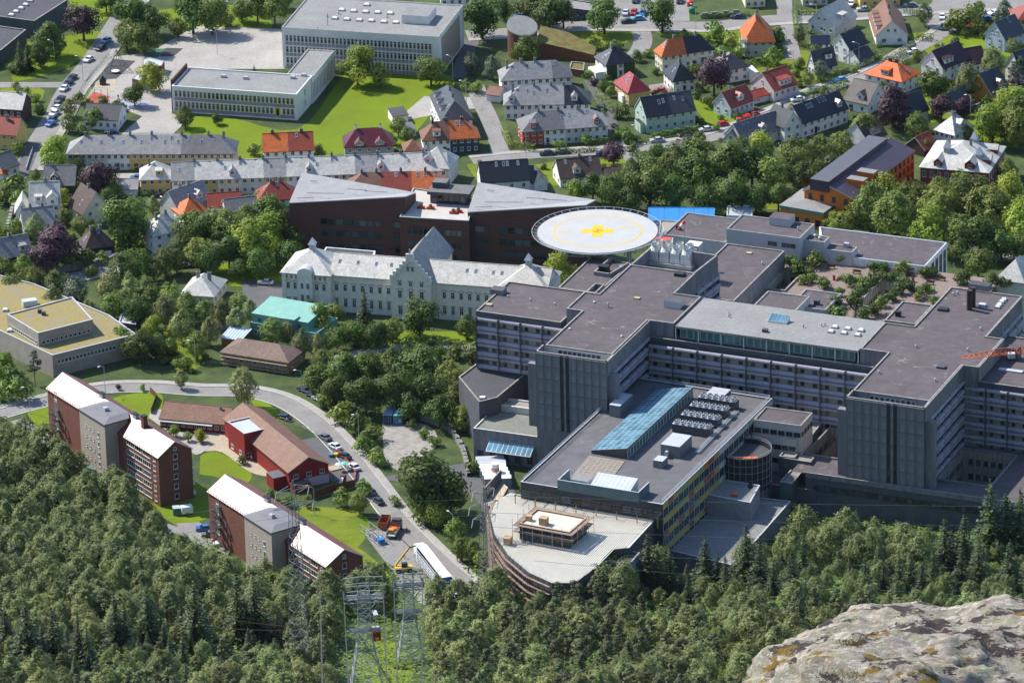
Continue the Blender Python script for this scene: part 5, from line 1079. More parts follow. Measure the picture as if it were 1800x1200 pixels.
RBk, P = polyblock('long purple-black hospital roof right of the cooling fans', [(1200,516),(1290,530),(1378,441),(1266,425)], 17.5, CONC, BITU, ang=HA, name='hospital_wing', cat='hospital wing', group=HG)
rbox(RBk, 'roof_light', (1317,446), 17.1, 1.5, 1.2, .4, mat('yellowed dome',(.5,.4,.2),.5,.2), HA); vent(RBk, (1340,465), 17.1)
LBX = 'low boxes around the roof garden'
polyblock('black-roofed box left of the roof garden, nearer one', [(1322,536),(1398,546),(1424,521),(1352,511)], 16.5, LGR, BITU, ang=HA, name='roof_block', cat='roof block', group=LBX)
r, P = polyblock('black-roofed box left of the roof garden with open porch', [(1400,538),(1452,545),(1478,516),(1404,505)], 14.6, LGR, BITU, ang=HA, name='roof_block', cat='roof block', group=LBX); rbox(r, 'roof_vent', (1436,535), 14.2, 1.4, 1.3, 1.3, DGREY, HA)
r, P = polyblock('stepped black-roofed box between the garden and the second tower', [(1556,562),(1607,570),(1641,537),(1586,528)], 17.5, CONC, BITU, ang=HA, name='roof_block', cat='roof block', group=LBX); rbox(r, 'roof_vent', (1579,556), 17.1, 1.4, 1.2, 1.5, BLACK, HA)
LIL = mat('pale lilac render', (.50,.50,.53), .85, .12, .4)
BG = 'pale blocks behind the roof garden'
r, P = polyblock('black-roofed pale block right beside the helipad', [(1167,411),(1278,427),(1312,386),(1207,373)], 15.5, LIL, BITU, ang=HA, name='clinic_block', cat='clinic block', group=BG); rbox(r, 'roof_unit', (1193,403), 15.2, 1.2, 1.2, 1.1, BLACK, HA)
r, P = polyblock('tall pale block with a small roof box behind the garden', [(1277,402),(1398,418),(1440,394),(1303,377)], 19.8, LIL, BITU, ang=HA, name='clinic_block', cat='clinic block', group=BG)
q = lp(r, 1352, 395, 19.5); b = MB(); b.box(0,0,19.4,6,4.5,21.8,LIL,BITU); part('roof_box', b, r, loc=(q.x,q.y,0), rz=HA); vent(r, (1403,405), 19.4, .3, 1.2)
q0, q1 = lp(r, 1277, 402, 19.8), lp(r, 1398, 418, 19.8); windows(r, q0+(q1-q0)*.6, q1, 16.5, 6, 1.4, 1.4, skip=(2,), frame=BEIGE, sill=False)
r, P = polyblock('pale stepped block with two roof vents behind the garden', [(1391,418),(1449,426),(1459,416),(1399,408)], 18.2, LIL, BITU, ang=HA, name='clinic_block', cat='clinic block', group=BG)
for p in ((1433,417),(1441,421)): vent(r, p, 17.8, .4, .9)
r, P = polyblock('lower pale stepped block with steel vent behind the garden', [(1447,437),(1498,444),(1507,434),(1453,426)], 16.2, LIL, BITU, ang=HA, name='clinic_block', cat='clinic block', group=BG); rbox(r, 'roof_vent', (1488,434), 15.9, 1.4, 1.2, 1.2, STEEL, HA)
r, P = polyblock('long hall with a black roof and glass end wall below the trees', [(1449,446),(1626,468),(1665,426),(1440,398)], 14.5, WHT, BITU, ang=None, name='clinic_hall', cat='clinic hall', group=BG, edge=LMET)
q0, q1 = lp(r, 1626, 468, 14.5), lp(r, 1665, 426, 14.5); windows(r, q0+(q1-q0)*.25, q1-(q1-q0)*.03, 5.2, 4, 2.4, 8, frame=LMET, glass=GLASS, mull=1, sill=False, cross=True)
b = MB(); b.bar((0,0,0),(0,0,10),.09,WHITE,6); q = W(1609,484,12); fp = thing('flagpole', 'white flagpole on the roof garden', 'flagpole', q); part('pole', b, fp)
# --- helipad
hc = W(1050.5,406,31); HP = thing('helipad', 'round pale helipad with yellow cross and safety net on steel trusses', 'helipad', hc, R(-8))
DECK = mat('helipad deck', (.43,.43,.425), .8, .08, .2); YP = mat('yellow paint', (.72,.46,.02), .7, .12, 1.2)
n = 48; ro = 16.4; circ = lambda r, z: [(r*math.cos(2*math.pi*i/n), r*math.sin(2*math.pi*i/n), z) for i in range(n)]
b = MB(); b.prism([p[:2] for p in circ(ro,0)], -.7, 0, STEEL, top=DECK, bottom=True); part('deck', b, HP)
b = MB(); ra, rb_ = circ(12.1,.02), circ(11.75,.02); b.add(ra+rb_, [(i,(i+1)%n,n+(i+1)%n,n+i) for i in range(n)], YP)
part('circle_marking', b, HP)
cr = MB(); s1, s2 = 4.3, 1.45; cr.add([(-s2,-s1,.02),(s2,-s1,.02),(s2,-s2,.02),(s1,-s2,.02),(s1,s2,.02),(s2,s2,.02),(s2,s1,.02),(-s2,s1,.02),(-s2,s2,.02),(-s1,s2,.02),(-s1,-s2,.02),(-s2,-s2,.02)], [(10,11,2,3,4,5,8,9),(0,1,2,11),(5,6,7,8)], YP); part('cross_marking', cr, HP, rz=R(8-4))
hm = MB(); RP = mat('red paint', (.6,.08,.04), .7, .2)
for x0,y0,x1,y1 in ((-.95,-1.2,-.6,1.2),(.6,-1.2,.95,1.2),(-.6,-.18,.6,.18)): hm.add([(x0,y0,.035),(x1,y0,.035),(x1,y1,.035),(x0,y1,.035)], [(0,1,2,3)], RP)
part('letter_marking', hm, HP, rz=R(60))
b = MB(); b.add([(-10.5,-.18,.02),(-7.6,-.18,.02),(-7.6,.18,.02),(-10.5,.18,.02)], [(0,1,2,3)], YP); b.add([(6.0,1.6,.02),(10.4,2.6,.02),(10.3,2.95,.02),(5.9,1.95,.02)], [(0,1,2,3)], YP); part('line_marking', b, HP, rz=R(8))
NET = mat('safety net', (.16,.18,.18), .6, .2); b = MB(); k = 44
for i in range(k):
    a0, a1 = 2*math.pi*i/k, 2*math.pi*(i+1)/k; c0, s0, c1, s1 = math.cos(a0), math.sin(a0), math.cos(a1), math.sin(a1)
    b.bar((ro*c0,ro*s0,-.35),(ro*c0*1.095,ro*s0*1.095,.2),.07,STEEL); b.bar((ro*1.095*c0,ro*1.095*s0,.2),(ro*1.095*c1,ro*1.095*s1,.2),.07,LMET); b.bar((ro*1.01*c0,ro*1.01*s0,-.25),(ro*1.01*c1,ro*1.01*s1,-.25),.06,STEEL)
    for f in (1.03,1.06): b.bar((ro*f*c0,ro*f*s0,-.15+f-1),(ro*f*c1,ro*f*s1,-.15+f-1),.025,STEEL,3)
part('safety_net', b, HP)
b = MB(); 
for i in range(-5, 6):
    x = i*2.8; hw = math.sqrt(max(0,(15)**2-x*x)); zb = -3.2
    b.bar((x,-hw,-.9),(x,hw,-.9),.14,STEEL); b.bar((x,-hw*.8,zb),(x,hw*.8,zb),.14,STEEL); m_ = max(2,int(hw/1.6))
    for j in range(m_): y0 = -hw*.8+1.6*hw*j/m_; y1 = y0+1.6*hw/m_/2; b.bar((x,y0,zb),(x,y1,-.9),.09,STEEL); b.bar((x,y1,-.9),(x,y0+1.6*hw/m_,zb),.09,STEEL)
for y in (-11,-7,-3,3,7,11): hw = math.sqrt(225-y*y)*.85; b.bar((-hw,y,-3.2),(hw,y,-3.2),.14,STEEL)
for x, y in ((9,-6),(8,7),(2,0),(-2,8)): b.bar((x,y,-33),(x,y,-3),.45,STEEL,8)
part('truss', b, HP)
b = MB(); b.box(14.5,-6,-.9,21,-2.5,-.4,STEEL); b.box(16,-5.8,-.4,20.5,-2.7,-.2,mat('red plate',(.6,.09,.05),.6,.2)); part('access_ramp', b, HP)
lh = W(1220,441,25); r = thing('lift_hut', 'white lift hut beside the helipad', 'hut', (lh.x, lh.y, 22), HA); b = MB(); b.box(-1.9,-1.8,-8,1.9,1.8,5.2,LIL,WHITE); part('wall', b, r)
b = MB(); b.box(-11,-1.5,1.2,-1.9,2.6,1.5,LMET); 
for i in range(6):
    x = -11+i*1.8; b.bar((x,-1.5,1.5),(x,-1.5,2.7),.05,STEEL); b.bar((x,2.6,1.5),(x,2.6,2.7),.05,STEEL)
for y in (-1.5,2.6): b.bar((-11,y,2.7),(-2,y,2.7),.05,STEEL)
part('walkway', b, r)
ws = W(1204,425,24); r = thing('windsock', 'red and white windsock on a thin mast beside the helipad', 'windsock', (ws.x, ws.y, 22)); b = MB(); b.bar((0,0,0),(0,0,8.2),.07,STEEL,6); part('mast', b, r); b = MB(); q = Vector((0,0,8)); e = Vector((-2.0,-.9,5.8))
b.bar(q, q.lerp(e,.3), .5, RP, 8, .46); b.bar(q.lerp(e,.3), q.lerp(e,.6), .46, WHITE, 8, .4); b.bar(q.lerp(e,.6), e, .4, RP, 8, .3); part('sock', b, r)
# --- low buildings left of the towers
r, P = polyblock('dark grey flat roof building at the foot of the left wing', [(839,637),(926,655),(874,698),(842,706),(806,662)], 13.5, CONCD, DARKR, name='hospital_annex', cat='annex'); rbox(r, 'roof_light', (848,700), 13.2, 1.4, 1.2, .5, WHITE); rbox(r, 'roof_unit', (909,647), 13.2, 2.4, 1.6, .5, LMET)
CB = Block('low concrete workshop with a grey roof edged in white and glass canopy', (832,752), (986,773), (868,706), 9, CONC, mat('grey green felt',(.20,.205,.18),.85,.15,.2,sc2=1), name='workshop', cat='workshop', edge=mat('white weathered kerb',(.62,.61,.58),.8,.3,.6,sc2=3))
b = MB(); b.box(.4,CB.D*.78,8.7,CB.L+8,CB.D*.98,10.2,CONC,GRAVEL); part('upper_roof', b, CB.root); b = MB(); b.box(.2,CB.D*.74,8.7,CB.L+8,CB.D*.78-.004,10.5,MATS['white weathered kerb']); part('roof_kerb', b, CB.root)
b = MB(); b.box(-.1,CB.D*.98+.004,8.7,CB.L+8,CB.D*.98+.5,10.6,MATS['white weathered kerb']); part('roof_kerb', b, CB.root)
for x in (.42,.72): b = MB(); b.cyl(0,0,8.6,11,.9,mat('rusty cowl',(.3,.2,.15),.7,.3),10); part('roof_vent', b, CB.root, loc=(x*CB.L*1.1,CB.D*.87,0))
b = MB(); b.prism([(4.5,-3.0),(17,-3.0),(17,-.01),(4.5,-.01)], [4.2,4.2,6.0,6.0], [4.35,4.35,6.15,6.15], FRAME, bottom=True); o = part('canopy', b, CB.root)
for i in range(9): b = MB(); x = 4.6+i*1.37; b.add([(x+.1,-2.9,4.42),(x+1.25,-2.9,4.42),(x+1.25,-.1,6.15),(x+.1,-.1,6.15)], [(0,1,2,3)], GLASSB); part('pane', b, o)
CB.wins([1.0], 7, 0, w=1.6, hh=2.0, frame=DGREY)
# stepped terraces, corridor
SG = 'stepped concrete terraces behind the laboratory'
for k, (a, c, z, D) in enumerate((((1325,737),(1408,748),20,9),((1322,762),(1399,772),16.3,12),((1318,785),(1392,795),12.6,15))):
    t = Block(('top','middle','bottom')[k]+' step of the stepped concrete terraces behind the laboratory', a, c, D, z, mat('pale panel',(.5,.49,.46),.85,.15), BITU, name='terrace_block', cat='terrace block', group=SG); windows(t.root, (0,0), (t.L,0), z-3.4, 6, 1.8, 1.3, frame=DGREY, sill=False); windows(t.root,(t.L,0),(t.L,t.D),z-3.4,4,1.6,1.3,frame=DGREY,sill=False)
r, P = polyblock('grey glazed corridor running up to the middle slab', [(1369,801),(1397,804),(1453,732),(1430,729)], 12.6, mat('green glazed wall',(.09,.14,.13),.25,.3,.5), GREYR, name='corridor', cat='corridor')
r, P = polyblock('low end of the glazed corridor over the service road', [(1369,803),(1425,812),(1432,803),(1376,795)], 12.3, CONCD, GREYR, z0=5, name='corridor', cat='corridor')
r, P = polyblock('small sloping grey bridge roof by the black scaffold', [(1371,846),(1392,850),(1418,819),(1398,815)], 9.5, mat('green glazed wall',(.09,.14,.13),.25,.3,.5), GREYR, z0=3, name='footbridge', cat='footbridge')
polyblock('dark concrete service building under the corridor', [(1352,850),(1434,862),(1450,838),(1352,822)], 7.0, CONCD, BITU, name='service_building', cat='building')
# --- laboratory building
LABW = mat('lab dark cladding', (.06,.065,.075), .5, .2, .3); LROOF = mat('lab roof felt', (.125,.122,.132), .8, .22, .08, sc2=.35, spec=.4, stain=(.34,.31,.25))
LB2 = Block('modern laboratory with a glazed roof light, rooftop chillers and coloured side panels', (915,846), (1165,886), (1100,661), 20, LABW, LROOF, name='laboratory', cat='laboratory', edge=LMET)
LL, LD, LR = LB2.L, LB2.D, LB2.root
la = LR.rotation_euler.z
def lq(x, y, z): return local(LR, W(x, y, z))
PCOL = [mat('yellow panel',(.55,.42,.08),.5,.15), mat('lime panel',(.36,.42,.14),.5,.15), mat('red panel',(.42,.12,.06),.5,.15), mat('orange panel',(.62,.2,.03),.5,.15), mat('pale green panel',(.45,.55,.40),.5,.15), mat('white panel',(.62,.62,.58),.5,.15), mat('pale blue panel',(.4,.52,.58),.5,.15)]
rnd = random.Random(4); n = 22; w = LD/n
def panm(hh, m, w=w):
    key = ('fp', m.name, hh, round(w, 2))
    if key not in MESHC: b = MB(); b.box(-w/2+.05,-.12,0,w/2-.05,-.004,hh,m); MESHC[key] = b.data('facade_panel')
    return MESHC[key]
for k in range(4):
    z = 4.2+k*3.95
    for i in range(n):
        y = w*(i+.5); m_ = rnd.choice(PCOL[:4] if i < 11 else PCOL[4:]) if rnd.random() > .3 else PCOL[0 if i < 11 else 5]
        link('facade_panel', panm(1.25, m_), LR, (LL, y, z+2.5), math.pi/2); link('window', window_mesh(w-.1, 2.4, LMET, GLASS, 1, False), LR, (LL, y, z), math.pi/2)
m_ = 12
windows(LR, (0,0), (LL,0), 15.8, 14, LL/14-.3, 2.2, frame=DGREY, mull=1, sill=False)
b = MB()
for y0, y1 in ((.5, LD-.5),):
    for x in (.5, LL-.5):
        for z in (.45,.95): b.bar((x,y0,20+z),(x,y1,20+z),.06,LMET)
        for i in range(20): y = y0+(y1-y0)*i/19; b.bar((x,y,19.7),(x,y,20.95),.05,LMET)
for z in (.45,.95): b.bar((.5,LD-.5,20+z),(LL-.5,LD-.5,20+z),.06,LMET)
part('railing', b, LR)
# glazed roof light
s0, s1 = lq(1039,795,20), lq(1103,804,20); s2 = lq(1147,683,20.4); sx0, sx1, sy0, sy1 = s0.x, s1.x, (s0.y+s1.y)/2, s2.y; z0, z1 = 20.6, 22.6
b = MB(); b.prism([(sx0,sy0),(sx1,sy0),(sx1,sy1),(sx0,sy1)], 19.6, [z0,z1,z1,z0], DGREY, top=FRAME); RL = part('roof_light', b, LR)
nx, ny = 6, 27; dx, dy = (sx1-sx0)/nx, (sy1-sy0)/ny; up = (z1-z0)/nx; b = MB(); e = .09
b.add([(-dx/2+e,-dy/2+e,-up/2*(1-2*e/dx)+.05),(dx/2-e,-dy/2+e,up/2*(1-2*e/dx)+.05),(dx/2-e,dy/2-e,up/2*(1-2*e/dx)+.05),(-dx/2+e,dy/2-e,-up/2*(1-2*e/dx)+.05)], [(0,1,2,3)], GLASSB); pm = b.data('pane')
for i in range(nx):
    for j in range(ny): link('pane', pm, RL, (sx0+dx*(i+.5), sy0+dy*(j+.5), z0+up*(i+.5)))
windows(LR, (sx1,sy0), (sx1,sy1), 19.75, 22, (sy1-sy0)/22-.1, 1.9 if False else 2.3, frame=FRAME, glass=GLASSG, mull=0, sill=False)
# tiles in front of the roof light
t = [lq(x,y,19.65) for x,y in ((1003,839),(1070,850),(1099,811),(1036,801))]; b = MB(); nx_, ny_ = 8, 10
for i in range(nx_):
    for j in range(ny_):
        f = lambda a, c: (t[0].lerp(t[1], a)).lerp(t[3].lerp(t[2], a), c); p = [f(i/nx_,j/ny_), f((i+1)/nx_-.006,j/ny_), f((i+1)/nx_-.006,(j+1)/ny_-.006), f(i/nx_,(j+1)/ny_-.006)]
        h_ = .12+.01*((i*7+j*3)%4); b.prism([(q.x,q.y) for q in p], 19.66, 19.66+h_, mat('beige slab',(.30,.26,.22),.9,.25,1.5))
o = part('paving_slabs', b, LR); o['kind'] = 'stuff'
# front plant screen, boxes, chillers
p0, p1 = lq(980,858,20), lq(1127,876,20); TEALS = mat('petrol screen',(.10,.17,.19),.5,.2); L_ = (p1-p0).length; rz = 0
b = MB(); b.box(p0.x,p0.y-.0,19.6,p0.x+L_,p0.y+.3,22.4,TEALS,LMET); b.box(p0.x,p0.y+.3,19.6,p0.x+.3,p0.y+7,22.4,TEALS,LMET); b.box(p0.x+L_-.3,p0.y+.3,19.6,p0.x+L_,p0.y+7,22.4,TEALS,LMET); part('plant_screen', b, LR)
b = MB(); b.prism([(p0.x+L_*.37,p0.y+1.5),(p0.x+L_*.86,p0.y+1.5),(p0.x+L_*.86,p0.y+7),(p0.x+L_*.37,p0.y+7)], 19.6, [21.4,21.4,22.9,22.9], LMET, top=stripes('zinc seam fine',(.5,.53,.58),(.33,.36,.4),1.2,0,.12,.4)); part('plant_roof', b, LR)
b = MB(); b.box(p0.x+L_*.12,p0.y+2.2,19.6,p0.x+L_*.33,p0.y+6.5,22.0,LMET,GREYR); part('plant_box', b, LR)
for nm, px, sx, sy, hh in (('air_handler',(1092,722),3.0,8.5,3.2),('air_handler',(1189,793),5.2,8,3.2),('air_handler',(1261,706),5.0,6.5,2.6),('duct_box',(1161,818),2.6,3.4,2.0)):
    o = rbox(LR, nm, px, 19.65, sx, sy, hh, mat('cool grey cabinet',(.17,.18,.2),.5,.15), la, stripes('cabinet top',(.45,.47,.51),(.33,.35,.38),1.0,1,.1,.4))
q0, q1 = lq(1171,800,20.5), lq(1182,786,20.5); b = MB(); b.bar((q0.x,q0.y,20.9),(q1.x,q1.y,20.9),.6,LMET,10); part('duct', b, LR)
ch = MB(); ch.box(-5.2,-1.3,0,5.2,1.3,2.2,DGREY,LMET); chm = ch.data('chiller'); fn = MB(); fn.cyl(0,0,2.2,2.75,.62,LMET,10); fn.cyl(0,0,2.76,2.78,.5,BLACK,10); fnm = fn.data('fan')
for px in ((1218,761),(1233,745),(1248,729),(1263,714)):
    q = lq(*px,19.65); o = link('chiller', chm, LR, (q.x,q.y,19.8), 0)
    for i in range(6):
        for j in (-1,1): link('fan', fnm, o, (-4.3+i*1.72, j*.62, 0))
q0, q1 = lq(1222,795,20), lq(1292,722,20); b = MB()
for o_ in (0,.5,1): b.bar((q0.x+o_,q0.y,20.1),(q1.x+o_,q1.y,20.1),.14,STEEL,6)
part('pipes', b, LR)
# steel pergola in front of the laboratory
PG = thing('steel_pergola', 'dark steel frame along the front of the laboratory', 'steel frame', (*[LR.location[i] for i in (0,1)], 0), la)
b = MB(); YST = mat('ochre post',(.4,.32,.1),.6,.2)
for i in range(8): x = LL*i/7; b.bar((x,-3.4,15),(x,-3.4,17.6),.15,YST); 
part('post', b, PG); b = MB()
for i in range(8): x = LL*i/7; b.bar((x,-3.8,17.7),(x,-.2,17.7),.12,BLACK)
for y in (-3.8,-2.4,-1.0): b.bar((0,y,17.85),(LL,y,17.85),.1,BLACK)
part('beam', b, PG)
# --- white corrugated roof with ribs
CZ = 15.3; CP = [(897,866),(1153,911),(1106,962),(1072,966),(1050,995),(1010,1024),(970,1024),(930,1006),(893,975),(870,940),(862,905),(873,880)]
root, P = polyblock('wide white corrugated half-round roof of the new building', CP, CZ, mat('construction wall',(.10,.10,.105),.85,.3), mat('cream sheet',(.60,.58,.52),.55,.1,.3), z0=-2, name='corrugated_hall', cat='hall', par=0)
b = MB(); ps = [(Vector((x,y,0)).dot(HU), Vector((x,y,0)).dot(HV)) for x,y in P]; a0, a1 = min(p[0] for p in ps), max(p[0] for p in ps); nr_ = int((a1-a0)/.56)
CSH = mat('cream sheet rib',(.68,.64,.55),.6,.08,.3)
for i in range(1, nr_):
    uu_ = a0+i*.56; xs = []
    for j in range(len(ps)):
        (ua,va),(ub,vb) = ps[j], ps[(j+1)%len(ps)]
        if (ua-uu_)*(ub-uu_) < 0: xs.append(va+(vb-va)*(uu_-ua)/(ub-ua))
    if len(xs) < 2: continue
    v0_, v1_ = min(xs)+.1, max(xs)-.1; q = [HU*(uu_+o)+HV*vv_ for vv_ in (v0_,v1_) for o in (-.16,.16)]; s_ = [HU*(uu_+o)+HV*vv_ for vv_ in (v0_,v1_) for o in (-.1,.1)]
    b.add([(p.x,p.y,CZ+.002) for p in q]+[(p.x,p.y,CZ+.16) for p in s_], [(0,4,6,2),(1,3,7,5),(4,5,7,6),(0,1,5,4),(3,2,6,7)], CSH)
o = part('corrugation', b, root); o['kind'] = 'stuff'
b = MB(); n = len(P)
for i in range(n):
    if P[i][0]+root.location.x > W(985,1000,15).x or P[(i+1)%n][0]+root.location.x > W(985,1000,15).x or P[i][1] > P[0][1]+60: continue
    A_, B_ = Vector((*P[i],0)), Vector((*P[(i+1)%n],0)); d = (B_-A_); L_ = d.length; nn = Vector((d.y,-d.x,0)).normalized()
    for k in range(int(L_/2.2)+1):
        p = A_+d*min(1,k*2.2/L_)+nn*1.4
        b.bar((p.x,p.y,-1),(p.x,p.y,CZ+1.2),.05,STEEL); q = A_+d*min(1,k*2.2/L_)+nn*.3; b.bar((q.x,q.y,-1),(q.x,q.y,CZ+1.2),.05,STEEL)
    for z in (2.5,4.5,6.5,8.5,10.5,12.5,14.5): a_, c_ = A_+nn*.85, B_+nn*.85; b.add([(a_.x-nn.x*.35,a_.y-nn.y*.35,z),(c_.x-nn.x*.35,c_.y-nn.y*.35,z),(c_.x+nn.x*.35,c_.y+nn.y*.35,z),(a_.x+nn.x*.35,a_.y+nn.y*.35,z)], [(0,1,2,3)], mat('scaffold plank',(.32,.22,.17),.85,.3,1))
SCF = thing('scaffolding', 'scaffold with planks round the curved edge of the white corrugated roof', 'scaffolding', root.location); part('frame', b, SCF)
PB = Block('scaffolded penthouse with dark glass on the white corrugated roof', (913,919), (1001,935), (942,893), 19.9, mat('new dark glazing',(.05,.075,.08),.3,.3,.6), mat('pale membrane',(.55,.53,.46),.85,.12,.4,sc2=2), par=.8, base=15.6, name='roof_penthouse', cat='penthouse', edge=mat('raw timber',(.5,.33,.2),.8,.25,.6))
windows(PB.root,(0,0),(PB.L,0),16.2,10,PB.L/10-.25,2.8,frame=DGREY,mull=0,sill=False,cross=True); windows(PB.root,(PB.L,0),(PB.L,PB.D),16.2,8,PB.D/8-.25,2.8,frame=DGREY,mull=0,sill=False)
b = MB(); L_, D_ = PB.L, PB.D; e = 1.3; RTM = MATS['raw timber']
for z in (17.9, 19.6):
    for x0,y0,x1,y1 in ((-e,-e,L_+e,-.4),(-e,D_+.4,L_+e,D_+e),(-e,-.4,-.4,D_+.4),(L_+.4,-.4,L_+e,D_+.4)): b.box(x0,y0,z,x1,y1,z+.12,mat('scaffold plank',(.32,.22,.17),.85,.3,1))
for i in range(7):
    for y in (-e,D_+e): x = -e+(L_+2*e)*i/6; b.bar((x,y,15.5),(x,y,21.5),.06,STEEL)
for i in range(5):
    for x in (-e,L_+e): y = -e+(D_+2*e)*i/4; b.bar((x,y,15.5),(x,y,21.5),.06,STEEL)
o = thing('scaffolding', 'plank scaffold wrapped round the rooftop penthouse', 'scaffolding', PB.root.location, PB.root.rotation_euler.z); part('frame', b, o)
for px, z, s_ in (((956,921),19.5,1.9),((930,914),19.5,1.3),((893,955),15.5,1.7)):
    q = W(*px,z); o = thing('crate', {956:'large plywood crate on the penthouse roof',930:'small plywood crate on the penthouse roof',893:'plywood crate at the left edge of the corrugated roof'}[px[0]], 'crate', q, HA); b = MB(); b.box(-s_/2,-s_/2,0,s_/2,s_/2,s_*.95,RTM); part('box', b, o); b = MB(); b.box(-s_/2-.05,-s_/2-.05,s_*.95,s_/2+.05,s_/2+.05,s_*.95+.1,RTM); part('lid', b, o)
polyblock('blue-grey site wall at the right end of the corrugated roof', [(1058,985),(1075,960),(1125,970),(1108,990)], 13.5, stripes('blue sheet wall',(.30,.35,.45),(.18,.21,.3),1.2,0,.4), DARKR, name='site_shed', cat='shed')
# --- black scaffold tower, flat pavilions
c = W(1309,786,17); bt = thing('scaffold_tower', 'round stair tower wrapped in black netting and scaffolding', 'stair tower', (c.x,c.y,0)); b = MB(); b.cyl(0,0,-2,7.5,6.2,CONC,28); part('wall', b, bt); b = MB(); n = 28
NETB = mat('black netting',(.03,.033,.042),.7,.4,.8,sc2=3); P = [(6.7*math.cos(2*math.pi*i/n),6.7*math.sin(2*math.pi*i/n)) for i in range(n)]
b.add([(x,y,7) for x,y in P]+[(x,y,16.6) for x,y in P], [(i,(i+1)%n,n+(i+1)%n,n+i) for i in range(n)], NETB); b.add([(x*.98,y*.98,15.4) for x,y in P], [tuple(range(n))], DARKR); part('netting', b, bt); b = MB()
for i in range(n):
    x, y = P[i]; b.bar((x*1.03,y*1.03,5),(x*1.03,y*1.03,17.4),.06,STEEL)
    for z in (8.5,10.5,12.5,14.5,16.6,17.2): b.bar((x*1.03,y*1.03,z),(P[(i+1)%n][0]*1.03,P[(i+1)%n][1]*1.03,z),.05,STEEL)
part('scaffold_frame', b, bt); b = MB(); b.box(-4,-4.6,15.5,3.2,-3.4,15.9,ORANGE); part('formwork', b, bt)
PV, P = polyblock('small grey pavilion roof with white edge and dish aerial', [(1234,867),(1319,883),(1336,852),(1262,841)], 11, mat('pavilion wall',(.3,.32,.35),.8,.2), GREYR, z0=5, name='pavilion', cat='pavilion', edge=LMET)
q = lp(PV,1318,864,10.7); b = MB(); b.bar((0,0,0),(0,0,1.6),.07,BLACK); b.bar((0,0,1.6),(.1,-.3,1.7),.7,BLACK,10,.75); part('dish_aerial', b, PV, loc=(q.x,q.y,10.7)); rbox(PV,'orange_unit',(1291,871),10.7,1.8,.7,.6,ORANGE,HA)
BR, P = polyblock('broad grey flat roof in front of the laboratory', [(1163,963),(1262,866),(1390,880),(1330,948),(1285,992)], 6, CONC, mat('grey membrane',(.225,.22,.22),.85,.14,.12,sc2=1), z0=-3, name='annex', cat='annex', edge=LMET); rbox(BR,'roof_light',(1245,889),5.7,2.2,1.8,.4,DGREY,HA)
# --- orange tower crane reaching in from the right
cj = W(1690,629,38); o = thing('tower_crane', 'orange lattice jib of a tower crane reaching in from the right edge', 'crane', (cj.x,cj.y,38)); e = W(1900,604,42)-cj; e = Vector((e.x, e.y, 3.0)); b = MB(); N = 22; d = e.normalized(); sd = Vector((-d.y,d.x,0))
for i in range(N):
    p, q = e*(i/N), e*((i+1)/N); t0, t1 = .35+1.3*min(1,i/6), .35+1.3*min(1,(i+1)/6); Z = Vector((0,0,1))
    for s_ in (-.7,.7): b.bar(p+sd*s_,q+sd*s_,.09,ORANGE); b.bar(p+sd*s_,p.lerp(q,.5)+Z*t0,.06,ORANGE); b.bar(p.lerp(q,.5)+Z*t0,q+sd*s_,.06,ORANGE)
    b.bar(p+sd*.7,q-sd*.7,.05,ORANGE); b.bar(p.lerp(q,.5)+Z*t0,q+(q-p)*.5+Z*t1,.09,ORANGE)
part('jib', b, o); b = MB(); p = e*.42; b.box(p.x-.9,p.y-.8,.2,p.x+.9,p.y+.8,1.4,LMET); part('trolley', b, o); b = MB(); b.bar(e*1.0-Vector((0,0,50)), e*1.0, 1.0, ORANGE); part('mast', b, o)
# --- blue tarpaulin shelters behind the helipad
SHB = stripes('blue tarpaulin',(.03,.26,.62),(.03,.20,.5),4.2,0,.1,.5); TB = House('long bright blue tarpaulin-covered hall below the trees', (1140,385), (1254,386), 8, 4.0, 2.0, 'gx', SHB, SHB, name='blue_hall', cat='hall', group=None, dz=2)
polyblock('white flat site cabin right of the blue hall', [(1277,378),(1322,380),(1324,360),(1278,361)], 3.4, WHT, LMET, name='site_cabin', cat='cabin', edge=LMET)
polyblock('beige flat roof in front of the blue hall', [(1158,412),(1180,402),(1192,388),(1160,386)], 8, LIL, mat('beige felt',(.3,.28,.24),.9,.15), name='annex', cat='annex')
H = House('pale slate hipped pavilion roof at the right edge beside the tower', (1752,487), (1800,494), (1830,470), 15, 4.4, 'hip', CRM, S_LT, name='pavilion', cat='pavilion', group=None)
# ---------------------------------------------------------------- trees, hedges, shrubs
rng = random.Random(21)
LEAF = {
 'maple': leafmat('maple leaves', (.055,.10,.018), (.125,.19,.03), .3, .3),
 'lime': leafmat('lime leaves', (.16,.24,.03), (.34,.42,.05), .4, .22),
 'ash': leafmat('ash leaves', (.105,.155,.03), (.23,.29,.055), .38, .35),
 'copper': leafmat('copper beech leaves', (0.038,0.019,0.028), (0.096,0.045,0.063), .12, .3),
 'birch': leafmat('birch leaves', (.14,.18,.06), (.305,.35,.125), .4, .4),
 'spruce': leafmat('spruce needles', (.018,.034,.008), (.058,.085,.016), .1, .35),
 'pine': leafmat('pine needles', (.045,.066,.024), (.10,.12,.038), .12, .3),
 'bush': leafmat('shrub leaves', (.09,.15,.028), (.21,.30,.05), .35, .4),
 'hedge': leafmat('hedge leaves', (0.079,0.131,0.025), (0.175,0.254,0.042), .2, .3),
 'blue': leafmat('blue green leaves', (0.079,0.114,0.070), (0.149,0.193,0.123), .2, .25),
}
BARK = mat('bark', (.11,.085,.065), .9, .4, 1.5); BARKP = mat('pine bark', (.20,.11,.07), .9, .4, 1.5); BARKB = mat('birch bark', (.34,.33,.30), .9, .4, 1.5)
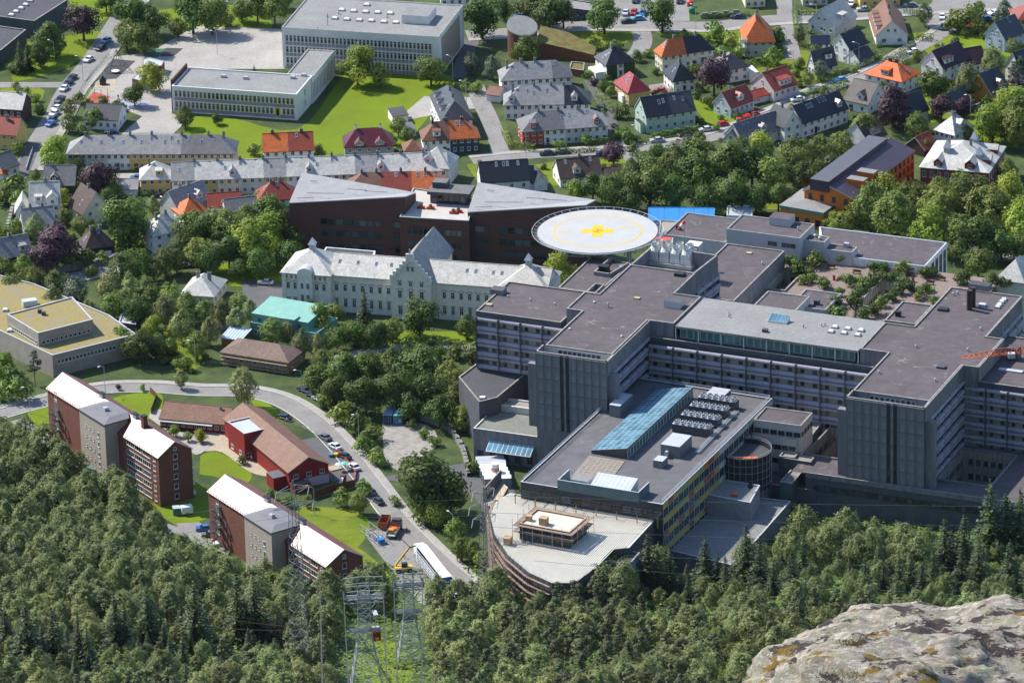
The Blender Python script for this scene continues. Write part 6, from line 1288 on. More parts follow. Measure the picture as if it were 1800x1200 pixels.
def leafquad(vs, fs, p, nrm, s, r):
    n = Vector(nrm); n = (n+Vector((r.uniform(-.42,.42), r.uniform(-.42,.42), r.uniform(-.25,.6)))).normalized()
    t = n.cross(Vector((r.uniform(-1,1), r.uniform(-1,1), r.uniform(-1,1)))); 
    if t.length < .01: t = Vector((1,0,0))
    t.normalize(); b = n.cross(t); a, c = s*r.uniform(.6,1.1), s*r.uniform(.4,.8); o = len(vs)
    vs += [p-t*a*.9-b*c*.5, p+t*a*.2-b*c, p+t*a+b*c*.3, p-t*a*.1+b*c]; fs.append((o,o+1,o+2,o+3))
def crown_round(r, R_, zc, hz, lobes, n, leaf, flat=.0, jag=.35):
    vs, fs = [], []; L = []
    for i in range(lobes):
        u = Vector((r.gauss(0,1), r.gauss(0,1), r.gauss(0,1))).normalized(); k = r.uniform(.35,.82)
        taper = 1-.35*max(0, u.z)
        L.append((Vector((u.x*R_*k*taper, u.y*R_*k*taper, zc+u.z*hz*k)), R_*r.uniform(.24,.46)))
    L.append((Vector((0,0,zc)), R_*.55)); W_ = [l[1]**2 for l in L]
    for c, lr in r.choices(L, W_, k=n):
        u = Vector((r.gauss(0,1), r.gauss(0,1), r.gauss(0,1)+.15)).normalized(); d = lr*(r.uniform(.75,1.05) if r.random() < .8 else r.uniform(1.05,1.3))
        p = c+Vector((u.x*d, u.y*d, u.z*d*.85)); out = (p-Vector((0,0,zc-hz*.2))).normalized()
        leafquad(vs, fs, p, u*.7+out*.5, leaf, r)
    return vs, fs, L
def crown_soft(r, R_, zc, hz, n, leaf, seed):
    vs, fs = [], []; o = Vector((seed*7.3, seed*3.1, seed*5.7)); L = [(Vector((r.uniform(-.5,.5)*R_, r.uniform(-.5,.5)*R_, zc+r.uniform(-.3,.5)*hz)), 1) for _ in range(5)]
    while len(fs) < n:
        u = Vector((r.gauss(0,1), r.gauss(0,1), r.gauss(0,1)+.12)).normalized()
        k = .72+.32*noise.noise(u*1.5+o)+.16*noise.noise(u*3.6+o); d = k*(1-abs(r.gauss(0,.13)))*(1 if r.random() < .93 else 1.15)
        tp = 1-.38*max(0, u.z)**1.5-.12*max(0, -u.z); p = Vector((u.x*R_*d*tp, u.y*R_*d*tp, zc+u.z*hz*d*1.1))
        if noise.noise(p*.75+o) < -.26: continue
        g = noise.noise(p*1.1+o); nr = (u+Vector((g, noise.noise(p*1.1-o), .35))).normalized(); leafquad(vs, fs, p, nr, leaf, r)
    return vs, fs, L
def mk(vs, fs, m, name='crown'):
    b = MB(); b.add(vs, fs, m); return b.data(name)
def trunk_mesh(h, r0, m, L=(), lean=0, limbs=5, r=None):
    b = MB(); b.bar((0,0,-1.5), (lean*.5,0,h*.55), r0, m, 7, r0*.62); b.bar((lean*.5,0,h*.55), (lean,0,h), r0*.62, m, 6, r0*.15)
    for c, lr in list(L)[:limbs]: b.bar((lean*.4,0,min(h*.5, c.z*.6)), c, r0*.4, m, 5, r0*.1)
    return b.data('trunk')
PROTO = {}
def build_protos():
    for kind, nv in (('maple',4),('lime',3),('ash',4),('copper',3),('birch',6),('blue',3)):
        for v in range(nv):
            r = random.Random(kind+str(v)); R_ = 4.0
            ar = {'maple':(1.0,1.0),'lime':(1.0,1.05),'ash':(.95,1.05),'copper':(1.05,.9),'birch':(.85,1.15),'blue':(.85,1.2)}[kind]
            hz = R_*ar[1]; zc = R_*1.08 if kind != 'birch' else R_*1.25; nl = {'maple':16,'lime':15,'ash':13,'copper':15,'birch':13,'blue':14}[kind]
            n = {'maple':2300,'lime':2300,'ash':1800,'copper':2200,'birch':1700,'blue':1900}[kind]
            if kind in ('birch','ash','blue'): vs, fs, L = crown_soft(r, R_*ar[0]*1.15, zc, hz, 3000, .235, v+len(kind))
            else: vs, fs, L = crown_round(r, R_*ar[0], zc, hz, nl, n+900, .29)
            PROTO.setdefault(kind, []).append((trunk_mesh(zc, .32 if kind != 'birch' else .17, BARKB if kind == 'birch' else BARK, L), mk(vs, fs, LEAF[kind]), R_, zc))
    for v in range(4):          # spruce, 12 m
        r = random.Random('spruce'+str(v)); vs, fs = [], []; Ht, Rb = 12.0, 3.3*r.uniform(.85,1.12)
        for k in range(22):
            f = k/22; z = .9+f*(Ht-1.0); rr = Rb*(1-f)**.85*r.uniform(.8,1.15)+.12
            for j in range(max(4, int(24*(1-f*.7)))):
                a = r.uniform(0, 6.283); l = rr*r.uniform(.75,1.12); d = Vector((math.cos(a), math.sin(a), 0)); sd = Vector((-d.y, d.x, 0))
                m_ = max(2, int(l/.42))
                for q in range(m_):
                    t = (q+.6)/m_; p = d*(l*t)+Vector((0,0,z-.42*l*t+.12*t*t*l)); leafquad(vs, fs, p+sd*r.uniform(-.22,.22)*l*.5, Vector((d.x*.35,d.y*.35,1)), .42*(1-.35*f), r)
        for _ in range(14): leafquad(vs, fs, Vector((r.uniform(-.1,.1), r.uniform(-.1,.1), Ht-.9+r.uniform(0,1.2))), Vector((r.uniform(-1,1),r.uniform(-1,1),.3)), .2, r)
        PROTO.setdefault('spruce', []).append((trunk_mesh(Ht*.95, .2, BARK), mk(vs, fs, LEAF['spruce']), 2.5, 6.0))
    for v in range(4):          # pine, 12 m, open crown in the upper half
        r = random.Random('pine'+str(v)); vs, fs = [], []; L = []
        for i in range(13):
            f = i/12; z = 5.2+f*6.4; rr = (1-f)**.6*2.3+.3; a = r.uniform(0, 6.283); k = r.uniform(.35,.95)*rr; L.append((Vector((math.cos(a)*k, math.sin(a)*k, z)), r.uniform(.75,1.25)*(1-.3*f)))
        L.append((Vector((0,0,11.3)), .8))
        for c, lr in r.choices(L, [l[1]**2 for l in L], k=1150):
            u = Vector((r.gauss(0,1), r.gauss(0,1), r.gauss(0,1))).normalized(); leafquad(vs, fs, c+Vector((u.x*lr, u.y*lr, u.z*lr*.5)), u+Vector((0,0,.5)), .27, r)
        PROTO.setdefault('pine', []).append((trunk_mesh(11.4, .17, BARKP, L[:6], r.uniform(-.4,.4), 6), mk(vs, fs, LEAF['pine']), 2.4, 8.3))
    for v in range(5):
        r = random.Random('bush'+str(v)); vs, fs, L = crown_round(r, 1.6, 1.1, 1.05, 8, 420, .22)
        PROTO.setdefault('bush', []).append((None, mk(vs, fs, LEAF['bush'], 'foliage'), 1.6, 1.1))
    for v in range(2):
        r = random.Random('darkbush'+str(v)); vs, fs, L = crown_round(r, 1.6, 1.1, 1.05, 8, 460, .22)
        PROTO.setdefault('darkbush', []).append((None, mk(vs, fs, LEAF['maple'], 'foliage'), 1.6, 1.1)); PROTO.setdefault('copperbush', []).append((None, mk(vs, fs, LEAF['copper'], 'foliage'), 1.6, 1.1))
build_protos()
NAMES = {'maple':'maple_tree','lime':'lime_tree','ash':'ash_tree','copper':'copper_beech','birch':'birch_tree','spruce':'spruce_tree','pine':'pine_tree','blue':'willow_tree','bush':'garden_shrub','darkbush':'garden_shrub','copperbush':'garden_shrub'}
def plant(kind, x, y, z, s, label, group, sz=None, v=None):
    tm, cm, R_, zc = PROTO[kind][rng.randrange(len(PROTO[kind])) if v is None else v]
    cat = 'shrub' if 'bush' in kind else 'tree'
    rz = rng.uniform(0, 6.28); sc = (s, s, (sz or s)*rng.uniform(.93,1.07))
    if tm is None:
        o = link(NAMES[kind], cm, None, (x, y, z-.15), rz, sc); return tag(o, label, cat, group)
    o = link(NAMES[kind], None, None, (x, y, z), rz, sc); tag(o, label, cat, group)
    link('trunk', tm, o); link('crown', cm, o); return o
ADJ = {'maple':'dark rounded broadleaf','lime':'bright yellow-green broadleaf','ash':'mid-green loose broadleaf','copper':'purple copper beech','birch':'grey-green birch','spruce':'dark conical spruce','pine':'open-crowned pine','blue':'blue-green narrow broadleaf','bush':'green shrub','darkbush':'dark green shrub','copperbush':'purple shrub'}
ORD = ['leftmost','second from left','third from left','fourth from left','fifth from left','sixth from left','seventh from left','eighth from left','ninth from left','tenth from left','eleventh from left','twelfth from left','thirteenth from left','fourteenth from left','fifteenth from left','sixteenth from left','seventeenth from left','eighteenth from left','nineteenth from left','twentieth from left']+['%s from left' % w for w in ('twenty-first','twenty-second','twenty-third','twenty-fourth','twenty-fifth','twenty-sixth','twenty-seventh','twenty-eighth','twenty-ninth','thirtieth','thirty-first','thirty-second','thirty-third')]
def grove(place, group, items, zoff=None):
    cnt = {}
    for it in items: cnt.setdefault(it[3], []).append(it)
    for k in cnt: cnt[k].sort(key=lambda t: t[0])
    for px, py, rp, kind in items:
        tm, cm, R_, zc = PROTO[kind][0]; hh = 1.0
        if kind in ('spruce','pine'):
            base = G(px, py+rp*1.6) if zoff is None else W(px, py+rp*1.6, zoff); s = rp*2.6/(scale_at(base)*.92)/12.0
        else:
            p0 = G(px, py) if zoff is None else W(px, py, zoff); s = rp/scale_at(p0)/R_*(1.45 if 'bush' in kind else 1.2); base = G(px, py, zc*s) if zoff is None else W(px, py, zoff+zc*s)
            base.z -= zc*s
        same = cnt[kind]; i = same.index((px, py, rp, kind))
        lab = ADJ[kind]+(' '+place if len(same) == 1 else ', '+ORD[min(i, len(ORD)-1)]+' '+place)
        plant(kind, base.x, base.y, base.z, s, lab, group)
grove('by the dark halls in the top left corner', 'trees round the school', [(36,92,23,'spruce'),(50,92,20,'spruce'),(84,66,28,'maple'),(70,92,22,'maple'),(98,80,18,'ash'),(146,38,28,'copper'),(22,118,10,'bush')])
grove('along the top edge left of the school', 'trees round the school', [(238,22,32,'maple'),(222,58,24,'ash'),(256,66,24,'maple'),(268,35,24,'maple'),(312,48,15,'ash'),(338,18,34,'maple'),(372,24,30,'maple'),(398,34,14,'bush'),(425,15,20,'maple'),(452,14,24,'maple'),(482,16,24,'maple'),(186,0,18,'maple'),(205,2,20,'maple'),(500,-5,18,'ash')])
grove('around the playground', 'trees round the school', [(265,132,24,'lime'),(236,164,19,'maple'),(165,205,17,'ash'),(122,188,15,'ash'),(121,213,16,'ash'),(138,172,10,'bush'),(152,180,9,'bush'),(180,178,10,'darkbush'),(205,182,9,'darkbush'),(215,186,8,'darkbush'),(146,228,10,'bush'),(325,204,18,'ash'),(381,207,10,'maple'),(447,118,5,'spruce'),(448,262,12,'bush'),(93,272,30,'lime'),(137,283,13,'ash'),(60,170,10,'bush'),(46,162,9,'bush'),(28,150,7,'bush'),(70,190,10,'darkbush'),(32,260,12,'darkbush')])
grove('on the school lawn', 'trees round the school', [(628,112,31,'lime'),(667,132,19,'ash'),(757,118,26,'maple'),(829,112,17,'blue'),(866,118,18,'blue'),(847,28,34,'maple'),(700,220,16,'ash'),(716,235,14,'ash'),(735,280,10,'bush'),(690,247,9,'bush'),(560,258,10,'bush')])
grove('around the round church', 'trees in the streets beyond the school', [(925,88,23,'maple'),(932,12,26,'maple'),(965,16,32,'maple'),(990,22,24,'maple'),(885,14,18,'maple'),(1062,24,29,'maple'),(1164,22,29,'maple'),(820,150,10,'bush'),(838,152,12,'bush'),(1010,90,9,'bush'),(1045,75,12,'bush'),(1068,80,11,'bush'),(1085,78,9,'bush'),(1120,98,11,'bush'),(1140,92,9,'bush')])
grove('among the upper gardens', 'trees in the streets beyond the school', [(1255,132,30,'copper'),(1258,58,18,'bush'),(1283,72,15,'bush'),(1270,90,14,'bush'),(1300,90,12,'bush'),(1218,118,10,'bush'),(1248,178,12,'bush'),(1225,165,9,'bush'),(1085,190,12,'spruce'),(1098,196,12,'bush'),(1105,240,14,'darkbush'),(1085,232,12,'bush'),(1080,222,7,'copperbush'),(1078,268,20,'copper'),(1035,130,9,'bush'),(1045,142,9,'copperbush'),(1030,245,10,'bush'),(985,254,10,'bush'),(1230,240,12,'bush'),(1360,228,9,'bush'),(1250,256,7,'bush'),(1060,148,10,'ash'),(1112,262,10,'bush')])
grove('in the gardens at the top right', 'trees in the streets beyond the school', [(1625,22,17,'birch'),(1690,34,24,'bush'),(1712,26,18,'bush'),(1675,42,14,'bush'),(1765,18,18,'blue'),(1443,124,15,'blue'),(1420,135,13,'birch'),(1405,62,12,'birch'),(1402,112,9,'bush'),(1367,58,16,'bush'),(1360,100,16,'bush'),(1640,147,29,'maple'),(1702,138,28,'birch'),(1744,112,25,'birch'),(1782,82,14,'ash'),(1570,183,34,'copper'),(1590,205,20,'copper'),(1655,186,20,'copper'),(1695,184,17,'copper'),(1612,222,23,'ash'),(1598,205,15,'ash'),(1519,222,24,'ash'),(1500,165,13,'birch'),(1550,150,10,'birch'),(1732,178,12,'bush'),(1755,166,12,'bush'),(1790,120,20,'blue'),(1785,150,13,'copper'),(1775,190,42,'lime'),(1795,215,40,'ash'),(1745,215,32,'lime'),(1680,230,18,'ash'),(1700,235,14,'ash'),(1625,255,12,'ash'),(1660,272,10,'bush'),(1480,200,10,'ash'),(1400,128,8,'bush'),(1405,145,8,'bush'),(1655,95,10,'bush')])
grove('in the wood behind the helipad', 'trees in the wood behind the hospital', [(1012,332,18,'lime'),(1042,330,22,'maple'),(1074,334,26,'ash'),(1108,345,22,'maple'),(1142,322,34,'maple'),(1148,285,30,'maple'),(1188,290,34,'ash'),(1184,336,28,'maple'),(1230,302,36,'maple'),(1242,346,26,'maple'),(1280,288,38,'maple'),(1290,336,32,'maple'),(1322,292,34,'maple'),(1330,345,26,'maple'),(1360,302,34,'ash'),(1368,345,22,'maple'),(1400,272,34,'ash'),(1408,312,26,'maple'),(1442,268,28,'ash'),(1480,255,24,'ash'),(1462,294,28,'maple'),(1340,258,28,'lime'),(1302,262,22,'ash'),(1222,268,28,'maple'),(1500,285,22,'ash'),(1110,300,20,'ash'),(1260,372,12,'bush'),(1085,318,20,'maple'),(1210,252,12,'bush')])
grove('in front of the orange building', 'trees in the wood behind the hospital', [(1466,388,17,'lime'),(1488,388,22,'ash'),(1530,362,38,'ash'),(1574,376,42,'ash'),(1602,342,32,'ash'),(1560,336,28,'lime'),(1652,362,38,'ash'),(1636,402,34,'lime'),(1704,352,38,'maple'),(1684,404,34,'ash'),(1742,362,42,'ash'),(1722,412,36,'maple'),(1778,342,38,'lime'),(1794,392,38,'lime'),(1772,302,22,'ash'),(1802,428,28,'maple'),(1720,458,26,'maple'),(1760,430,26,'maple'),(1690,440,22,'maple'),(1560,312,18,'ash'),(1690,318,22,'ash'),(1650,330,22,'ash')])
grove('on the bank left of the old hospital', 'trees left of the old hospital', [(334,396,32,'ash'),(362,402,28,'maple'),(396,398,34,'ash'),(440,424,36,'lime'),(432,382,24,'ash'),(478,372,32,'maple'),(472,412,32,'lime'),(500,402,28,'maple'),(508,442,24,'maple'),(402,442,28,'maple'),(352,442,28,'ash'),(318,432,22,'ash'),(290,456,24,'ash'),(370,455,24,'maple'),(455,462,24,'maple'),(520,418,18,'maple'),(420,470,18,'maple'),(455,348,14,'ash'),(310,458,18,'ash')])
grove('among the houses on the left', 'trees left of the old hospital', [(225,390,40,'maple'),(170,308,30,'copper'),(146,326,17,'maple'),(98,426,36,'copper'),(80,448,28,'copper'),(60,398,20,'birch'),(26,325,20,'bush'),(8,345,16,'bush'),(30,350,14,'bush'),(28,398,14,'bush'),(115,380,14,'ash'),(125,366,14,'bush'),(110,345,14,'lime'),(190,345,14,'maple'),(202,332,14,'maple'),(140,395,16,'ash'),(270,362,14,'birch'),(10,410,18,'bush'),(235,420,12,'bush'),(215,432,12,'bush'),(2,450,14,'copper'),(330,330,10,'bush')])
grove('on the slope above the brick apartments', 'trees left of the old hospital', [(20,500,24,'ash'),(58,492,26,'ash'),(98,500,24,'ash'),(132,512,26,'blue'),(94,526,22,'birch'),(118,456,18,'bush'),(150,456,17,'bush'),(180,452,12,'bush'),(215,472,28,'ash'),(240,468,24,'maple'),(270,470,20,'ash'),(190,506,24,'birch'),(230,506,26,'birch'),(260,520,26,'ash'),(300,522,24,'ash'),(200,532,24,'ash'),(238,548,24,'maple'),(290,548,24,'birch'),(330,540,24,'ash'),(318,568,24,'birch'),(360,546,22,'ash'),(392,548,24,'birch'),(370,580,20,'birch'),(345,606,22,'ash'),(415,562,20,'birch'),(268,572,16,'lime'),(420,530,18,'ash'),(440,545,16,'birch'),(210,592,24,'maple'),(244,606,28,'maple'),(272,602,22,'maple'),(188,604,14,'maple'),(62,640,24,'pine'),(22,662,18,'bush'),(36,686,20,'bush'),(318,664,14,'birch'),(428,678,28,'birch'),(478,580,24,'ash'),(160,474,12,'bush'),(5,470,20,'ash'),(40,470,20,'ash'),(10,640,22,'lime'),(5,688,18,'bush'),(300,610,14,'bush'),(320,640,12,'bush'),(155,540,14,'birch')])
grove('in front of the old hospital', 'trees in front of the old hospital', [(562,560,24,'lime'),(586,548,20,'ash'),(642,535,27,'spruce'),(737,555,31,'maple'),(592,592,20,'maple'),(622,582,22,'maple'),(660,584,22,'maple'),(690,578,20,'ash'),(820,572,20,'ash'),(842,584,14,'ash'),(985,474,27,'lime'),(530,604,20,'birch'),(556,606,18,'birch'),(505,585,16,'birch'),(600,618,12,'bush'),(715,600,12,'bush'),(760,600,10,'bush'),(672,600,12,'bush'),(640,604,12,'bush'),(545,540,14,'ash')])
grove('in the wood between the road and the hospital', 'trees between the road and the hospital', [(560,660,28,'maple'),(602,652,34,'maple'),(566,632,22,'ash'),(640,642,34,'maple'),(590,690,24,'maple'),(642,692,32,'maple'),(690,642,32,'ash'),(735,636,38,'maple'),(702,690,32,'maple'),(752,682,32,'maple'),(790,662,28,'ash'),(802,702,28,'ash'),(772,722,26,'maple'),(812,732,22,'ash'),(832,694,18,'ash'),(720,712,24,'maple'),(770,620,14,'bush'),(800,618,14,'bush'),(830,622,14,'bush'),(575,700,18,'bush'),(602,726,20,'bush'),(626,746,18,'bush'),(652,762,17,'bush'),(640,782,16,'bush'),(662,800,15,'bush'),(672,812,10,'bush'),(755,838,56,'maple'),(792,872,32,'maple'),(760,884,28,'ash'),(720,830,26,'ash'),(745,905,18,'bush'),(772,905,22,'lime'),(800,935,22,'ash'),(812,962,20,'ash'),(832,968,18,'ash'),(850,982,18,'ash'),(868,1004,16,'spruce'),(735,882,14,'bush'),(632,882,18,'ash'),(602,874,16,'bush'),(640,856,14,'bush'),(650,1005,22,'darkbush'),(725,745,9,'bush'),(745,760,10,'bush'),(765,775,10,'bush'),(832,820,14,'bush'),(695,880,10,'bush')])
grove('beside the kindergarten', 'trees between the road and the hospital', [(305,756,10,'lime'),(330,765,9,'ash'),(352,764,11,'lime'),(425,808,9,'bush'),(476,870,10,'bush'),(185,858,12,'spruce'),(208,680,5,'copper'),(250,680,6,'lime'),(505,880,12,'bush'),(540,880,10,'ash')])
grove('in the roof garden', 'shrubs of the roof garden', [(1392,460,14,'darkbush'),(1405,470,14,'darkbush'),(1433,457,14,'bush'),(1480,452,11,'bush'),(1420,475,11,'darkbush'),(1412,490,10,'bush'),(1426,488,9,'bush'),(1447,496,12,'darkbush'),(1495,493,11,'bush'),(1510,493,8,'bush'),(1535,467,10,'darkbush'),(1552,468,9,'darkbush'),(1585,470,12,'bush'),(1600,467,10,'bush'),(1520,500,14,'darkbush'),(1535,490,14,'darkbush'),(1505,515,14,'darkbush'),(1500,530,13,'darkbush'),(1552,484,10,'darkbush'),(1572,484,12,'darkbush'),(1590,492,12,'darkbush'),(1598,500,11,'darkbush'),(1582,506,12,'darkbush'),(1568,518,11,'darkbush'),(1550,530,10,'bush'),(1475,548,14,'darkbush'),(1503,552,12,'spruce'),(1520,550,11,'darkbush'),(1540,541,14,'darkbush'),(1628,476,12,'darkbush'),(1640,476,10,'darkbush'),(1625,511,12,'bush'),(1615,520,8,'bush'),(1695,485,15,'darkbush'),(1745,492,14,'bush'),(1765,495,12,'darkbush'),(1470,530,12,'darkbush'),(1460,540,10,'darkbush'),(1568,562,8,'bush'),(1640,527,7,'bush'),(1475,512,9,'bush'),(1660,560,7,'bush')], 12)
# hedges
def hedge(px, w=1.3, hh=1.6, label='', kind='hedge'):
    pts = [G(*p) for p in px]; b = []; fs = []; r = random.Random(str(px[0])); c = pts[0]
    for a, e in zip(pts, pts[1:]):
        d = e-a; L = d.length; d.normalize(); s = Vector((-d.y, d.x, 0)).normalized()
        for _ in range(int(L*(2*hh+w)*9)):
            t = r.random()*L; k = r.random()*(2*hh+w); wob = 1+.12*math.sin(t*1.7)
            if k < hh: q, n = s*(-w/2)+Vector((0,0,k)), -s
            elif k < hh+w: q, n = s*(k-hh-w/2)+Vector((0,0,hh*wob)), Vector((0,0,1))
            else: q, n = s*(w/2)+Vector((0,0,k-hh-w)), s
            p = a+d*t+q*1.0-c; p.z = q.z+terr(a.x+d.x*t, a.y+d.y*t)-c.z; leafquad(b, fs, p+Vector((r.uniform(-.12,.12),r.uniform(-.12,.12),0)), n, .26, r)
    tag(link('hedge', mk(b, fs, LEAF[kind], 'hedge'), None, c), label, 'hedge', 'clipped garden hedges')
HED = [([(900,262),(940,266)],1.8,2.2,'tall hedge at the red end of the slate row'),([(1032,257),(1080,250)],1.6,2.0,'hedge right of the white slate row'),([(1145,245),(1228,230)],1.5,1.8,'hedge in front of the mint green house'),([(1050,160),(1085,150)],1.4,1.6,'hedge below the ivy-grown house'),([(1050,168),(1078,200)],1.8,1.8,'long hedge beside the lane left of the yellow house'),([(1180,160),(1195,175),(1208,180)],1.4,1.6,'hedge below the square white house'),([(1340,118),(1368,100),(1382,90)],1.6,1.7,'hedge along the narrow street'),([(1396,24),(1402,70)],1.4,2,'clipped hedge left of the grey gabled house'),([(1398,26),(1440,26),(1485,22)],1.3,1.5,'hedge behind the grey gabled house'),([(1523,96),(1562,112),(1605,85)],1.8,2.0,'angled hedge around the brown-roofed house'),([(1610,70),(1640,72)],2.4,1.8,'broad hedge right of the brown-roofed house'),([(1500,122),(1546,106)],1.8,2.0,'hedge below the white house with side wing'),([(1440,148),(1488,128)],2.0,2.2,'dark hedge below the black-roofed cottage'),([(1408,172),(1440,166),(1490,150)],1.8,1.6,'long hedge above the white row'),([(1580,115),(1620,105)],1.6,1.6,'hedge left of the long white house'),([(1690,68),(1725,52),(1735,48)],1.8,1.8,'hedge beside the red car'),([(1520,20),(1560,28)],1.4,1.6,'hedge below the yellow house'),([(1405,80),(1435,90)],1.4,1.8,'dark hedge below the solar garage'),([(1590,24),(1620,30)],1.6,1.6,'dark hedge by the junction'),([(950,274),(1050,266)],1.4,1.2,'low hedge along the street above the helipad'),([(1120,255),(1140,250)],1.4,1.2,'low hedge by the silver car'),([(885,232),(898,262)],1.5,1.4,'yellowish hedge along the lane'),([(1310,120),(1345,110)],2,2,'hedge above the pinkish house'),([(1240,32),(1320,30)],1.3,1.4,'hedge along the top road'),([(220,335),(262,345),(300,345)],1.2,1.3,'hedge behind the parked white car'),([(600,606),(700,596)],2.0,1.6,'garden hedge in front of the old hospital'),([(720,602),(835,618)],2.2,2.4,'tall clipped hedge beside the left wing'),([(410,352),(470,350)],1.2,1.2,'hedge below the terrace'),([(195,440),(260,432)],1.2,1.2,'hedge below the black and white villa'),([(20,380),(30,345)],1.6,1.2,'hedge along the left retaining wall'),([(1750,176),(1798,168)],1.4,1.6,'hedge right of the ochre house'),([(1050,185),(1062,205)],1.2,1.4,'short hedge beside the slate row')]
for h_ in HED: hedge(*h_)
# loose shrubs between the houses
cand = []; SH = []
def inpoly(x, y, P):
    c = False; n = len(P)
    for i in range(n):
        (xi, yi), (xj, yj) = P[i], P[i-1]
        if (yi > y) != (yj > y) and x < (xj-xi)*(y-yi)/(yj-yi)+xi: c = not c
    return c
REG = [([(1040,85),(1130,90),(1250,60),(1400,40),(1800,15),(1800,260),(1700,262),(1600,220),(1480,225),(1380,240),(1250,262),(1130,262),(1070,230)], 'in the gardens right of the round church', 150),
       ([(0,300),(120,300),(250,330),(310,380),(260,445),(120,475),(0,490)], 'in the gardens on the left', 50),
       ([(820,285),(960,285),(1120,280),(1110,310),(980,325),(850,340)], 'in the gardens above the helipad', 18),
       ([(270,585),(380,590),(380,660),(230,650)], 'on the rough slope above the bend', 25)]
for P, place, n in REG:
    k = 0; t = 0
    while k < n and t < 4000:
        t += 1; x, y = rng.uniform(min(p[0] for p in P), max(p[0] for p in P)), rng.uniform(min(p[1] for p in P), max(p[1] for p in P))
        if not inpoly(x, y, P): continue
        p = G(x, y)
        if blocked(p.x, p.y, 1.3): continue
        k += 1; SH.append((rng.choice(['bush','bush','bush','darkbush','ash']), p, x, place, min(((h[0]-p).length, h[1]) for h in HL)))
near_ = {}
for t in SH:
    w = t[4][1].split(',')[0].split(' with ')[0].split(' and ')[0].split()[:8] if t[4][0] < 22 else None
    near_.setdefault((t[0], ('beside the '+' '.join(w)) if w else t[3]), []).append(t)
for (kind, pl), L_ in near_.items():
    L_.sort(key=lambda t: t[2])
    for i, (k_, p, x, _, _) in enumerate(L_):
        o_ = ', '+ORD[i] if len(L_) > 1 else ''
        if kind == 'ash': plant('ash', p.x, p.y, p.z, rng.uniform(.35,.6), 'small garden tree'+o_+', '+pl, 'small trees in the gardens')
        else: plant(kind, p.x, p.y, p.z, rng.uniform(.6,1.15), ('leafy' if kind == 'bush' else 'dark')+' shrub'+o_+', '+pl, 'garden shrubs between the houses')
# ---------------------------------------------------------------- the wooded slope in front
WOOD_ = [(-30,775),(60,800),(150,830),(230,895),(320,1000),(420,1035),(500,1045),(590,1062),(650,1062),(700,1090),(760,1090),(850,1085),(870,1050),(905,1062),(960,1078),(1020,1078),(1060,1050),(1120,1040),(1180,1030),(1300,1020),(1400,955),(1500,974),(1700,990),(1830,978),(1830,1270),(-30,1270)]
HOLE = [(592,1090),(750,1080),(790,1275),(575,1275)]
SPR = [(570,1010,30),(1140,1045,40),(1178,1048,34),(1240,1040,38),(1262,1038,26),(1312,1032,42),(1336,1040,34),(1360,1050,24),(1275,1045,26),(1392,1035,26),(1412,1010,24),(1475,1010,20),(1425,1030,18),(1660,1020,46),(1695,1020,44),(1740,985,52),(1768,985,46),(1792,985,50),(1545,1020,28),(1600,1040,28),(1620,1050,24),(1640,1045,30),(1690,1045,34),(1720,1040,36),(1775,1040,36),(1580,1045,26),(1520,1040,24),(925,1045,26),(12,1150,34),(50,1165,44),(75,1150,22),(95,1165,36),(140,1160,30),(155,1165,24),(205,1150,42),(222,1150,32),(262,1130,38),(285,1135,22),(345,1140,46),(362,1125,26),(420,1130,46),(450,1130,46),(320,1120,24),(120,1150,22),(5,1140,30)]
trees = []
for px, py, hp in SPR:
    p = G(px, py); s = hp*3.0/(scale_at(p)*.92)/12.0; trees.append(('spruce', p, s, px, py))
def zone(px):
    return ['at the left edge', 'below the left road bend', 'below the first brick block', 'below the waste container', 'below the nearer brick block', 'beside the lattice mast', 'beside the cable pylons', 'below the lorry', 'under the curved scaffold', 'under the corrugated roof', 'below the coloured facade', 'below the grey annex', 'below the glazed corridor', 'below the second tower', 'right of the second tower', 'at the right edge'][min(15, max(0, int(px/112.5)))]
pts = [(t[1].x, t[1].y) for t in trees]; cell = {}
def near(x, y, d):
    for i in range(int(x//6)-1, int(x//6)+2):
        for j in range(int(y//6)-1, int(y//6)+2):
            for q in cell.get((i, j), ()):
                if (q[0]-x)**2+(q[1]-y)**2 < d*d: return True
    return False
for q in pts: cell.setdefault((int(q[0]//6), int(q[1]//6)), []).append(q)
for t in range(26000):
    px, py = rng.uniform(-25, 1825), rng.uniform(775, 1265)
    if not inpoly(px, py, WOOD_) or inpoly(px, py, HOLE): continue
    if px > 1420 and py > 1140: continue
    p = G(px, py); d = rng.uniform(4.0,5.8)
    if near(p.x, p.y, d) or blocked(p.x, p.y, 1.2): continue
    cell.setdefault((int(p.x//6), int(p.y//6)), []).append((p.x, p.y))
    pr = noise.noise(Vector((p.x*.03, p.y*.03, 3))); right = px > 950
    u = rng.random()
    if right and py > 1075: kind = 'pine' if u < .40+pr else 'birch' if u < .93 else 'ash'
    elif right: kind = 'birch' if u < .82 else 'ash' if u < .9 else 'spruce'
    elif py > 1120: kind = 'pine' if u < .25+pr*.6 else 'birch' if u < .85 else 'spruce'
    else: kind = 'birch' if u < .86 else 'ash' if u < .93 else 'lime' if u < .97 else 'pine'
    s = {'pine': rng.uniform(.75,1.1), 'birch': rng.uniform(.7,1.4), 'ash': rng.uniform(.55,1.1), 'spruce': rng.uniform(.5,.8), 'lime': rng.uniform(.4,.7)}[kind]
    if kind != 'spruce' and any(abs(px-q[0]) < 26+q[2]*.3 and -8 < py-q[1] < 62 for q in SPR): s *= .55
    trees.append((kind, p, s, px, py))
trees.sort(key=lambda t: -t[4]); cnt = {}; rest = []; keep = []
LIM = {'birch': 285, 'pine': 290, 'spruce': 280, 'ash': 60, 'lime': 60}
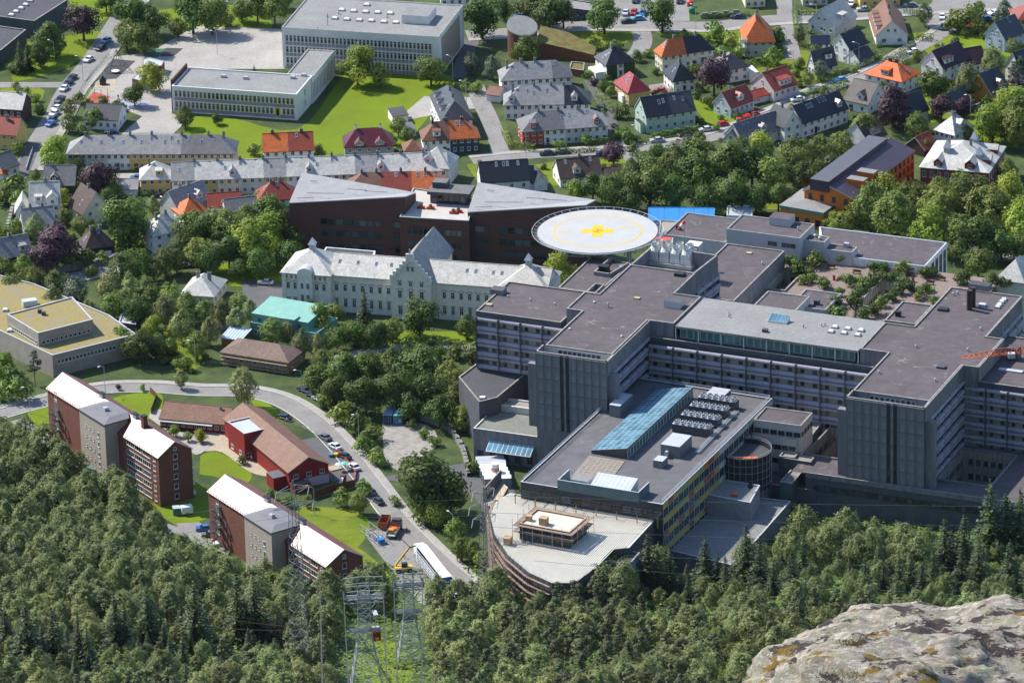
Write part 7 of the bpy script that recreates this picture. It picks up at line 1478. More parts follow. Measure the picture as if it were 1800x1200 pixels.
for t in trees:
    cnt[t[0]] = cnt.get(t[0], 0)+1
    if cnt[t[0]] > LIM[t[0]]: rest.append(t[:3])
    else: keep.append(t)
belt = lambda py: 'upper edge' if py < 980 else 'second belt' if py < 1060 else 'middle belt' if py < 1120 else 'lower belt' if py < 1180 else 'front belt'
cells_ = {}
for t in keep: cells_.setdefault((t[0], zone(t[3]), belt(t[4])), []).append(t)
for (kind, zn, bl), L_ in cells_.items():
    L_.sort(key=lambda t: t[3])
    for i, (k_, p, s, px, py) in enumerate(L_): plant(kind, p.x, p.y, p.z-.2, s, ADJ[kind]+(', '+ORD[i] if len(L_) > 1 else '')+', '+bl+' of wood '+zn, 'trees of the wooded slope', s*.9)
print('WOOD', cnt, 'rest', len(rest))
if rest:
    vs, fs, ms = [], [], []; b = MB()
    for kind, p, s in rest:
        cm = PROTO[kind][rng.randrange(len(PROTO[kind]))][1]; a = rng.uniform(0, 6.28); ca, sa = math.cos(a)*s, math.sin(a)*s; polys = list(cm.polygons)
        V = [v.co for v in cm.vertices]; b.add([(p.x+v.x*ca-v.y*sa, p.y+v.x*sa+v.y*ca, p.z+v.z*s) for v in V], [tuple(q.vertices) for q in polys], LEAF[kind])
    tag(link('distant_trees', b.data('distant_trees')), 'mixed birches filling the far edge of the wooded slope', None, None, 'stuff')
# undergrowth on the slope
vs, fs = [], []; r = random.Random(5); n = 0
while n < 42000:
    px, py = r.uniform(-30, 1830), r.uniform(770, 1270)
    if not inpoly(px, py-15, WOOD_) : continue
    d = ray(px, py); n += 1
    x = r.uniform(-135, 138); y = r.uniform(1235, 1412)
    if y > _y0(x)+14 or blocked(x, y, .6): continue
    leafquad(vs, fs, Vector((x, y, terr(x, y)+r.uniform(.1,1.0))), Vector((0,0,1)), .55, r)
tag(link('undergrowth', mk(vs, fs, LEAF['bush'], 'undergrowth')), 'low green undergrowth of ferns and brambles on the slope', None, None, 'stuff')
# ---------------------------------------------------------------- vehicles
GTY = mat('tyre', (.02,.02,.02), .8, .2); CGL = mat('car glass', (.012,.016,.02), .06, .3, spec=.7); LAMP = mat('lamp lens', (.6,.58,.5), .2, .1)
CARP = {}
def paint(name, c): return mat('car paint '+name, c, .28, .06, 1, spec=.6)
for n_, c_ in dict(white=(.72,.73,.74), black=(.02,.02,.024), silver=(.38,.40,.42), grey=(.12,.125,.135), blue=(.03,.13,.42), navy=(.02,.035,.08), red=(.48,.02,.015), skyblue=(.10,.32,.6), palegrey=(.5,.54,.56)).items(): CARP[n_] = paint(n_, c_)
def car_meshes(col):
    if ('car', col) in MESHC: return MESHC[('car', col)]
    L, Wd = 4.4, 1.78; b = MB(); m = CARP[col]
    pr = [(-2.2,.32),(-2.2,.72),(-1.95,.92),(-.95,.98),(-.4,1.42),(.95,1.46),(1.75,1.0),(2.18,.92),(2.2,.35)]; n = len(pr)
    def w(z): return Wd/2*(1 if z < 1.0 else .80)
    vs = [(x, -w(z), z) for x, z in pr]+[(x, w(z), z) for x, z in pr]
    b.add(vs, [(i, i+1, n+i+1, n+i) for i in range(n-1)]+[tuple(range(n))[::-1], tuple(range(n, 2*n)), (0, n, 2*n-1, n-1)], m)
    body = b.data('body'); g = MB()
    g.add([(-.97,-.76,1.0),(-.97,.76,1.0),(-.44,.68,1.40),(-.44,-.68,1.40)], [(0,3,2,1)], CGL); g.v = [(x-.025, y, z+.02) for x, y, z in g.v]; gl = g.data('windscreen')
    g = MB(); g.add([(1.0,-.66,1.45),(1.0,.66,1.45),(1.68,.76,1.06),(1.68,-.76,1.06)], [(0,3,2,1)], CGL); g.v = [(x+.02, y, z+.02) for x, y, z in g.v]; gr = g.data('rear_window')
    g = MB(); g.add([(-.8,-.895,1.02),(1.5,-.895,1.02),(.95,-.735,1.4),(-.38,-.735,1.38)], [(0,1,2,3)], CGL)
    gs = g.data('side_window'); q = MB(); q.bar((0,-.1,0),(0,.1,0),.32,GTY,12); q.bar((0,-.11,0),(0,.11,0),.18,STEEL,8); wh = q.data('wheel')
    q = MB(); q.box(-.04,-.2,-.09,.04,.2,.09,LAMP); hl = q.data('headlight')
    MESHC[('car', col)] = (body, gl, gr, gs, wh, hl); return MESHC[('car', col)]
def car(px, py, col, ang, label, s=1.0, van=False):
    p = G(px, py); p.z += .13; o = thing('parked_car', label, 'car', p, R(ang), 'parked and passing cars'); body, gl, gr, gs, wh, hl = car_meshes(col); o.scale = (s, s, s*(1.25 if van else 1))
    link('body', body, o); link('windscreen', gl, o); link('rear_window', gr, o); link('side_window', gs, o); link('side_window', gs, o, None, None, (1,-1,1))
    for x in (-1.35, 1.35):
        for y in (-.8, .8): link('wheel', wh, o, (x, y, .32))
    for y in (-.62, .62): link('headlight', hl, o, (-2.19, y, .68))
# heading: the bonnet points along -x of the car
CARS = [(187,75,'skyblue',60,'light blue car parked under the trees, topmost of the school street'),(177,88,'black',60,'black car behind the light blue one in tree shade'),(156,108,'white',64,'white car driving alone down the school street'),(127,140,'black',66,'black car at the top of the roadside row'),(120,149,'navy',66,'dark blue car second from the top of the roadside row'),(113,159,'white',70,'white car third from the top of the roadside row'),(106,178,'black',66,'black car in the middle of the roadside row'),(101,187,'grey',66,'grey car below the middle of the roadside row'),(100,194,'white',60,'white car between the grey one and the estate'),(96,203,'white',64,'white estate near the lower end of the roadside row'),(92,214,'navy',62,'dark car second from the lower end of the roadside row'),(90,221,'blue',60,'blue car at the lower end of the roadside row'),
 (1100,26,'palegrey',80,'pale car left of the red car in the car park'),(1114,25,'red',80,'bright red car in the car park'),(1130,27,'blue',80,'blue car right of the red one in the car park'),(1121,36,'skyblue',8,'light blue car crossing in front of the car park'),(1103,41,'black',8,'black car in front of the car park'),(1013,36,'navy',5,'dark blue car beside the dark garages'),(1117,4,'black',80,'black car at the top left of the car park'),(1133,4,'grey',80,'grey car in the top row of the car park'),(1147,5,'palegrey',80,'pale van-like car in the top row of the car park'),(1195,5,'black',80,'black car at the top right of the car park'),(1297,33,'navy',0,'dark car by the fence left of the orange-roofed house'),(916,32,'blue',10,'blue car beside the round church'),
 (1161,163,'red',-10,'red sports car by the square white house'),(1155,250,'silver',12,'silver estate driving on the residential street'),(1060,273,'navy',5,'dark car parked in front of the white row'),(988,270,'grey',5,'grey car parked before the tall garden hedge'),(961,273,'navy',5,'navy car parked at the red end of the row'),(1057,195,'black',80,'black car between the slate rows'),(1204,240,'black',20,'black car under the hedge by the mint house'),(1241,231,'palegrey',15,'pale car half hidden by the garage'),(1268,222,'red',20,'red car above the pale car'),(1323,205,'red',20,'red car by the red flag'),(1308,212,'red',20,'second red car parked below the red flag'),
 (1496,10,'white',75,'white car at the top edge behind the hedge'),(1473,22,'black',5,'black car on the top street'),(1518,20,'silver',5,'silver car on the top street'),(1600,13,'grey',5,'grey car on the top street by the yellow house'),(1656,33,'white',85,'white van standing by the junction'),(1658,51,'navy',85,'dark blue car below the white van'),(1707,49,'red',22,'red car beside the junction hedge'),(1748,26,'white',35,'white car at the junction'),(1731,37,'blue',35,'blue car behind the white car at the junction'),(1605,94,'white',25,'white car on the lane below the brown-roofed house'),(1477,144,'skyblue',25,'blue car parked left of the orange hipped house'),(1402,178,'white',20,'white car half under the long hedge'),(1430,163,'grey',25,'grey car on the lane above the white row'),
 (237,339,'white',5,'white car in front of the slate garage'),(277,348,'black',-30,'dark car on the forecourt by the terrace'),(288,361,'red',-60,'red car on the forecourt by the terrace'),(242,316,'blue',0,'blue car below the yellow end house'),(197,237,'navy',-5,'dark car behind the upper terrace'),(467,500,'palegrey',-10,'silver car on the hospital car park'),(320,470,'grey',15,'grey car under the maples'),(345,468,'black',15,'black car under the maples'),
 (535,689,'black',-50,'black car in the bay at the road bend'),(548,697,'navy',-50,'dark car second in the bay at the road bend'),(560,704,'white',-50,'white car half hidden by the bush at the bend'),(500,737,'black',-45,'dark car behind the kindergarten'),(571,772,'grey',-52,'dark silver estate parked by the playground'),(589,788,'white',-54,'white car parked by the playground'),(606,805,'black',-56,'black car parked behind the red playground fence'),(622,824,'white',-58,'white car at the end of the red playground fence'),(652,868,'grey',-62,'grey car in the shade below the playground'),(665,884,'black',-63,'black car parked on the road above the lorries'),
 (359,932,'blue',5,'bright blue car beside the nearer brick block'),(369,943,'grey',5,'dark grey car next to the bright blue one'),(387,950,'white',5,'white car behind the front white estate'),(391,959,'white',5,'front white estate at the edge of the wood')]
for px, py, c, a, lab in CARS: car(px, py, c, a, lab)
# ---------------------------------------------------------------- street lamps and poles
b = MB(); b.bar((0,0,-.5),(0,0,7.6),.09,STEEL,6,.06); b.bar((0,0,7.6),(-1.5,0,8.1),.05,STEEL,5); lp_m = b.data('pole'); b = MB(); b.box(-2.1,-.16,8.0,-1.35,.16,8.16,WHITE); lh_m = b.data('lamp_head')
LAMPS = [(185,690,'street lamp behind the first brick block'),(53,727,'street lamp at the left road junction'),(631,775,'street lamp on the pavement beside the green fence'),(739,900,'street lamp beside the big round tree'),(797,952,'street lamp among the young roadside trees'),(531,698,'street lamp by the parked cars at the bend'),(553,905,'short lamp on the lawn between the apartment blocks'),(344,645,'lamp on the rock bank below the bungalow'),(96,115,'street lamp by the school street'),(146,142,'thin post beside the playground'),(382,97,'lamp post in the middle of the school yard'),(925,275,'lamp post at the red end of the slate row'),(1395,130,'lamp post by the narrow street crossing'),(1223,52,'lamp post by the top road'),(1397,40,'lamp post at the crossroads'),(1630,60,'lamp post beside the broad hedge'),(1706,210,'white lamp beside the garden wall'),(796,142,'lamp post in the shade of the school'),(1435,50,'pole left of the grey gabled house'),(1510,118,'pole in front of the white house with side wing'),(1123,265,'wooden-looking pole by the mint green house'),(820,185,'pole beside the long white house'),(410,45,'lamp post on the lawn above the school yard')]
for px, py, lab in LAMPS:
    o = thing('street_lamp', lab, 'street lamp', G(px, py), rng.uniform(-1, 1), 'street lamps'); link('pole', lp_m, o); link('lamp_head', lh_m, o)
# ---------------------------------------------------------------- lorries and site plant beside the road
def lorry_wheels(o, xs, w=1.2, r=.5):
    q = MB(); q.bar((0,-.14,0),(0,.14,0),r,GTY,12); q.bar((0,-.15,0),(0,.15,0),r*.5,STEEL,8); m = q.data('wheel')
    for x in xs:
        for y in (-w, w): link('wheel', m, o, (x, y, r))
a_, e_ = G(722,968), G(786,1040); ang = math.atan2(a_.y-e_.y, a_.x-e_.x); Ltr = min(24, (a_-e_).length)
o = thing('lorry', 'long lorry with white roof, blue side curtains and steel frames along its side', 'lorry', e_+Vector((0,0,.14)), ang)
b = MB(); b.box(0,-1.25,3.75,Ltr-3.4,1.25,4.0,WHITE); part('roof', b, o); b = MB(); b.box(0,-1.25,.9,Ltr-3.4,1.25,1.2,DGREY); part('chassis', b, o)
BLC = mat('blue curtain',(.02,.10,.36),.6,.2,1); b = MB(); b.box(-.06,-1.25,1.2,0,1.25,3.75,BLC); b.box(0,1.22,1.2,1.8,1.28,3.75,BLC); b.box(Ltr-4.2,-1.25,1.2,Ltr-3.4,1.25,3.75,BLC); b.box(0,-1.28,1.2,Ltr-3.4,-1.22,3.75,BLC); part('curtain', b, o)
b = MB(); b.prism([(Ltr-3.0,-1.22),(Ltr-.4,-1.22),(Ltr-.4,1.22),(Ltr-3.0,1.22)], .6, [3.7,3.3,3.3,3.7], WHITE); part('cab', b, o); b = MB(); b.add([(Ltr-.38,-1.1,1.9),(Ltr-.38,1.1,1.9),(Ltr-.38,1.1,3.1),(Ltr-.38,-1.1,3.1)], [(0,1,2,3)], CGL); part('windscreen', b, o)
b = MB()
for z in (1.0,1.7,2.4,3.1):
    for y in (1.5,2.1): b.bar((2.2,y,z),(Ltr-4.5,y,z),.09,LMET)
for i in range(9): x = 2.2+i*(Ltr-6.7)/8; b.bar((x,2.1,.2),(x,2.1,3.1),.06,STEEL); b.bar((x,1.5,1.0),(x,2.1,1.0),.06,STEEL)
part('steel_frames', b, o); lorry_wheels(o, (1.5,2.8,4.1,Ltr-4.6,Ltr-1.5))
p = G(693,938); o = thing('tipper_truck', 'dark-cabbed tipper truck loaded with orange gear', 'truck', p+Vector((0,0,.14)), R(-104)); ORR = mat('rusty orange',(.38,.11,.05),.7,.25,1)
b = MB(); b.box(-3.8,-1.2,.7,-1.6,1.2,2.5,DGREY); b.box(-3.4,-1.1,2.5,-1.9,1.1,3.0,DGREY); part('cab', b, o); b = MB(); b.box(-1.4,-1.2,.8,3.8,1.2,1.0,STEEL)
for y in (-1.25,1.19): b.box(-1.4,y,1.0,3.8,y+.06,1.6,STEEL)
b.box(-1.4,-1.19,1.0,-1.3,1.19,2.2,ORR); part('bed', b, o); b = MB(); b.box(1.3,-.9,1.0,2.7,.5,2.1,mat('yellow box',(.5,.27,.05),.7,.2)); b.box(-.6,-.8,1.0,.8,.8,1.7,ORANGE); part('load', b, o); lorry_wheels(o, (-2.8,1.6,2.7)); 
p = G(676,925); o = thing('container_skip', 'brown open skip standing behind the tipper truck', 'skip', p+Vector((0,0,.13)), R(80)); b = MB()
for x0,y0,x1,y1 in ((-2.6,-1.2,2.6,-1.1),(-2.6,1.1,2.6,1.2),(-2.6,-1.1,-2.5,1.1),(2.5,-1.1,2.6,1.1)): b.box(x0,y0,.1,x1,y1,2.1,ORR)
b.box(-2.5,-1.1,.1,2.5,1.1,.3,ORR); part('box', b, o)
p = G(657,946); o = thing('trailer_rack', 'long steel rack trailer full of tubes, boards and a blue tarpaulin', 'rack', p+Vector((0,0,.13)), R(-62)); b = MB()
for x in (-5,-2.5,0,2.5,5):
    for y in (-1.3,1.3): b.bar((x,y,0),(x,y,2.4),.07,STEEL)
    b.bar((x,-1.3,.5),(x,1.3,.5),.06,STEEL)
for y in (-1.3,1.3):
    for z in (.5,2.4): b.bar((-5,y,z),(5,y,z),.06,STEEL)
part('frame', b, o); b = MB(); r_ = random.Random(3)
for i in range(26): x = r_.uniform(-4.6,3.5); y = r_.uniform(-1.1,1.1); b.bar((x,y,.6+r_.random()*.7),(x+r_.uniform(.5,1.6),y+r_.uniform(-.4,.4),.6+r_.random()*.7),.09,r_.choice([LMET,STEEL,BEIGE,WHITE,DGREY]))
part('tubes', b, o); b = MB(); b.box(3,-.9,.55,4.6,.9,1.3,mat('blue tarp',(.02,.2,.6),.6,.2)); part('tarpaulin', b, o)
p = G(710,1005); o = thing('telehandler', 'yellow telescopic handler with raised boom', 'telehandler', p+Vector((0,0,.13)), R(8)); YLW = mat('plant yellow',(.68,.42,.02),.45,.15)
b = MB(); b.box(-2.2,-1,.6,2.2,1,1.5,YLW); part('body', b, o); b = MB(); b.box(-.6,-.9,1.5,.9,.1,2.6,CGL); part('cab', b, o); b = MB(); b.bar((-2.0,.6,1.6),(1.6,.6,6.2),.28,YLW,4); b.bar((1.6,.6,6.2),(3.4,.6,6.6),.16,BLACK,4); part('boom', b, o); lorry_wheels(o, (-1.5,1.5), 1.05, .6)
p = G(795,1062); o = thing('site_container', 'white steel container at the lower end of the road', 'container', p+Vector((0,0,.1)), R(-25)); b = MB(); b.box(-2,-1.3,0,2,1.3,2.7,WHITE,LMET); part('body', b, o); b = MB()
for i in range(15): b.box(-1.95+i*.27,-1.36,.1,-1.83+i*.27,-1.302,2.6,WHITE)
part('corrugation', b, o)
p = G(769,1064); o = thing('rubble_skip', 'orange skip filled with pale rubble', 'skip', p+Vector((0,0,.1)), R(75)); b = MB(); b.box(-1.6,-1,0,1.6,1,1.3,ORANGE,top=False); part('box', b, o); b = MB(); r_ = random.Random(9)
for i in range(40): x,y = r_.uniform(-1.4,1.4), r_.uniform(-.8,.8); s_ = r_.uniform(.15,.35); b.box(x-s_/2,y-s_/2,.9,x+s_/2,y+s_/2,1.2+r_.random()*.35,WHITE)
k_ = part('rubble', b, o); k_['kind'] = 'stuff'
# containers on the gravel yard
def container(px, py, col, top, lab, ang=R(78)):
    p = G(px, py); o = thing('shipping_container', lab, 'container', p+Vector((0,0,.09)), ang); b = MB(); b.box(0,-1.22,.12,6.05,1.22,2.6,col,top); part('body', b, o)
    b = MB()
    for y in (-1.0,-.35,.35,1.0): b.bar((-.05,y,.2),(-.05,y,2.5),.04,STEEL)
    part('door_bars', b, o); b = MB()
    for i in range(20): b.box(.15+i*.3,-1.27,.2,.3+i*.3,-1.222,2.5,col)
    part('corrugation', b, o); return o
container(681,746,mat('navy container',(.045,.07,.13),.6,.2),mat('pale blue roof',(.26,.36,.52),.5,.2),'dark blue shipping container, left of the pair on the gravel yard')  # roof a paler blue than the walls
o = container(699,747,mat('cyan container',(.05,.22,.36),.6,.2),mat('cyan roof',(.16,.50,.62),.45,.15),'turquoise blue shipping container, right of the pair on the gravel yard'); b = MB(); b.box(-.03,.55,1.6,-.002,.9,2.0,ORANGE); b.box(-.03,-.9,.9,-.002,-.3,1.2,WHITE); b.box(-.03,-.9,1.5,-.002,-.3,1.7,WHITE); part('sticker', b, o)
# stacked site cabins and silo
for i in range(6):
    p0 = W(836+3.0*i, 805+6.7*i, 2.7+.0*i); o = thing('site_cabin', ['rearmost','second','third','fourth','fifth','front'][i]+' of six white site cabins in a row beside the workshop', 'cabin', (p0.x,p0.y,0), R(2), 'white site cabins'); b = MB(); b.box(0,-1.2,0,7.0 if i > 1 else 7.4,1.2,2.7,mat('cabin wall',(.30,.32,.34),.6,.1),LMET if i < 2 else WHITE); part('wall', b, o); b = MB(); b.box(1,-1.24,.9,2.2,-1.202,1.8,GLASS); part('window', b, o)
p = W(871,845,0); o = thing('silo', 'white round silo with a red lettered band beside the site cabins', 'silo', (p.x,p.y,0)); b = MB(); b.cyl(0,0,0,5.0,1.05,WHITE,20); part('body', b, o); b = MB(); n = 24
b.add([(1.065*math.cos(2*math.pi*i/n),1.065*math.sin(2*math.pi*i/n),z) for z in (3.0,3.9) for i in range(n)], [(i,(i+1)%n,n+(i+1)%n,n+i) for i in range(n)], RP); part('band', b, o)
fc = bpy.data.curves.new('lettering','FONT'); fc.body = 'BCB'; fc.size = .95; fc.align_x = 'CENTER'; fo = bpy.data.objects.new('lettering', fc); COL.objects.link(fo); bpy.context.view_layer.update()
me = bpy.data.meshes.new_from_object(fo.evaluated_get(bpy.context.evaluated_depsgraph_get())); bpy.data.objects.remove(fo)
for v_ in me.vertices: t_ = v_.co.x/1.085; z_ = v_.co.y; v_.co = (1.085*math.sin(t_), -1.085*math.cos(t_), 3.1+z_)
me.materials.clear(); me.materials.append(WHITE); link('lettering', me, o)
# ---------------------------------------------------------------- cableway pylons, masts and wires
def lattice(b, legs0, legs1, n, r, m, cross=True):
    for k in range(4): b.bar(legs0[k], legs1[k], r, m)
    for i in range(n):
        f0, f1 = i/n, (i+1)/n
        for k in range(4):
            a0, a1 = legs0[k].lerp(legs1[k], f0), legs0[k].lerp(legs1[k], f1); c0, c1 = legs0[(k+1)%4].lerp(legs1[(k+1)%4], f0), legs0[(k+1)%4].lerp(legs1[(k+1)%4], f1)
            b.bar(a0, c1, r*.6, m)
            if cross: b.bar(c0, a1, r*.6, m)
            b.bar(a1, c1, r*.6, m)
def sq(w, z, d=None): d = d or w; return [Vector((-w,-d,z)),Vector((w,-d,z)),Vector((w,d,z)),Vector((-w,d,z))]
PYL = mat('pylon steel',(.34,.37,.40),.45,.2,spec=.5)
def pylon(label, base, top, w0, arm):
    p = G(*base); s_ = scale_at(p)*.905; Hh = (base[1]-top[1])/s_; o = thing('cableway_pylon', label, 'pylon', p, R(4), 'cableway pylons')
    zw, zt = Hh*.52, Hh*.9; b = MB(); lattice(b, sq(w0,-.5), sq(w0*.36,zw), 5, .13, PYL); part('leg_frame', b, o); b = MB(); lattice(b, sq(w0*.36,zw), sq(w0*.34,zt), 6, .1, PYL); part('shaft', b, o)
    b = MB()
    for z in (zw*1.05,): 
        for y in (-.8,.8): b.bar((-w0*.9,y,z),(w0*.9,y,z),.16,PYL)
        b.box(-w0*.9,-.8,z+.1,w0*.9,.8,z+.18,DGREY)
    part('lower_platform', b, o); b = MB()
    for y in (-1.2,1.2):
        for z in (Hh*.83,Hh*.80): b.bar((-arm,y,z),(arm,y,z),.17,PYL)
        b.bar((-w0*.36,y,Hh*.70),(-arm*.8,y,Hh*.80),.12,PYL); b.bar((w0*.36,y,Hh*.70),(arm*.8,y,Hh*.80),.12,PYL)
    for x in (-arm,-arm*.5,0,arm*.5,arm): b.bar((x,-1.2,Hh*.83),(x,1.2,Hh*.83),.12,PYL)
    b.box(-arm,-.5,Hh*.83+.15,arm,.5,Hh*.83+.22,DGREY); part('crossarm', b, o); b = MB()
    for x in (-w0*.34,w0*.34): b.bar((x,0,zt-.5),(x,0,Hh),.13,PYL)
    for z0,z1,a in ((Hh*.945,Hh,arm),(Hh*.88,Hh*.925,arm*.88)):
        for z in (z0,z1): b.bar((-a,0,z),(0,0,z+.25),.11,PYL); b.bar((0,0,z+.25),(a,0,z),.11,PYL)
        for x in (-a,a): b.bar((x,0,z0),(x,0,z1),.11,PYL)
    part('maintenance_frame', b, o); b = MB()
    for x in (-arm,arm): b.box(x-.25,-2.2,Hh*.83+.25,x+.25,2.2,Hh*.83+.75,BLACK)
    part('cable_saddle', b, o); return p, Hh, arm
PA = pylon('nearer silver lattice cableway pylon with two frames on top', (645,1216), (641,1016), 4.0, 4.5)
PB_ = pylon('farther silver lattice cableway pylon above the road', (722,1162), (716,1001), 3.3, 3.4)
CBL = mat('steel rope',(.035,.03,.03),.6,.2)
def wire(name, label, cat, a, e, r, sag=0, group=None, m=None):
    b = MB(); n = 14 if sag else 1; c = Vector(a)
    for i in range(n):
        f0, f1 = i/n, (i+1)/n; p, q = Vector(a).lerp(Vector(e), f0), Vector(a).lerp(Vector(e), f1); p.z -= 4*sag*f0*(1-f0); q.z -= 4*sag*f1*(1-f1); b.bar(p-c, q-c, r, m or CBL, 4)
    o = link(name, b.data(name), None, c); tag(o, label, cat, group)
for (p, Hh, arm), nm in ((PA,'nearer'),(PB_,'farther')):
    for s_, sn in ((-1,'left'),(1,'right')):
        a = p+Vector((s_*arm, 0, Hh*.83+.8)); px_ = {('nearer',-1):613,('nearer',1):679,('farther',-1):698,('farther',1):734}[(nm,s_)]
        e = Vector((0,0,CAMH))+ray(px_+6, 1330)*650; wire('cableway_rope', sn+' dark carrying rope running uphill from the '+nm+' pylon', 'cable', a, e, .13)
        if nm == 'nearer': q = Vector(PB_[0])+Vector((s_*PB_[2],0,PB_[1]*.83+.8))
        else: q = W(745+s_*12, 940, 6)
        
a = G(567,1200)+Vector((0,0,24)); wire('cableway_rope', 'double dark carrying rope left of the pylons', 'cable', W(562,1022,22), Vector((0,0,CAMH))+ray(570,1330)*650, .17)
p = W(661,1121,G(661,1150).z+9); o = thing('gondola', 'red cable car cabin hanging beside the nearer pylon', 'cable car', p, R(10)); GR_ = mat('gondola red',(.55,.03,.02),.4,.1)
b = MB(); b.prism([(-.95,-1.5),(.95,-1.5),(1.05,0),(.95,1.5),(-.95,1.5),(-1.05,0)], 0, 2.3, GR_); part('cabin', b, o); b = MB(); b.box(-.8,-1.53,1.05,.8,-1.502,1.95,CGL); part('window', b, o); b = MB(); b.cyl(0,-1.52,.2,.9,.01,YP,3); b.add([(.38*math.cos(t*.52),-1.515,.55+.38*math.sin(t*.52)) for t in range(12)], [tuple(range(12))], YP); part('emblem', b, o)
b = MB(); b.box(-.9,-1.3,2.3,.9,1.3,2.55,STEEL); b.bar((0,0,2.5),(0,0,6.2),.12,STEEL); b.box(-.5,-1.4,6.2,.5,1.4,6.6,STEEL); part('hanger', b, o)
GALV = mat('mast steel',(.26,.27,.27),.5,.25)
def mast(label, base, top, w, arms):
    p = G(*base); s_ = scale_at(p)*.905; Hh = (base[1]-top[1])/s_; o = thing('power_mast', label, 'power mast', p, R(28), 'dark lattice power masts'); b = MB(); lattice(b, sq(w,-.5), sq(w*.42,Hh*.84), 14, .085, GALV, False); lattice(b, sq(w*.42,Hh*.84), sq(.12,Hh), 3, .07, GALV, False); part('lattice_shaft', b, o); b = MB()
    for f, a in arms:
        z = Hh*f
        for y in (-w*.4,w*.4): b.bar((-a,0,z+.2),(-w*.4,y,z-.5),.07,GALV); b.bar((-a,0,z+.2),(-w*.4,y,z+.9),.07,GALV); b.bar((a,0,z+.2),(w*.4,y,z-.5),.07,GALV); b.bar((a,0,z+.2),(w*.4,y,z+.9),.07,GALV)
        for x in (-a,a): b.bar((x,0,z+.2),(x-.5,0,z-2.0),.1,LMET)
    part('arm', b, o); return p, Hh
M1 = mast('left dark lattice power mast rising out of the wood before the brick block', (528,1192), (512,848), 2.0, ((.95,4.2),(.87,5.2)))
M2 = mast('right dark lattice power mast beside the curved corrugated roof', (855,1032), (848,858), 1.5, ((.96,3),(.83,4),(.70,3.2)))
WG = 'thin power wires crossing the picture'
for i, (a, za, e, ze, lab) in enumerate([((516,880),40,(846,876),22,'upper wire between the two lattice masts'),((516,905),38,(846,905),19,'lower wire between the two lattice masts'),((848,870),22,(1830,890),24,'upper wire from the right mast to the right edge'),((848,900),19,(1830,925),22,'middle wire from the right mast to the right edge'),((848,925),17,(1830,960),20,'lower wire from the right mast to the right edge'),((1100,975),26,(1830,1000),26,'wire in front of the dark spruces at the right'),((940,985),24,(1830,1055),30,'long wire crossing the wood above the boulder'),((-30,935),28,(512,880),42,'upper wire from the left mast to the left edge'),((-30,985),28,(512,905),40,'lower wire from the left mast to the left edge')]):
    wire('power_wire', lab, 'wire', W(*a,za), W(*e,ze), .035, .6, WG, mat('copper green wire',(.10,.16,.14),.5,.2))
for a, e, lab in (((-30,985),(560,1105),'upper rusty rope sagging over the wood at the left'),((-30,1035),(560,1108),'lower rusty rope sagging over the wood at the left')):
    wire('haul_rope', lab, 'cable', W(*a,34), W(*e,30), .055, 3, None, mat('rusty rope',(.12,.06,.03),.7,.2))
# ---------------------------------------------------------------- people
SKIN = mat('skin',(.5,.32,.24),.6,.1); HAIR = mat('dark hair',(.03,.02,.015),.7,.2); TROU = mat('dark trousers',(.03,.035,.05),.8,.2)
def person_mesh(col, stride):
    m = bpy.data.meshes.new('person'); J = {'pelvis':(0,0,.95),'chest':(0,0,1.3),'neck':(0,0,1.5),'head':(0,-.02,1.66),'kl':(-.1,-stride*.5,.52),'fl':(-.1,-stride,.06),'tl':(-.1,-stride-.16,.03),'kr':(.1,stride*.25,.52),'fr':(.1,stride,.08),'tr':(.1,stride-.16,.03),'hl':(-.1,0,.92),'hr':(.1,0,.92),'sl':(-.19,0,1.43),'el':(-.25,stride*.4,1.16),'wl':(-.24,stride*.3-.12,.92),'sr':(.19,0,1.43),'er':(.25,-stride*.4,1.16),'wr':(.24,-stride*.5-.1,.92)}
    N = list(J); E_ = [('pelvis','chest'),('chest','neck'),('neck','head'),('pelvis','hl'),('hl','kl'),('kl','fl'),('fl','tl'),('pelvis','hr'),('hr','kr'),('kr','fr'),('fr','tr'),('chest','sl'),('sl','el'),('el','wl'),('chest','sr'),('sr','er'),('er','wr')]
    m.from_pydata([J[k] for k in N], [(N.index(a), N.index(c)) for a, c in E_], []); o = bpy.data.objects.new('person', m); COL.objects.link(o); md = o.modifiers.new('skin','SKIN'); 
    rad = {'pelvis':.15,'chest':.17,'neck':.06,'head':.115,'kl':.065,'kr':.065,'fl':.05,'fr':.05,'tl':.04,'tr':.04,'hl':.09,'hr':.09,'sl':.07,'sr':.07,'el':.045,'er':.045,'wl':.035,'wr':.035}
    for k, sv in zip(N, m.skin_vertices[0].data): sv.radius = (rad[k], rad[k])
    m.skin_vertices[0].data[0].use_root = True; o.modifiers.new('sub','SUBSURF').levels = 1; bpy.context.view_layer.update()
    r_ = bpy.data.meshes.new_from_object(o.evaluated_get(bpy.context.evaluated_depsgraph_get())); bpy.data.objects.remove(o)
    for q in (col, TROU, SKIN, HAIR): r_.materials.append(q)
    for f in r_.polygons:
        c = f.center; f.material_index = 3 if c.z > 1.68 or (c.z > 1.6 and c.y > .02) else 2 if c.z > 1.49 or (c.z < .98 and abs(c.x) > .19) else 1 if c.z < .96 else 0
    r_.name = 'person'; return r_
CL = {'dark':mat('dark jacket',(.025,.025,.03),.8,.2),'red':mat('red jacket',(.5,.03,.04),.8,.2),'hivis':mat('yellow vest',(.7,.75,.05),.6,.1),'blue':mat('blue jacket',(.05,.1,.3),.8,.2),'orange':mat('orange jacket',(.7,.2,.05),.8,.2)}
PM = {k: person_mesh(v, .22) for k, v in CL.items()}
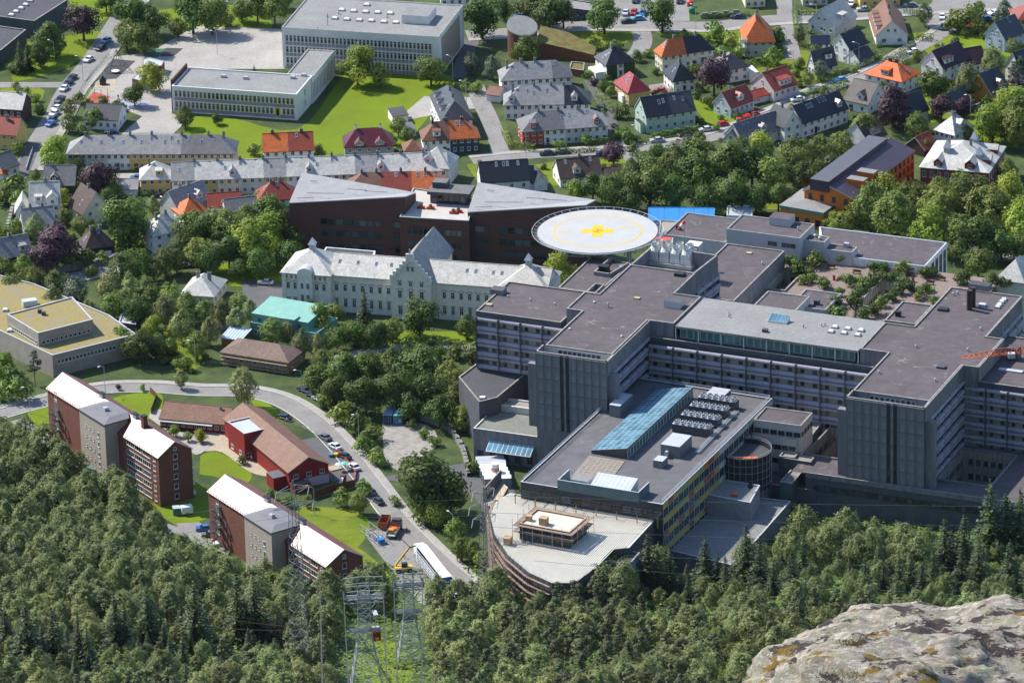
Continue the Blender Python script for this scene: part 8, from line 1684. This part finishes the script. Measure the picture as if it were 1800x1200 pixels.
for px, py, k, a, lab in ((750,927,'dark',40,'person in dark clothes walking up the pavement'),(804,987,'red',20,'person in a red jacket on the pavement beside the young trees'),(810,987,'dark',30,'person in dark clothes beside the one in red'),(824,1008,'dark',-140,'person in dark clothes walking down the road alone'),(715,938,'red',0,'worker in red beside the tipper truck'),(711,981,'hivis',90,'worker in a yellow vest beside the lorry'),(768,1047,'dark',60,'person in dark clothes behind the rubble skip'),(434,809,'blue',60,'person in blue on the kindergarten path'),(443,812,'orange',-30,'child-sized figure in orange by the kindergarten'),(208,176,'dark',0,'person in dark clothes beside the red playground matting')):
    p = G(px, py); o = link('person', PM[k], None, (p.x,p.y,p.z+.14), R(a)); tag(o, lab, 'person', 'people on foot')
# ---------------------------------------------------------------- playground, benches, fences, small yard things
REDP = mat('red painted timber',(.5,.05,.04),.7,.15)
def fence(name, label, px, hh, m, step=2.0, solid=False, planks=False):
    pts = [G(*p) for p in px]; o = thing(name, label, 'fence', pts[0]); b = MB(); c = pts[0]; k = 0
    for a, e in zip(pts, pts[1:]):
        d = e-a; L = Vector((d.x,d.y,0)).length; n = max(1, int(L/step)); rz = math.atan2(d.y, d.x)
        for i in range(n+1): q = a+d*(i/n)-c; b.bar(q+Vector((0,0,-.3)), q+Vector((0,0,hh)), .06, m)
        for z in ((.3,.6,.95) if not solid else ()): b.bar(a-c+Vector((0,0,hh*z)), e-c+Vector((0,0,hh*z)), .04, m)
        if solid:
            q = MB(); w = L/n; q.box(-w/2+.02,-.03,.05,w/2-.02,.03,hh,m); me = q.data('panel')
            for i in range(n): q = a+d*((i+.5)/n)-c; link('panel', me, o, q, rz)
    part('posts', b, o)
fence('board_fence','red-topped board fence round the kindergarten playground',[(595,796),(626,832),(624,852)],1.2,REDP,1.6,True)
fence('board_fence','dark timber fence along the low side of the kindergarten yard',[(624,856),(575,868),(548,878)],2.2,WOOD,2,True)
fence('board_fence','brown timber fence at the end of the kindergarten lawn',[(264,690),(276,702),(266,728)],1.8,WOOD,1.6,True)
GRNF = mat('green mesh fence',(.04,.12,.08),.6,.2)
fence('mesh_fence','green mesh fence above the pavement',[(585,716),(612,748),(640,778),(668,815)],1.8,GRNF,2.5)
fence('mesh_fence','green mesh fence along the curved retaining wall',[(735,735),(775,750),(805,780),(822,815)],1.8,GRNF,2.5)
fence('mesh_fence','thin fence along the kindergarten road side',[(500,746),(530,752),(556,766)],1.5,STEEL,2)
fence('rail_fence','white road railing at the lower end of the road',[(790,1012),(822,1048)],1.0,WHITE,3)
fence('mesh_fence','green mesh fence along the school street',[(192,100),(160,135),(143,160),(133,180)],1.3,GRNF,2.5)
fence('board_fence','white fence along the left street',[(58,262),(46,300)],1.0,WHITE,1.6,True)
def masonry(name, label, px, w, hh, m, courses=3):
    pts = smooth([G(*p) for p in px], 4); o = thing(name, label, 'wall', pts[0]); c = pts[0]; b = MB()
    q = ribbon_mesh(pts, w, hh, m, 0, hh+1); q.v = [(x-c.x, y-c.y, z-c.z) for x,y,z in q.v]; part('body', q, o)
    r_ = random.Random(name+str(px[0])); d_ = 0; me = []
    for v in range(4): t = MB(); a = r_.uniform(.8,1.1); t.box(-a,-w*.6,0,a,w*.6,.3+.06*v,m); me.append(t.data('stone'))
    for a, e in zip(pts, pts[1:]):
        d = e-a; L = d.length; k = max(1, int(L/2.1))
        for i in range(k): p = a+d*((i+.5)/k); link('stone', me[r_.randrange(4)], o, (p.x-c.x, p.y-c.y, terr(p.x,p.y)+hh-c.z), math.atan2(d.y,d.x)+r_.uniform(-.03,.03))
STN = mat('grey stone',(.28,.27,.25),.9,.35,1.2,sc2=4)
masonry('stone_wall','grey stone retaining wall along the left road',[(85,482),(140,473),(190,463),(205,456)],.7,1.6,STN)
masonry('stone_wall','curved pale retaining wall below the wood',[(740,738),(785,755),(812,790),(824,838)],.9,1.2,STN)
masonry('stone_wall','tall grey retaining wall beside the narrow slate house',[(12,415),(22,375),(30,345)],.8,1.8,STN)
masonry('garden_wall','pale garden wall below the ochre orange house',[(1692,200),(1720,192),(1745,182)],.5,1.5,STN)
masonry('garden_wall','pale wall along the top road by the orange-roofed house',[(1232,33),(1300,27)],.5,1.4,STN)
# playground things
p = G(206,124); o = thing('climbing_pyramid','black rope climbing pyramid on dark matting','climbing frame',p); b = MB(); b.bar((0,0,0),(0,0,7),.1,STEEL)
for i in range(6):
    a0,a1 = math.pi*i/3, math.pi*(i+1)/3
    b.bar((4.2*math.cos(a0),4.2*math.sin(a0),.2),(0,0,6.8),.05,BLACK)
    for f in (.0,.3,.6): b.bar((4.2*(1-f)*math.cos(a0),4.2*(1-f)*math.sin(a0),.2+6.6*f),(4.2*(1-f)*math.cos(a1),4.2*(1-f)*math.sin(a1),.2+6.6*f),.04,BLACK)
part('frame', b, o)
p = G(203,129); o = thing('nest_swing','low round white trampoline beside the climbing pyramid','trampoline',p+Vector((0,0,.15))); b = MB(); b.cyl(0,0,0,.5,1.2,BLACK,14); b.cyl(0,0,.5,.7,1.25,WHITE,14); part('ring', b, o)
p = G(181,149); o = thing('play_hut','small dark pointed play hut in the sand pit','play hut',p); b = MB(); b.box(-.9,-.9,0,.9,.9,1.2,WOOD); b.add([(-1.1,-1.1,1.2),(1.1,-1.1,1.2),(1.1,1.1,1.2),(-1.1,1.1,1.2),(0,0,3)], [(0,1,4),(1,2,4),(2,3,4),(3,0,4)], BLACK); part('hut', b, o)
p = G(172,172); o = thing('climbing_bars','thin climbing bars on the red matting','climbing frame',p+Vector((0,0,.12))); b = MB()
for x in (-3,-1,1,3): b.bar((x,0,0),(x,0,2.6),.06,STEEL); b.bar((x,1.5,0),(x,1.5,2.6),.06,STEEL); b.bar((x,0,2.6),(x,1.5,2.6),.05,STEEL)
b.bar((-3,0,2.6),(3,0,2.6),.05,STEEL); b.bar((-3,1.5,2.6),(3,1.5,2.6),.05,STEEL); part('frame', b, o)
r, P = polyblock('small brown brick shed with a pale roof in the school yard, front one', [(232,138),(246,142),(262,128),(248,122)], 3.0, brick, LMET, z0=0, name='brick_shed', cat='shed', par=.1)
r, P = polyblock('brown brick shed with a pale roof in the school yard, rear one', [(250,114),(284,116),(289,107),(262,101),(250,104)], 3.0, brick, LMET, z0=0, name='brick_shed', cat='shed', par=.1)
def bench_mesh():
    if 'bench' not in MESHC:
        b = MB(); b.box(-.9,-.25,.4,.9,.25,.48,WOOD); b.box(-.9,.22,.48,.9,.28,.9,WOOD)
        for x in (-.75,.75): b.box(x-.05,-.22,0,x+.05,.22,.4,BLACK)
        MESHC['bench'] = b.data('bench')
    return MESHC['bench']
BD = ['bench at the back kerb left in the roof garden','bench beside the flower tub in the roof garden','bench right of the red bin in the roof garden','bench behind the oval flower bed in the roof garden','bench near the flagpole in the roof garden','second bench from the flagpole in the roof garden','bench at the right end of the roof garden','bench between conifers in the roof garden']
for i, (px, py) in enumerate(((1461,472),(1506,481),(1557,478),(1635,500),(1630,488),(1655,493),(1628,506),(1600,485))):
    p = W(px, py, 12.02); o = link('bench', bench_mesh(), None, p, HA+(.0 if i % 2 else .2)); o.scale = (1.3,1.3,1.2); tag(o, BD[i], 'bench', 'benches of the roof garden')
for px, py, lab in ((1466,492,'red litter bin in the middle of the roof garden'),(1605,495,'red litter bin by the flagpole in the roof garden'),(1610,525,'red litter bin near the second tower in the roof garden')):
    p = W(px, py, 12.02); o = thing('litter_bin', lab, 'bin', p, 0, 'red bins of the roof garden'); b = MB(); b.cyl(0,0,0,1.1,.4,mat('bin red',(.6,.02,.05),.4,.1),10); part('body', b, o); b = MB(); b.cyl(0,0,1.1,1.25,.43,BLACK,10); part('lid', b, o)
for px, py, rx, ry, lab in ((1495,492,3.6,1.3,'long planted bed in the middle of the roof garden'),(1626,512,2.6,1.2,'oval flower bed near the second tower'),(1434,460,3.4,1.6,'planted bed at the back kerb of the roof garden')):
    p = W(px, py, 12.02); o = thing('planter', lab, 'planter', p, HA); b = MB(); b.box(-rx,-ry,0,rx,ry,.5,EDGE,mat('soil',(.06,.04,.03),.95,.3)); part('box', b, o)
    vs, fs = [], []; rr = random.Random(px)
    for _ in range(300): leafquad(vs, fs, Vector((rr.uniform(-rx,rx)*.95,rr.uniform(-ry,ry)*.95,.5+rr.random()*.9)), Vector((0,0,1)), .3, rr)
    k_ = link('plants', mk(vs, fs, LEAF['hedge'], 'plants'), o); k_['kind'] = 'stuff'
# terrace furniture on the dark building, kindergarten things
for px, py, lab in ((740,366,'red planter with shrubs at the left of the white terrace'),(757,367,'red planter with yellow flowers on the white terrace'),(806,373,'red planter with a small tree at the right of the white terrace'),(797,375,'low red planter at the front right of the white terrace')):
    p = W(px, py, 13.1); o = thing('terrace_planter', lab, 'planter', p, -.2, 'red planters on the white terrace'); b = MB(); b.box(-1.1,-.5,0,1.1,.5,.6,REDP); part('box', b, o); me = PROTO['bush'][0][1]; k_ = link('shrub', me, o, (0,0,.4), 0, (.55,.4,.5))
for px, py, col, lab in ((607,818,(.10,.55,.42),'turquoise parasol in the kindergarten playground'),(597,820,(.45,.65,.72),'pale blue parasol in the kindergarten playground')):
    p = G(px, py+8); o = thing('parasol', lab, 'parasol', p, 0, 'playground parasols'); b = MB(); b.bar((0,0,0),(0,0,2.3),.04,STEEL); part('pole', b, o); b = MB(); b.cyl(0,0,2.1,2.5,1.1,mat(lab,col,.7,.1),10,.05); part('canopy', b, o)
p = G(604,848); o = thing('slide','play tower with a white-blue slide in the kindergarten playground','slide',p,R(70)); b = MB(); b.box(-.6,-.6,0,.6,.6,2.2,WOOD); part('tower', b, o); b = MB(); b.prism([(-.35-3,-.35),(-.6,-.35),(-.6,.35),(-3.35,.35)],[0,1.6,1.6,0],[.25,1.9,1.9,.25],LMET); part('chute', b, o)
p = G(587,823); o = thing('sandbox','square timber-edged sandbox beside the red fence','sandbox',p+Vector((0,0,.12)),R(30)); b = MB()
for x0,y0,x1,y1 in ((-1.8,-1.8,1.8,-1.6),(-1.8,1.6,1.8,1.8),(-1.8,-1.6,-1.6,1.6),(1.6,-1.6,1.8,1.6)): b.box(x0,y0,0,x1,y1,.3,RTM)
part('edge', b, o); b = MB(); b.box(-1.6,-1.6,0,1.6,1.6,.15,SANDM); part('sand', b, o)
for px, py, c, lab in ((591,802,(.65,.45,.02),'yellow play tub beside the sandbox'),(582,803,(.08,.2,.3),'blue-green play tub beside the sandbox')):
    p = G(px, py); o = thing('play_tub', lab, 'tub', p+Vector((0,0,.12)), 0); b = MB(); b.cyl(0,0,0,.8,.7,mat(lab,c,.5,.1),10); part('body', b, o)
p = G(310,903); o = thing('waste_container','green waste container by the first brick block','container',p+Vector((0,0,.1)),R(10)); b = MB(); b.box(-.9,-1.1,0,.9,1.1,1.9,mat('waste green',(.04,.2,.14),.6,.15),LMET); part('body', b, o)
p = G(328,903); o = thing('caravan','small white trailer by the first brick block','trailer',p+Vector((0,0,.1)),R(20)); b = MB(); b.box(-1.5,-1,.4,1.5,1,2.2,WHITE,mat('caravan roof',(.55,.65,.75),.4,.1)); part('body', b, o); lorry_wheels(o,(0,),.9,.35)
for px, py, c, lab in ((1213,12,(.6,.03,.03),'red waste container beside the car park'),(1216,23,(.03,.25,.12),'green waste container beside the car park')):
    p = G(px, py); o = thing('waste_container', lab, 'container', p, R(20)); b = MB(); b.cyl(0,0,0,1.7,1.0,mat(lab,c,.5,.15),12); b.cyl(0,0,1.7,2.1,1.0,mat(lab,c,.5,.15),12,.3); part('body', b, o)
p = G(1325,197); o = thing('flag','red flag with white and blue cross on a garden pole','flag',p); b = MB(); b.bar((0,0,0),(0,0,5),.05,WHITE); part('pole', b, o); b = MB(); b.box(.05,-.02,3.6,1.9,.02,4.9,RP); b.box(.5,-.03,3.6,.85,.03,4.9,WHITE); b.box(.05,-.03,4.1,1.9,.03,4.4,WHITE); b.box(.6,-.04,3.6,.75,.04,4.9,CARP['navy']); b.box(.05,-.04,4.18,1.9,.04,4.32,CARP['navy']); part('cloth', b, o)
# concrete ramp beside the corrugated roof
pts = [W(850,885,2),W(872,893,5),W(893,856,5),W(880,845,3)]; c = pts[0]; o = thing('access_ramp','pale concrete ramp with a low wall beside the corrugated roof','ramp',(c.x,c.y,0)); b = MB(); b.prism([(p.x-c.x,p.y-c.y) for p in pts],-2,[p.z for p in pts],CONC,top=SANDM); part('deck', b, o); a_, e_ = pts[0]-c, pts[3]-c
wallbox(o,'side_wall',(e_.x,e_.y),(a_.x,a_.y),0,6.2,.3,CONC)
# ---------------------------------------------------------------- boulder close to the camera
def boulder():
    bm = bmesh.new(); bmesh.ops.create_icosphere(bm, subdivisions=7, radius=1)
    dirc = ray(1722, 1362); c = Vector((0,0,CAMH))+dirc*46
    for v in bm.verts:
        d = v.co.copy(); s = Vector((1.93, 2.1, 1.02 if d.z > 0 else 2.2)); p = Vector((d.x*s.x, d.y*s.y, d.z*s.z)); q = p+Vector((11,4,2))
        n = noise.fractal(q*.75, 1.0, 2.0, 4)*.16 + noise.fractal(q*2.4, 1.0, 2.1, 4)*.055 + noise.fractal(q*9, .9, 2.0, 4)*.03
        led = math.sin((p.z*2.3+p.y*1.2+p.x*.35)*5.2+noise.noise(q*1.3)*3); n += .04*max(-.7, led) if True else 0
        cr = noise.noise(Vector((q.x*1.1,q.y*2.6,q.z*2.6))); n -= .06*max(0, 1-abs(cr)*9)
        v.co = p+Vector(d)*n
        if v.co.z > 0: v.co.z -= .10*v.co.x
    me = bpy.data.meshes.new('boulder'); bm.to_mesh(me); bm.free(); me.polygons.foreach_set('use_smooth', [True]*len(me.polygons))
    m = bpy.data.materials.new('lichen rock'); m.use_nodes = True; n, l = m.node_tree.nodes, m.node_tree.links; b = n['Principled BSDF']; b.inputs['Roughness'].default_value = .9; b.inputs['Specular IOR Level'].default_value = .2
    tc = n.new('ShaderNodeTexCoord'); mp = n.new('ShaderNodeMapping'); mp.inputs['Scale'].default_value = (2.0,3.4,4.2); l.new(tc.outputs['Object'], mp.inputs[0])
    def nz(sc, det=6, ro=.6, off=0):
        m2 = n.new('ShaderNodeMapping'); m2.inputs['Location'].default_value = (off,off*.7,off*.3); l.new(mp.outputs[0], m2.inputs[0]); t = n.new('ShaderNodeTexNoise'); t.inputs['Scale'].default_value = sc; t.inputs['Detail'].default_value = det; t.inputs['Roughness'].default_value = ro; l.new(m2.outputs[0], t.inputs['Vector']); return t.outputs['Fac']
    def step(s, a, c):
        r_ = n.new('ShaderNodeMapRange'); r_.inputs['From Min'].default_value = a; r_.inputs['From Max'].default_value = c; l.new(s, r_.inputs['Value']); return r_.outputs[0]
    def mix(f, a, c):
        x = n.new('ShaderNodeMix'); x.data_type = 'RGBA'; l.new(f, x.inputs['Factor'])
        for k, vv in (('A', a), ('B', c)):
            if isinstance(vv, tuple): x.inputs[k].default_value = (*vv, 1)
            else: l.new(vv, x.inputs[k])
        return x.outputs['Result']
    col = mix(step(nz(3.2), .38, .62), (.21,.175,.145), (.40,.355,.30)); col = mix(step(nz(2.1,6,.65,3), .47, .58), col, (.27,.265,.19)); col = mix(step(nz(5,6,.7,7), .54, .60), col, (.50,.455,.40)); col = mix(step(nz(1.1,9,.74,12), .53, .55), col, (.06,.045,.045)); col = mix(step(nz(1.25,7,.7,21), .575, .60), col, (.20,.13,.025))
    col = mix(step(nz(26,4,.6,5), .35, .7), col, col) ; hs = n.new('ShaderNodeVectorMath'); hs.operation = 'SCALE'; l.new(col, hs.inputs[0]); g = n.new('ShaderNodeMapRange'); g.inputs['To Min'].default_value = .62; g.inputs['To Max'].default_value = 1.32; l.new(nz(34,4,.7,2), g.inputs['Value']); l.new(g.outputs[0], hs.inputs['Scale']); l.new(hs.outputs[0], b.inputs['Base Color'])
    bp = n.new('ShaderNodeBump'); bp.inputs['Strength'].default_value = .8; bp.inputs['Distance'].default_value = .03; l.new(nz(18,8,.7,1), bp.inputs['Height']); l.new(bp.outputs[0], b.inputs['Normal'])
    me.materials.append(m); o = link('boulder', me, None, c); tag(o, 'large lichen-covered grey boulder with moss close to the camera', 'boulder')
    # tufts of moss and grass in its hollows
    bv = [v.co.copy() for v in me.vertices if v.co.z > .05 and v.co.y < .6]; r_ = random.Random(12); MO = leafmat('orange moss',(.12,.085,.015),(.24,.19,.03),.1,.1); k = 0
    for v in r_.sample(bv, 26):
        vs, fs = [], []; w = r_.uniform(.06,.16)
        for _ in range(260):
            q = Vector((r_.gauss(0,w),r_.gauss(0,w*.6),r_.uniform(0,.05))); t = Vector((r_.uniform(-1,1),r_.uniform(-1,1),0)).normalized()*.004; u_ = Vector((r_.uniform(-.02,.02),r_.uniform(-.02,.02),r_.uniform(.01,.03))); oo = len(vs); vs += [q-t,q+t,q+u_]; fs.append((oo,oo+1,oo+2))
        k_ = link('moss_tuft', mk(vs, fs, MO, 'moss_tuft'), o, v-Vector((0,0,.02))); k_['kind'] = 'stuff'
boulder()
# ---------------------------------------------------------------- thin blue air over the valley
b = MB(); b.box(-3100, -650, -12, 3100, 7100, 760, WHITE); hz = b.data('haze'); hz.materials.clear(); hm_ = bpy.data.materials.new('thin haze'); hm_.use_nodes = True; n = hm_.node_tree.nodes; n.remove(n['Principled BSDF'])
pv = n.new('ShaderNodeVolumePrincipled'); pv.inputs['Color'].default_value = (.62,.78,1,1); pv.inputs['Density'].default_value = 0.5e-5; hm_.node_tree.links.new(pv.outputs[0], n['Material Output'].inputs['Volume'])
hz.materials.append(hm_); tag(link('haze', hz), 'thin bluish haze filling the air over the valley', None, None, 'stuff')
SC.cycles.volume_bounces = 0
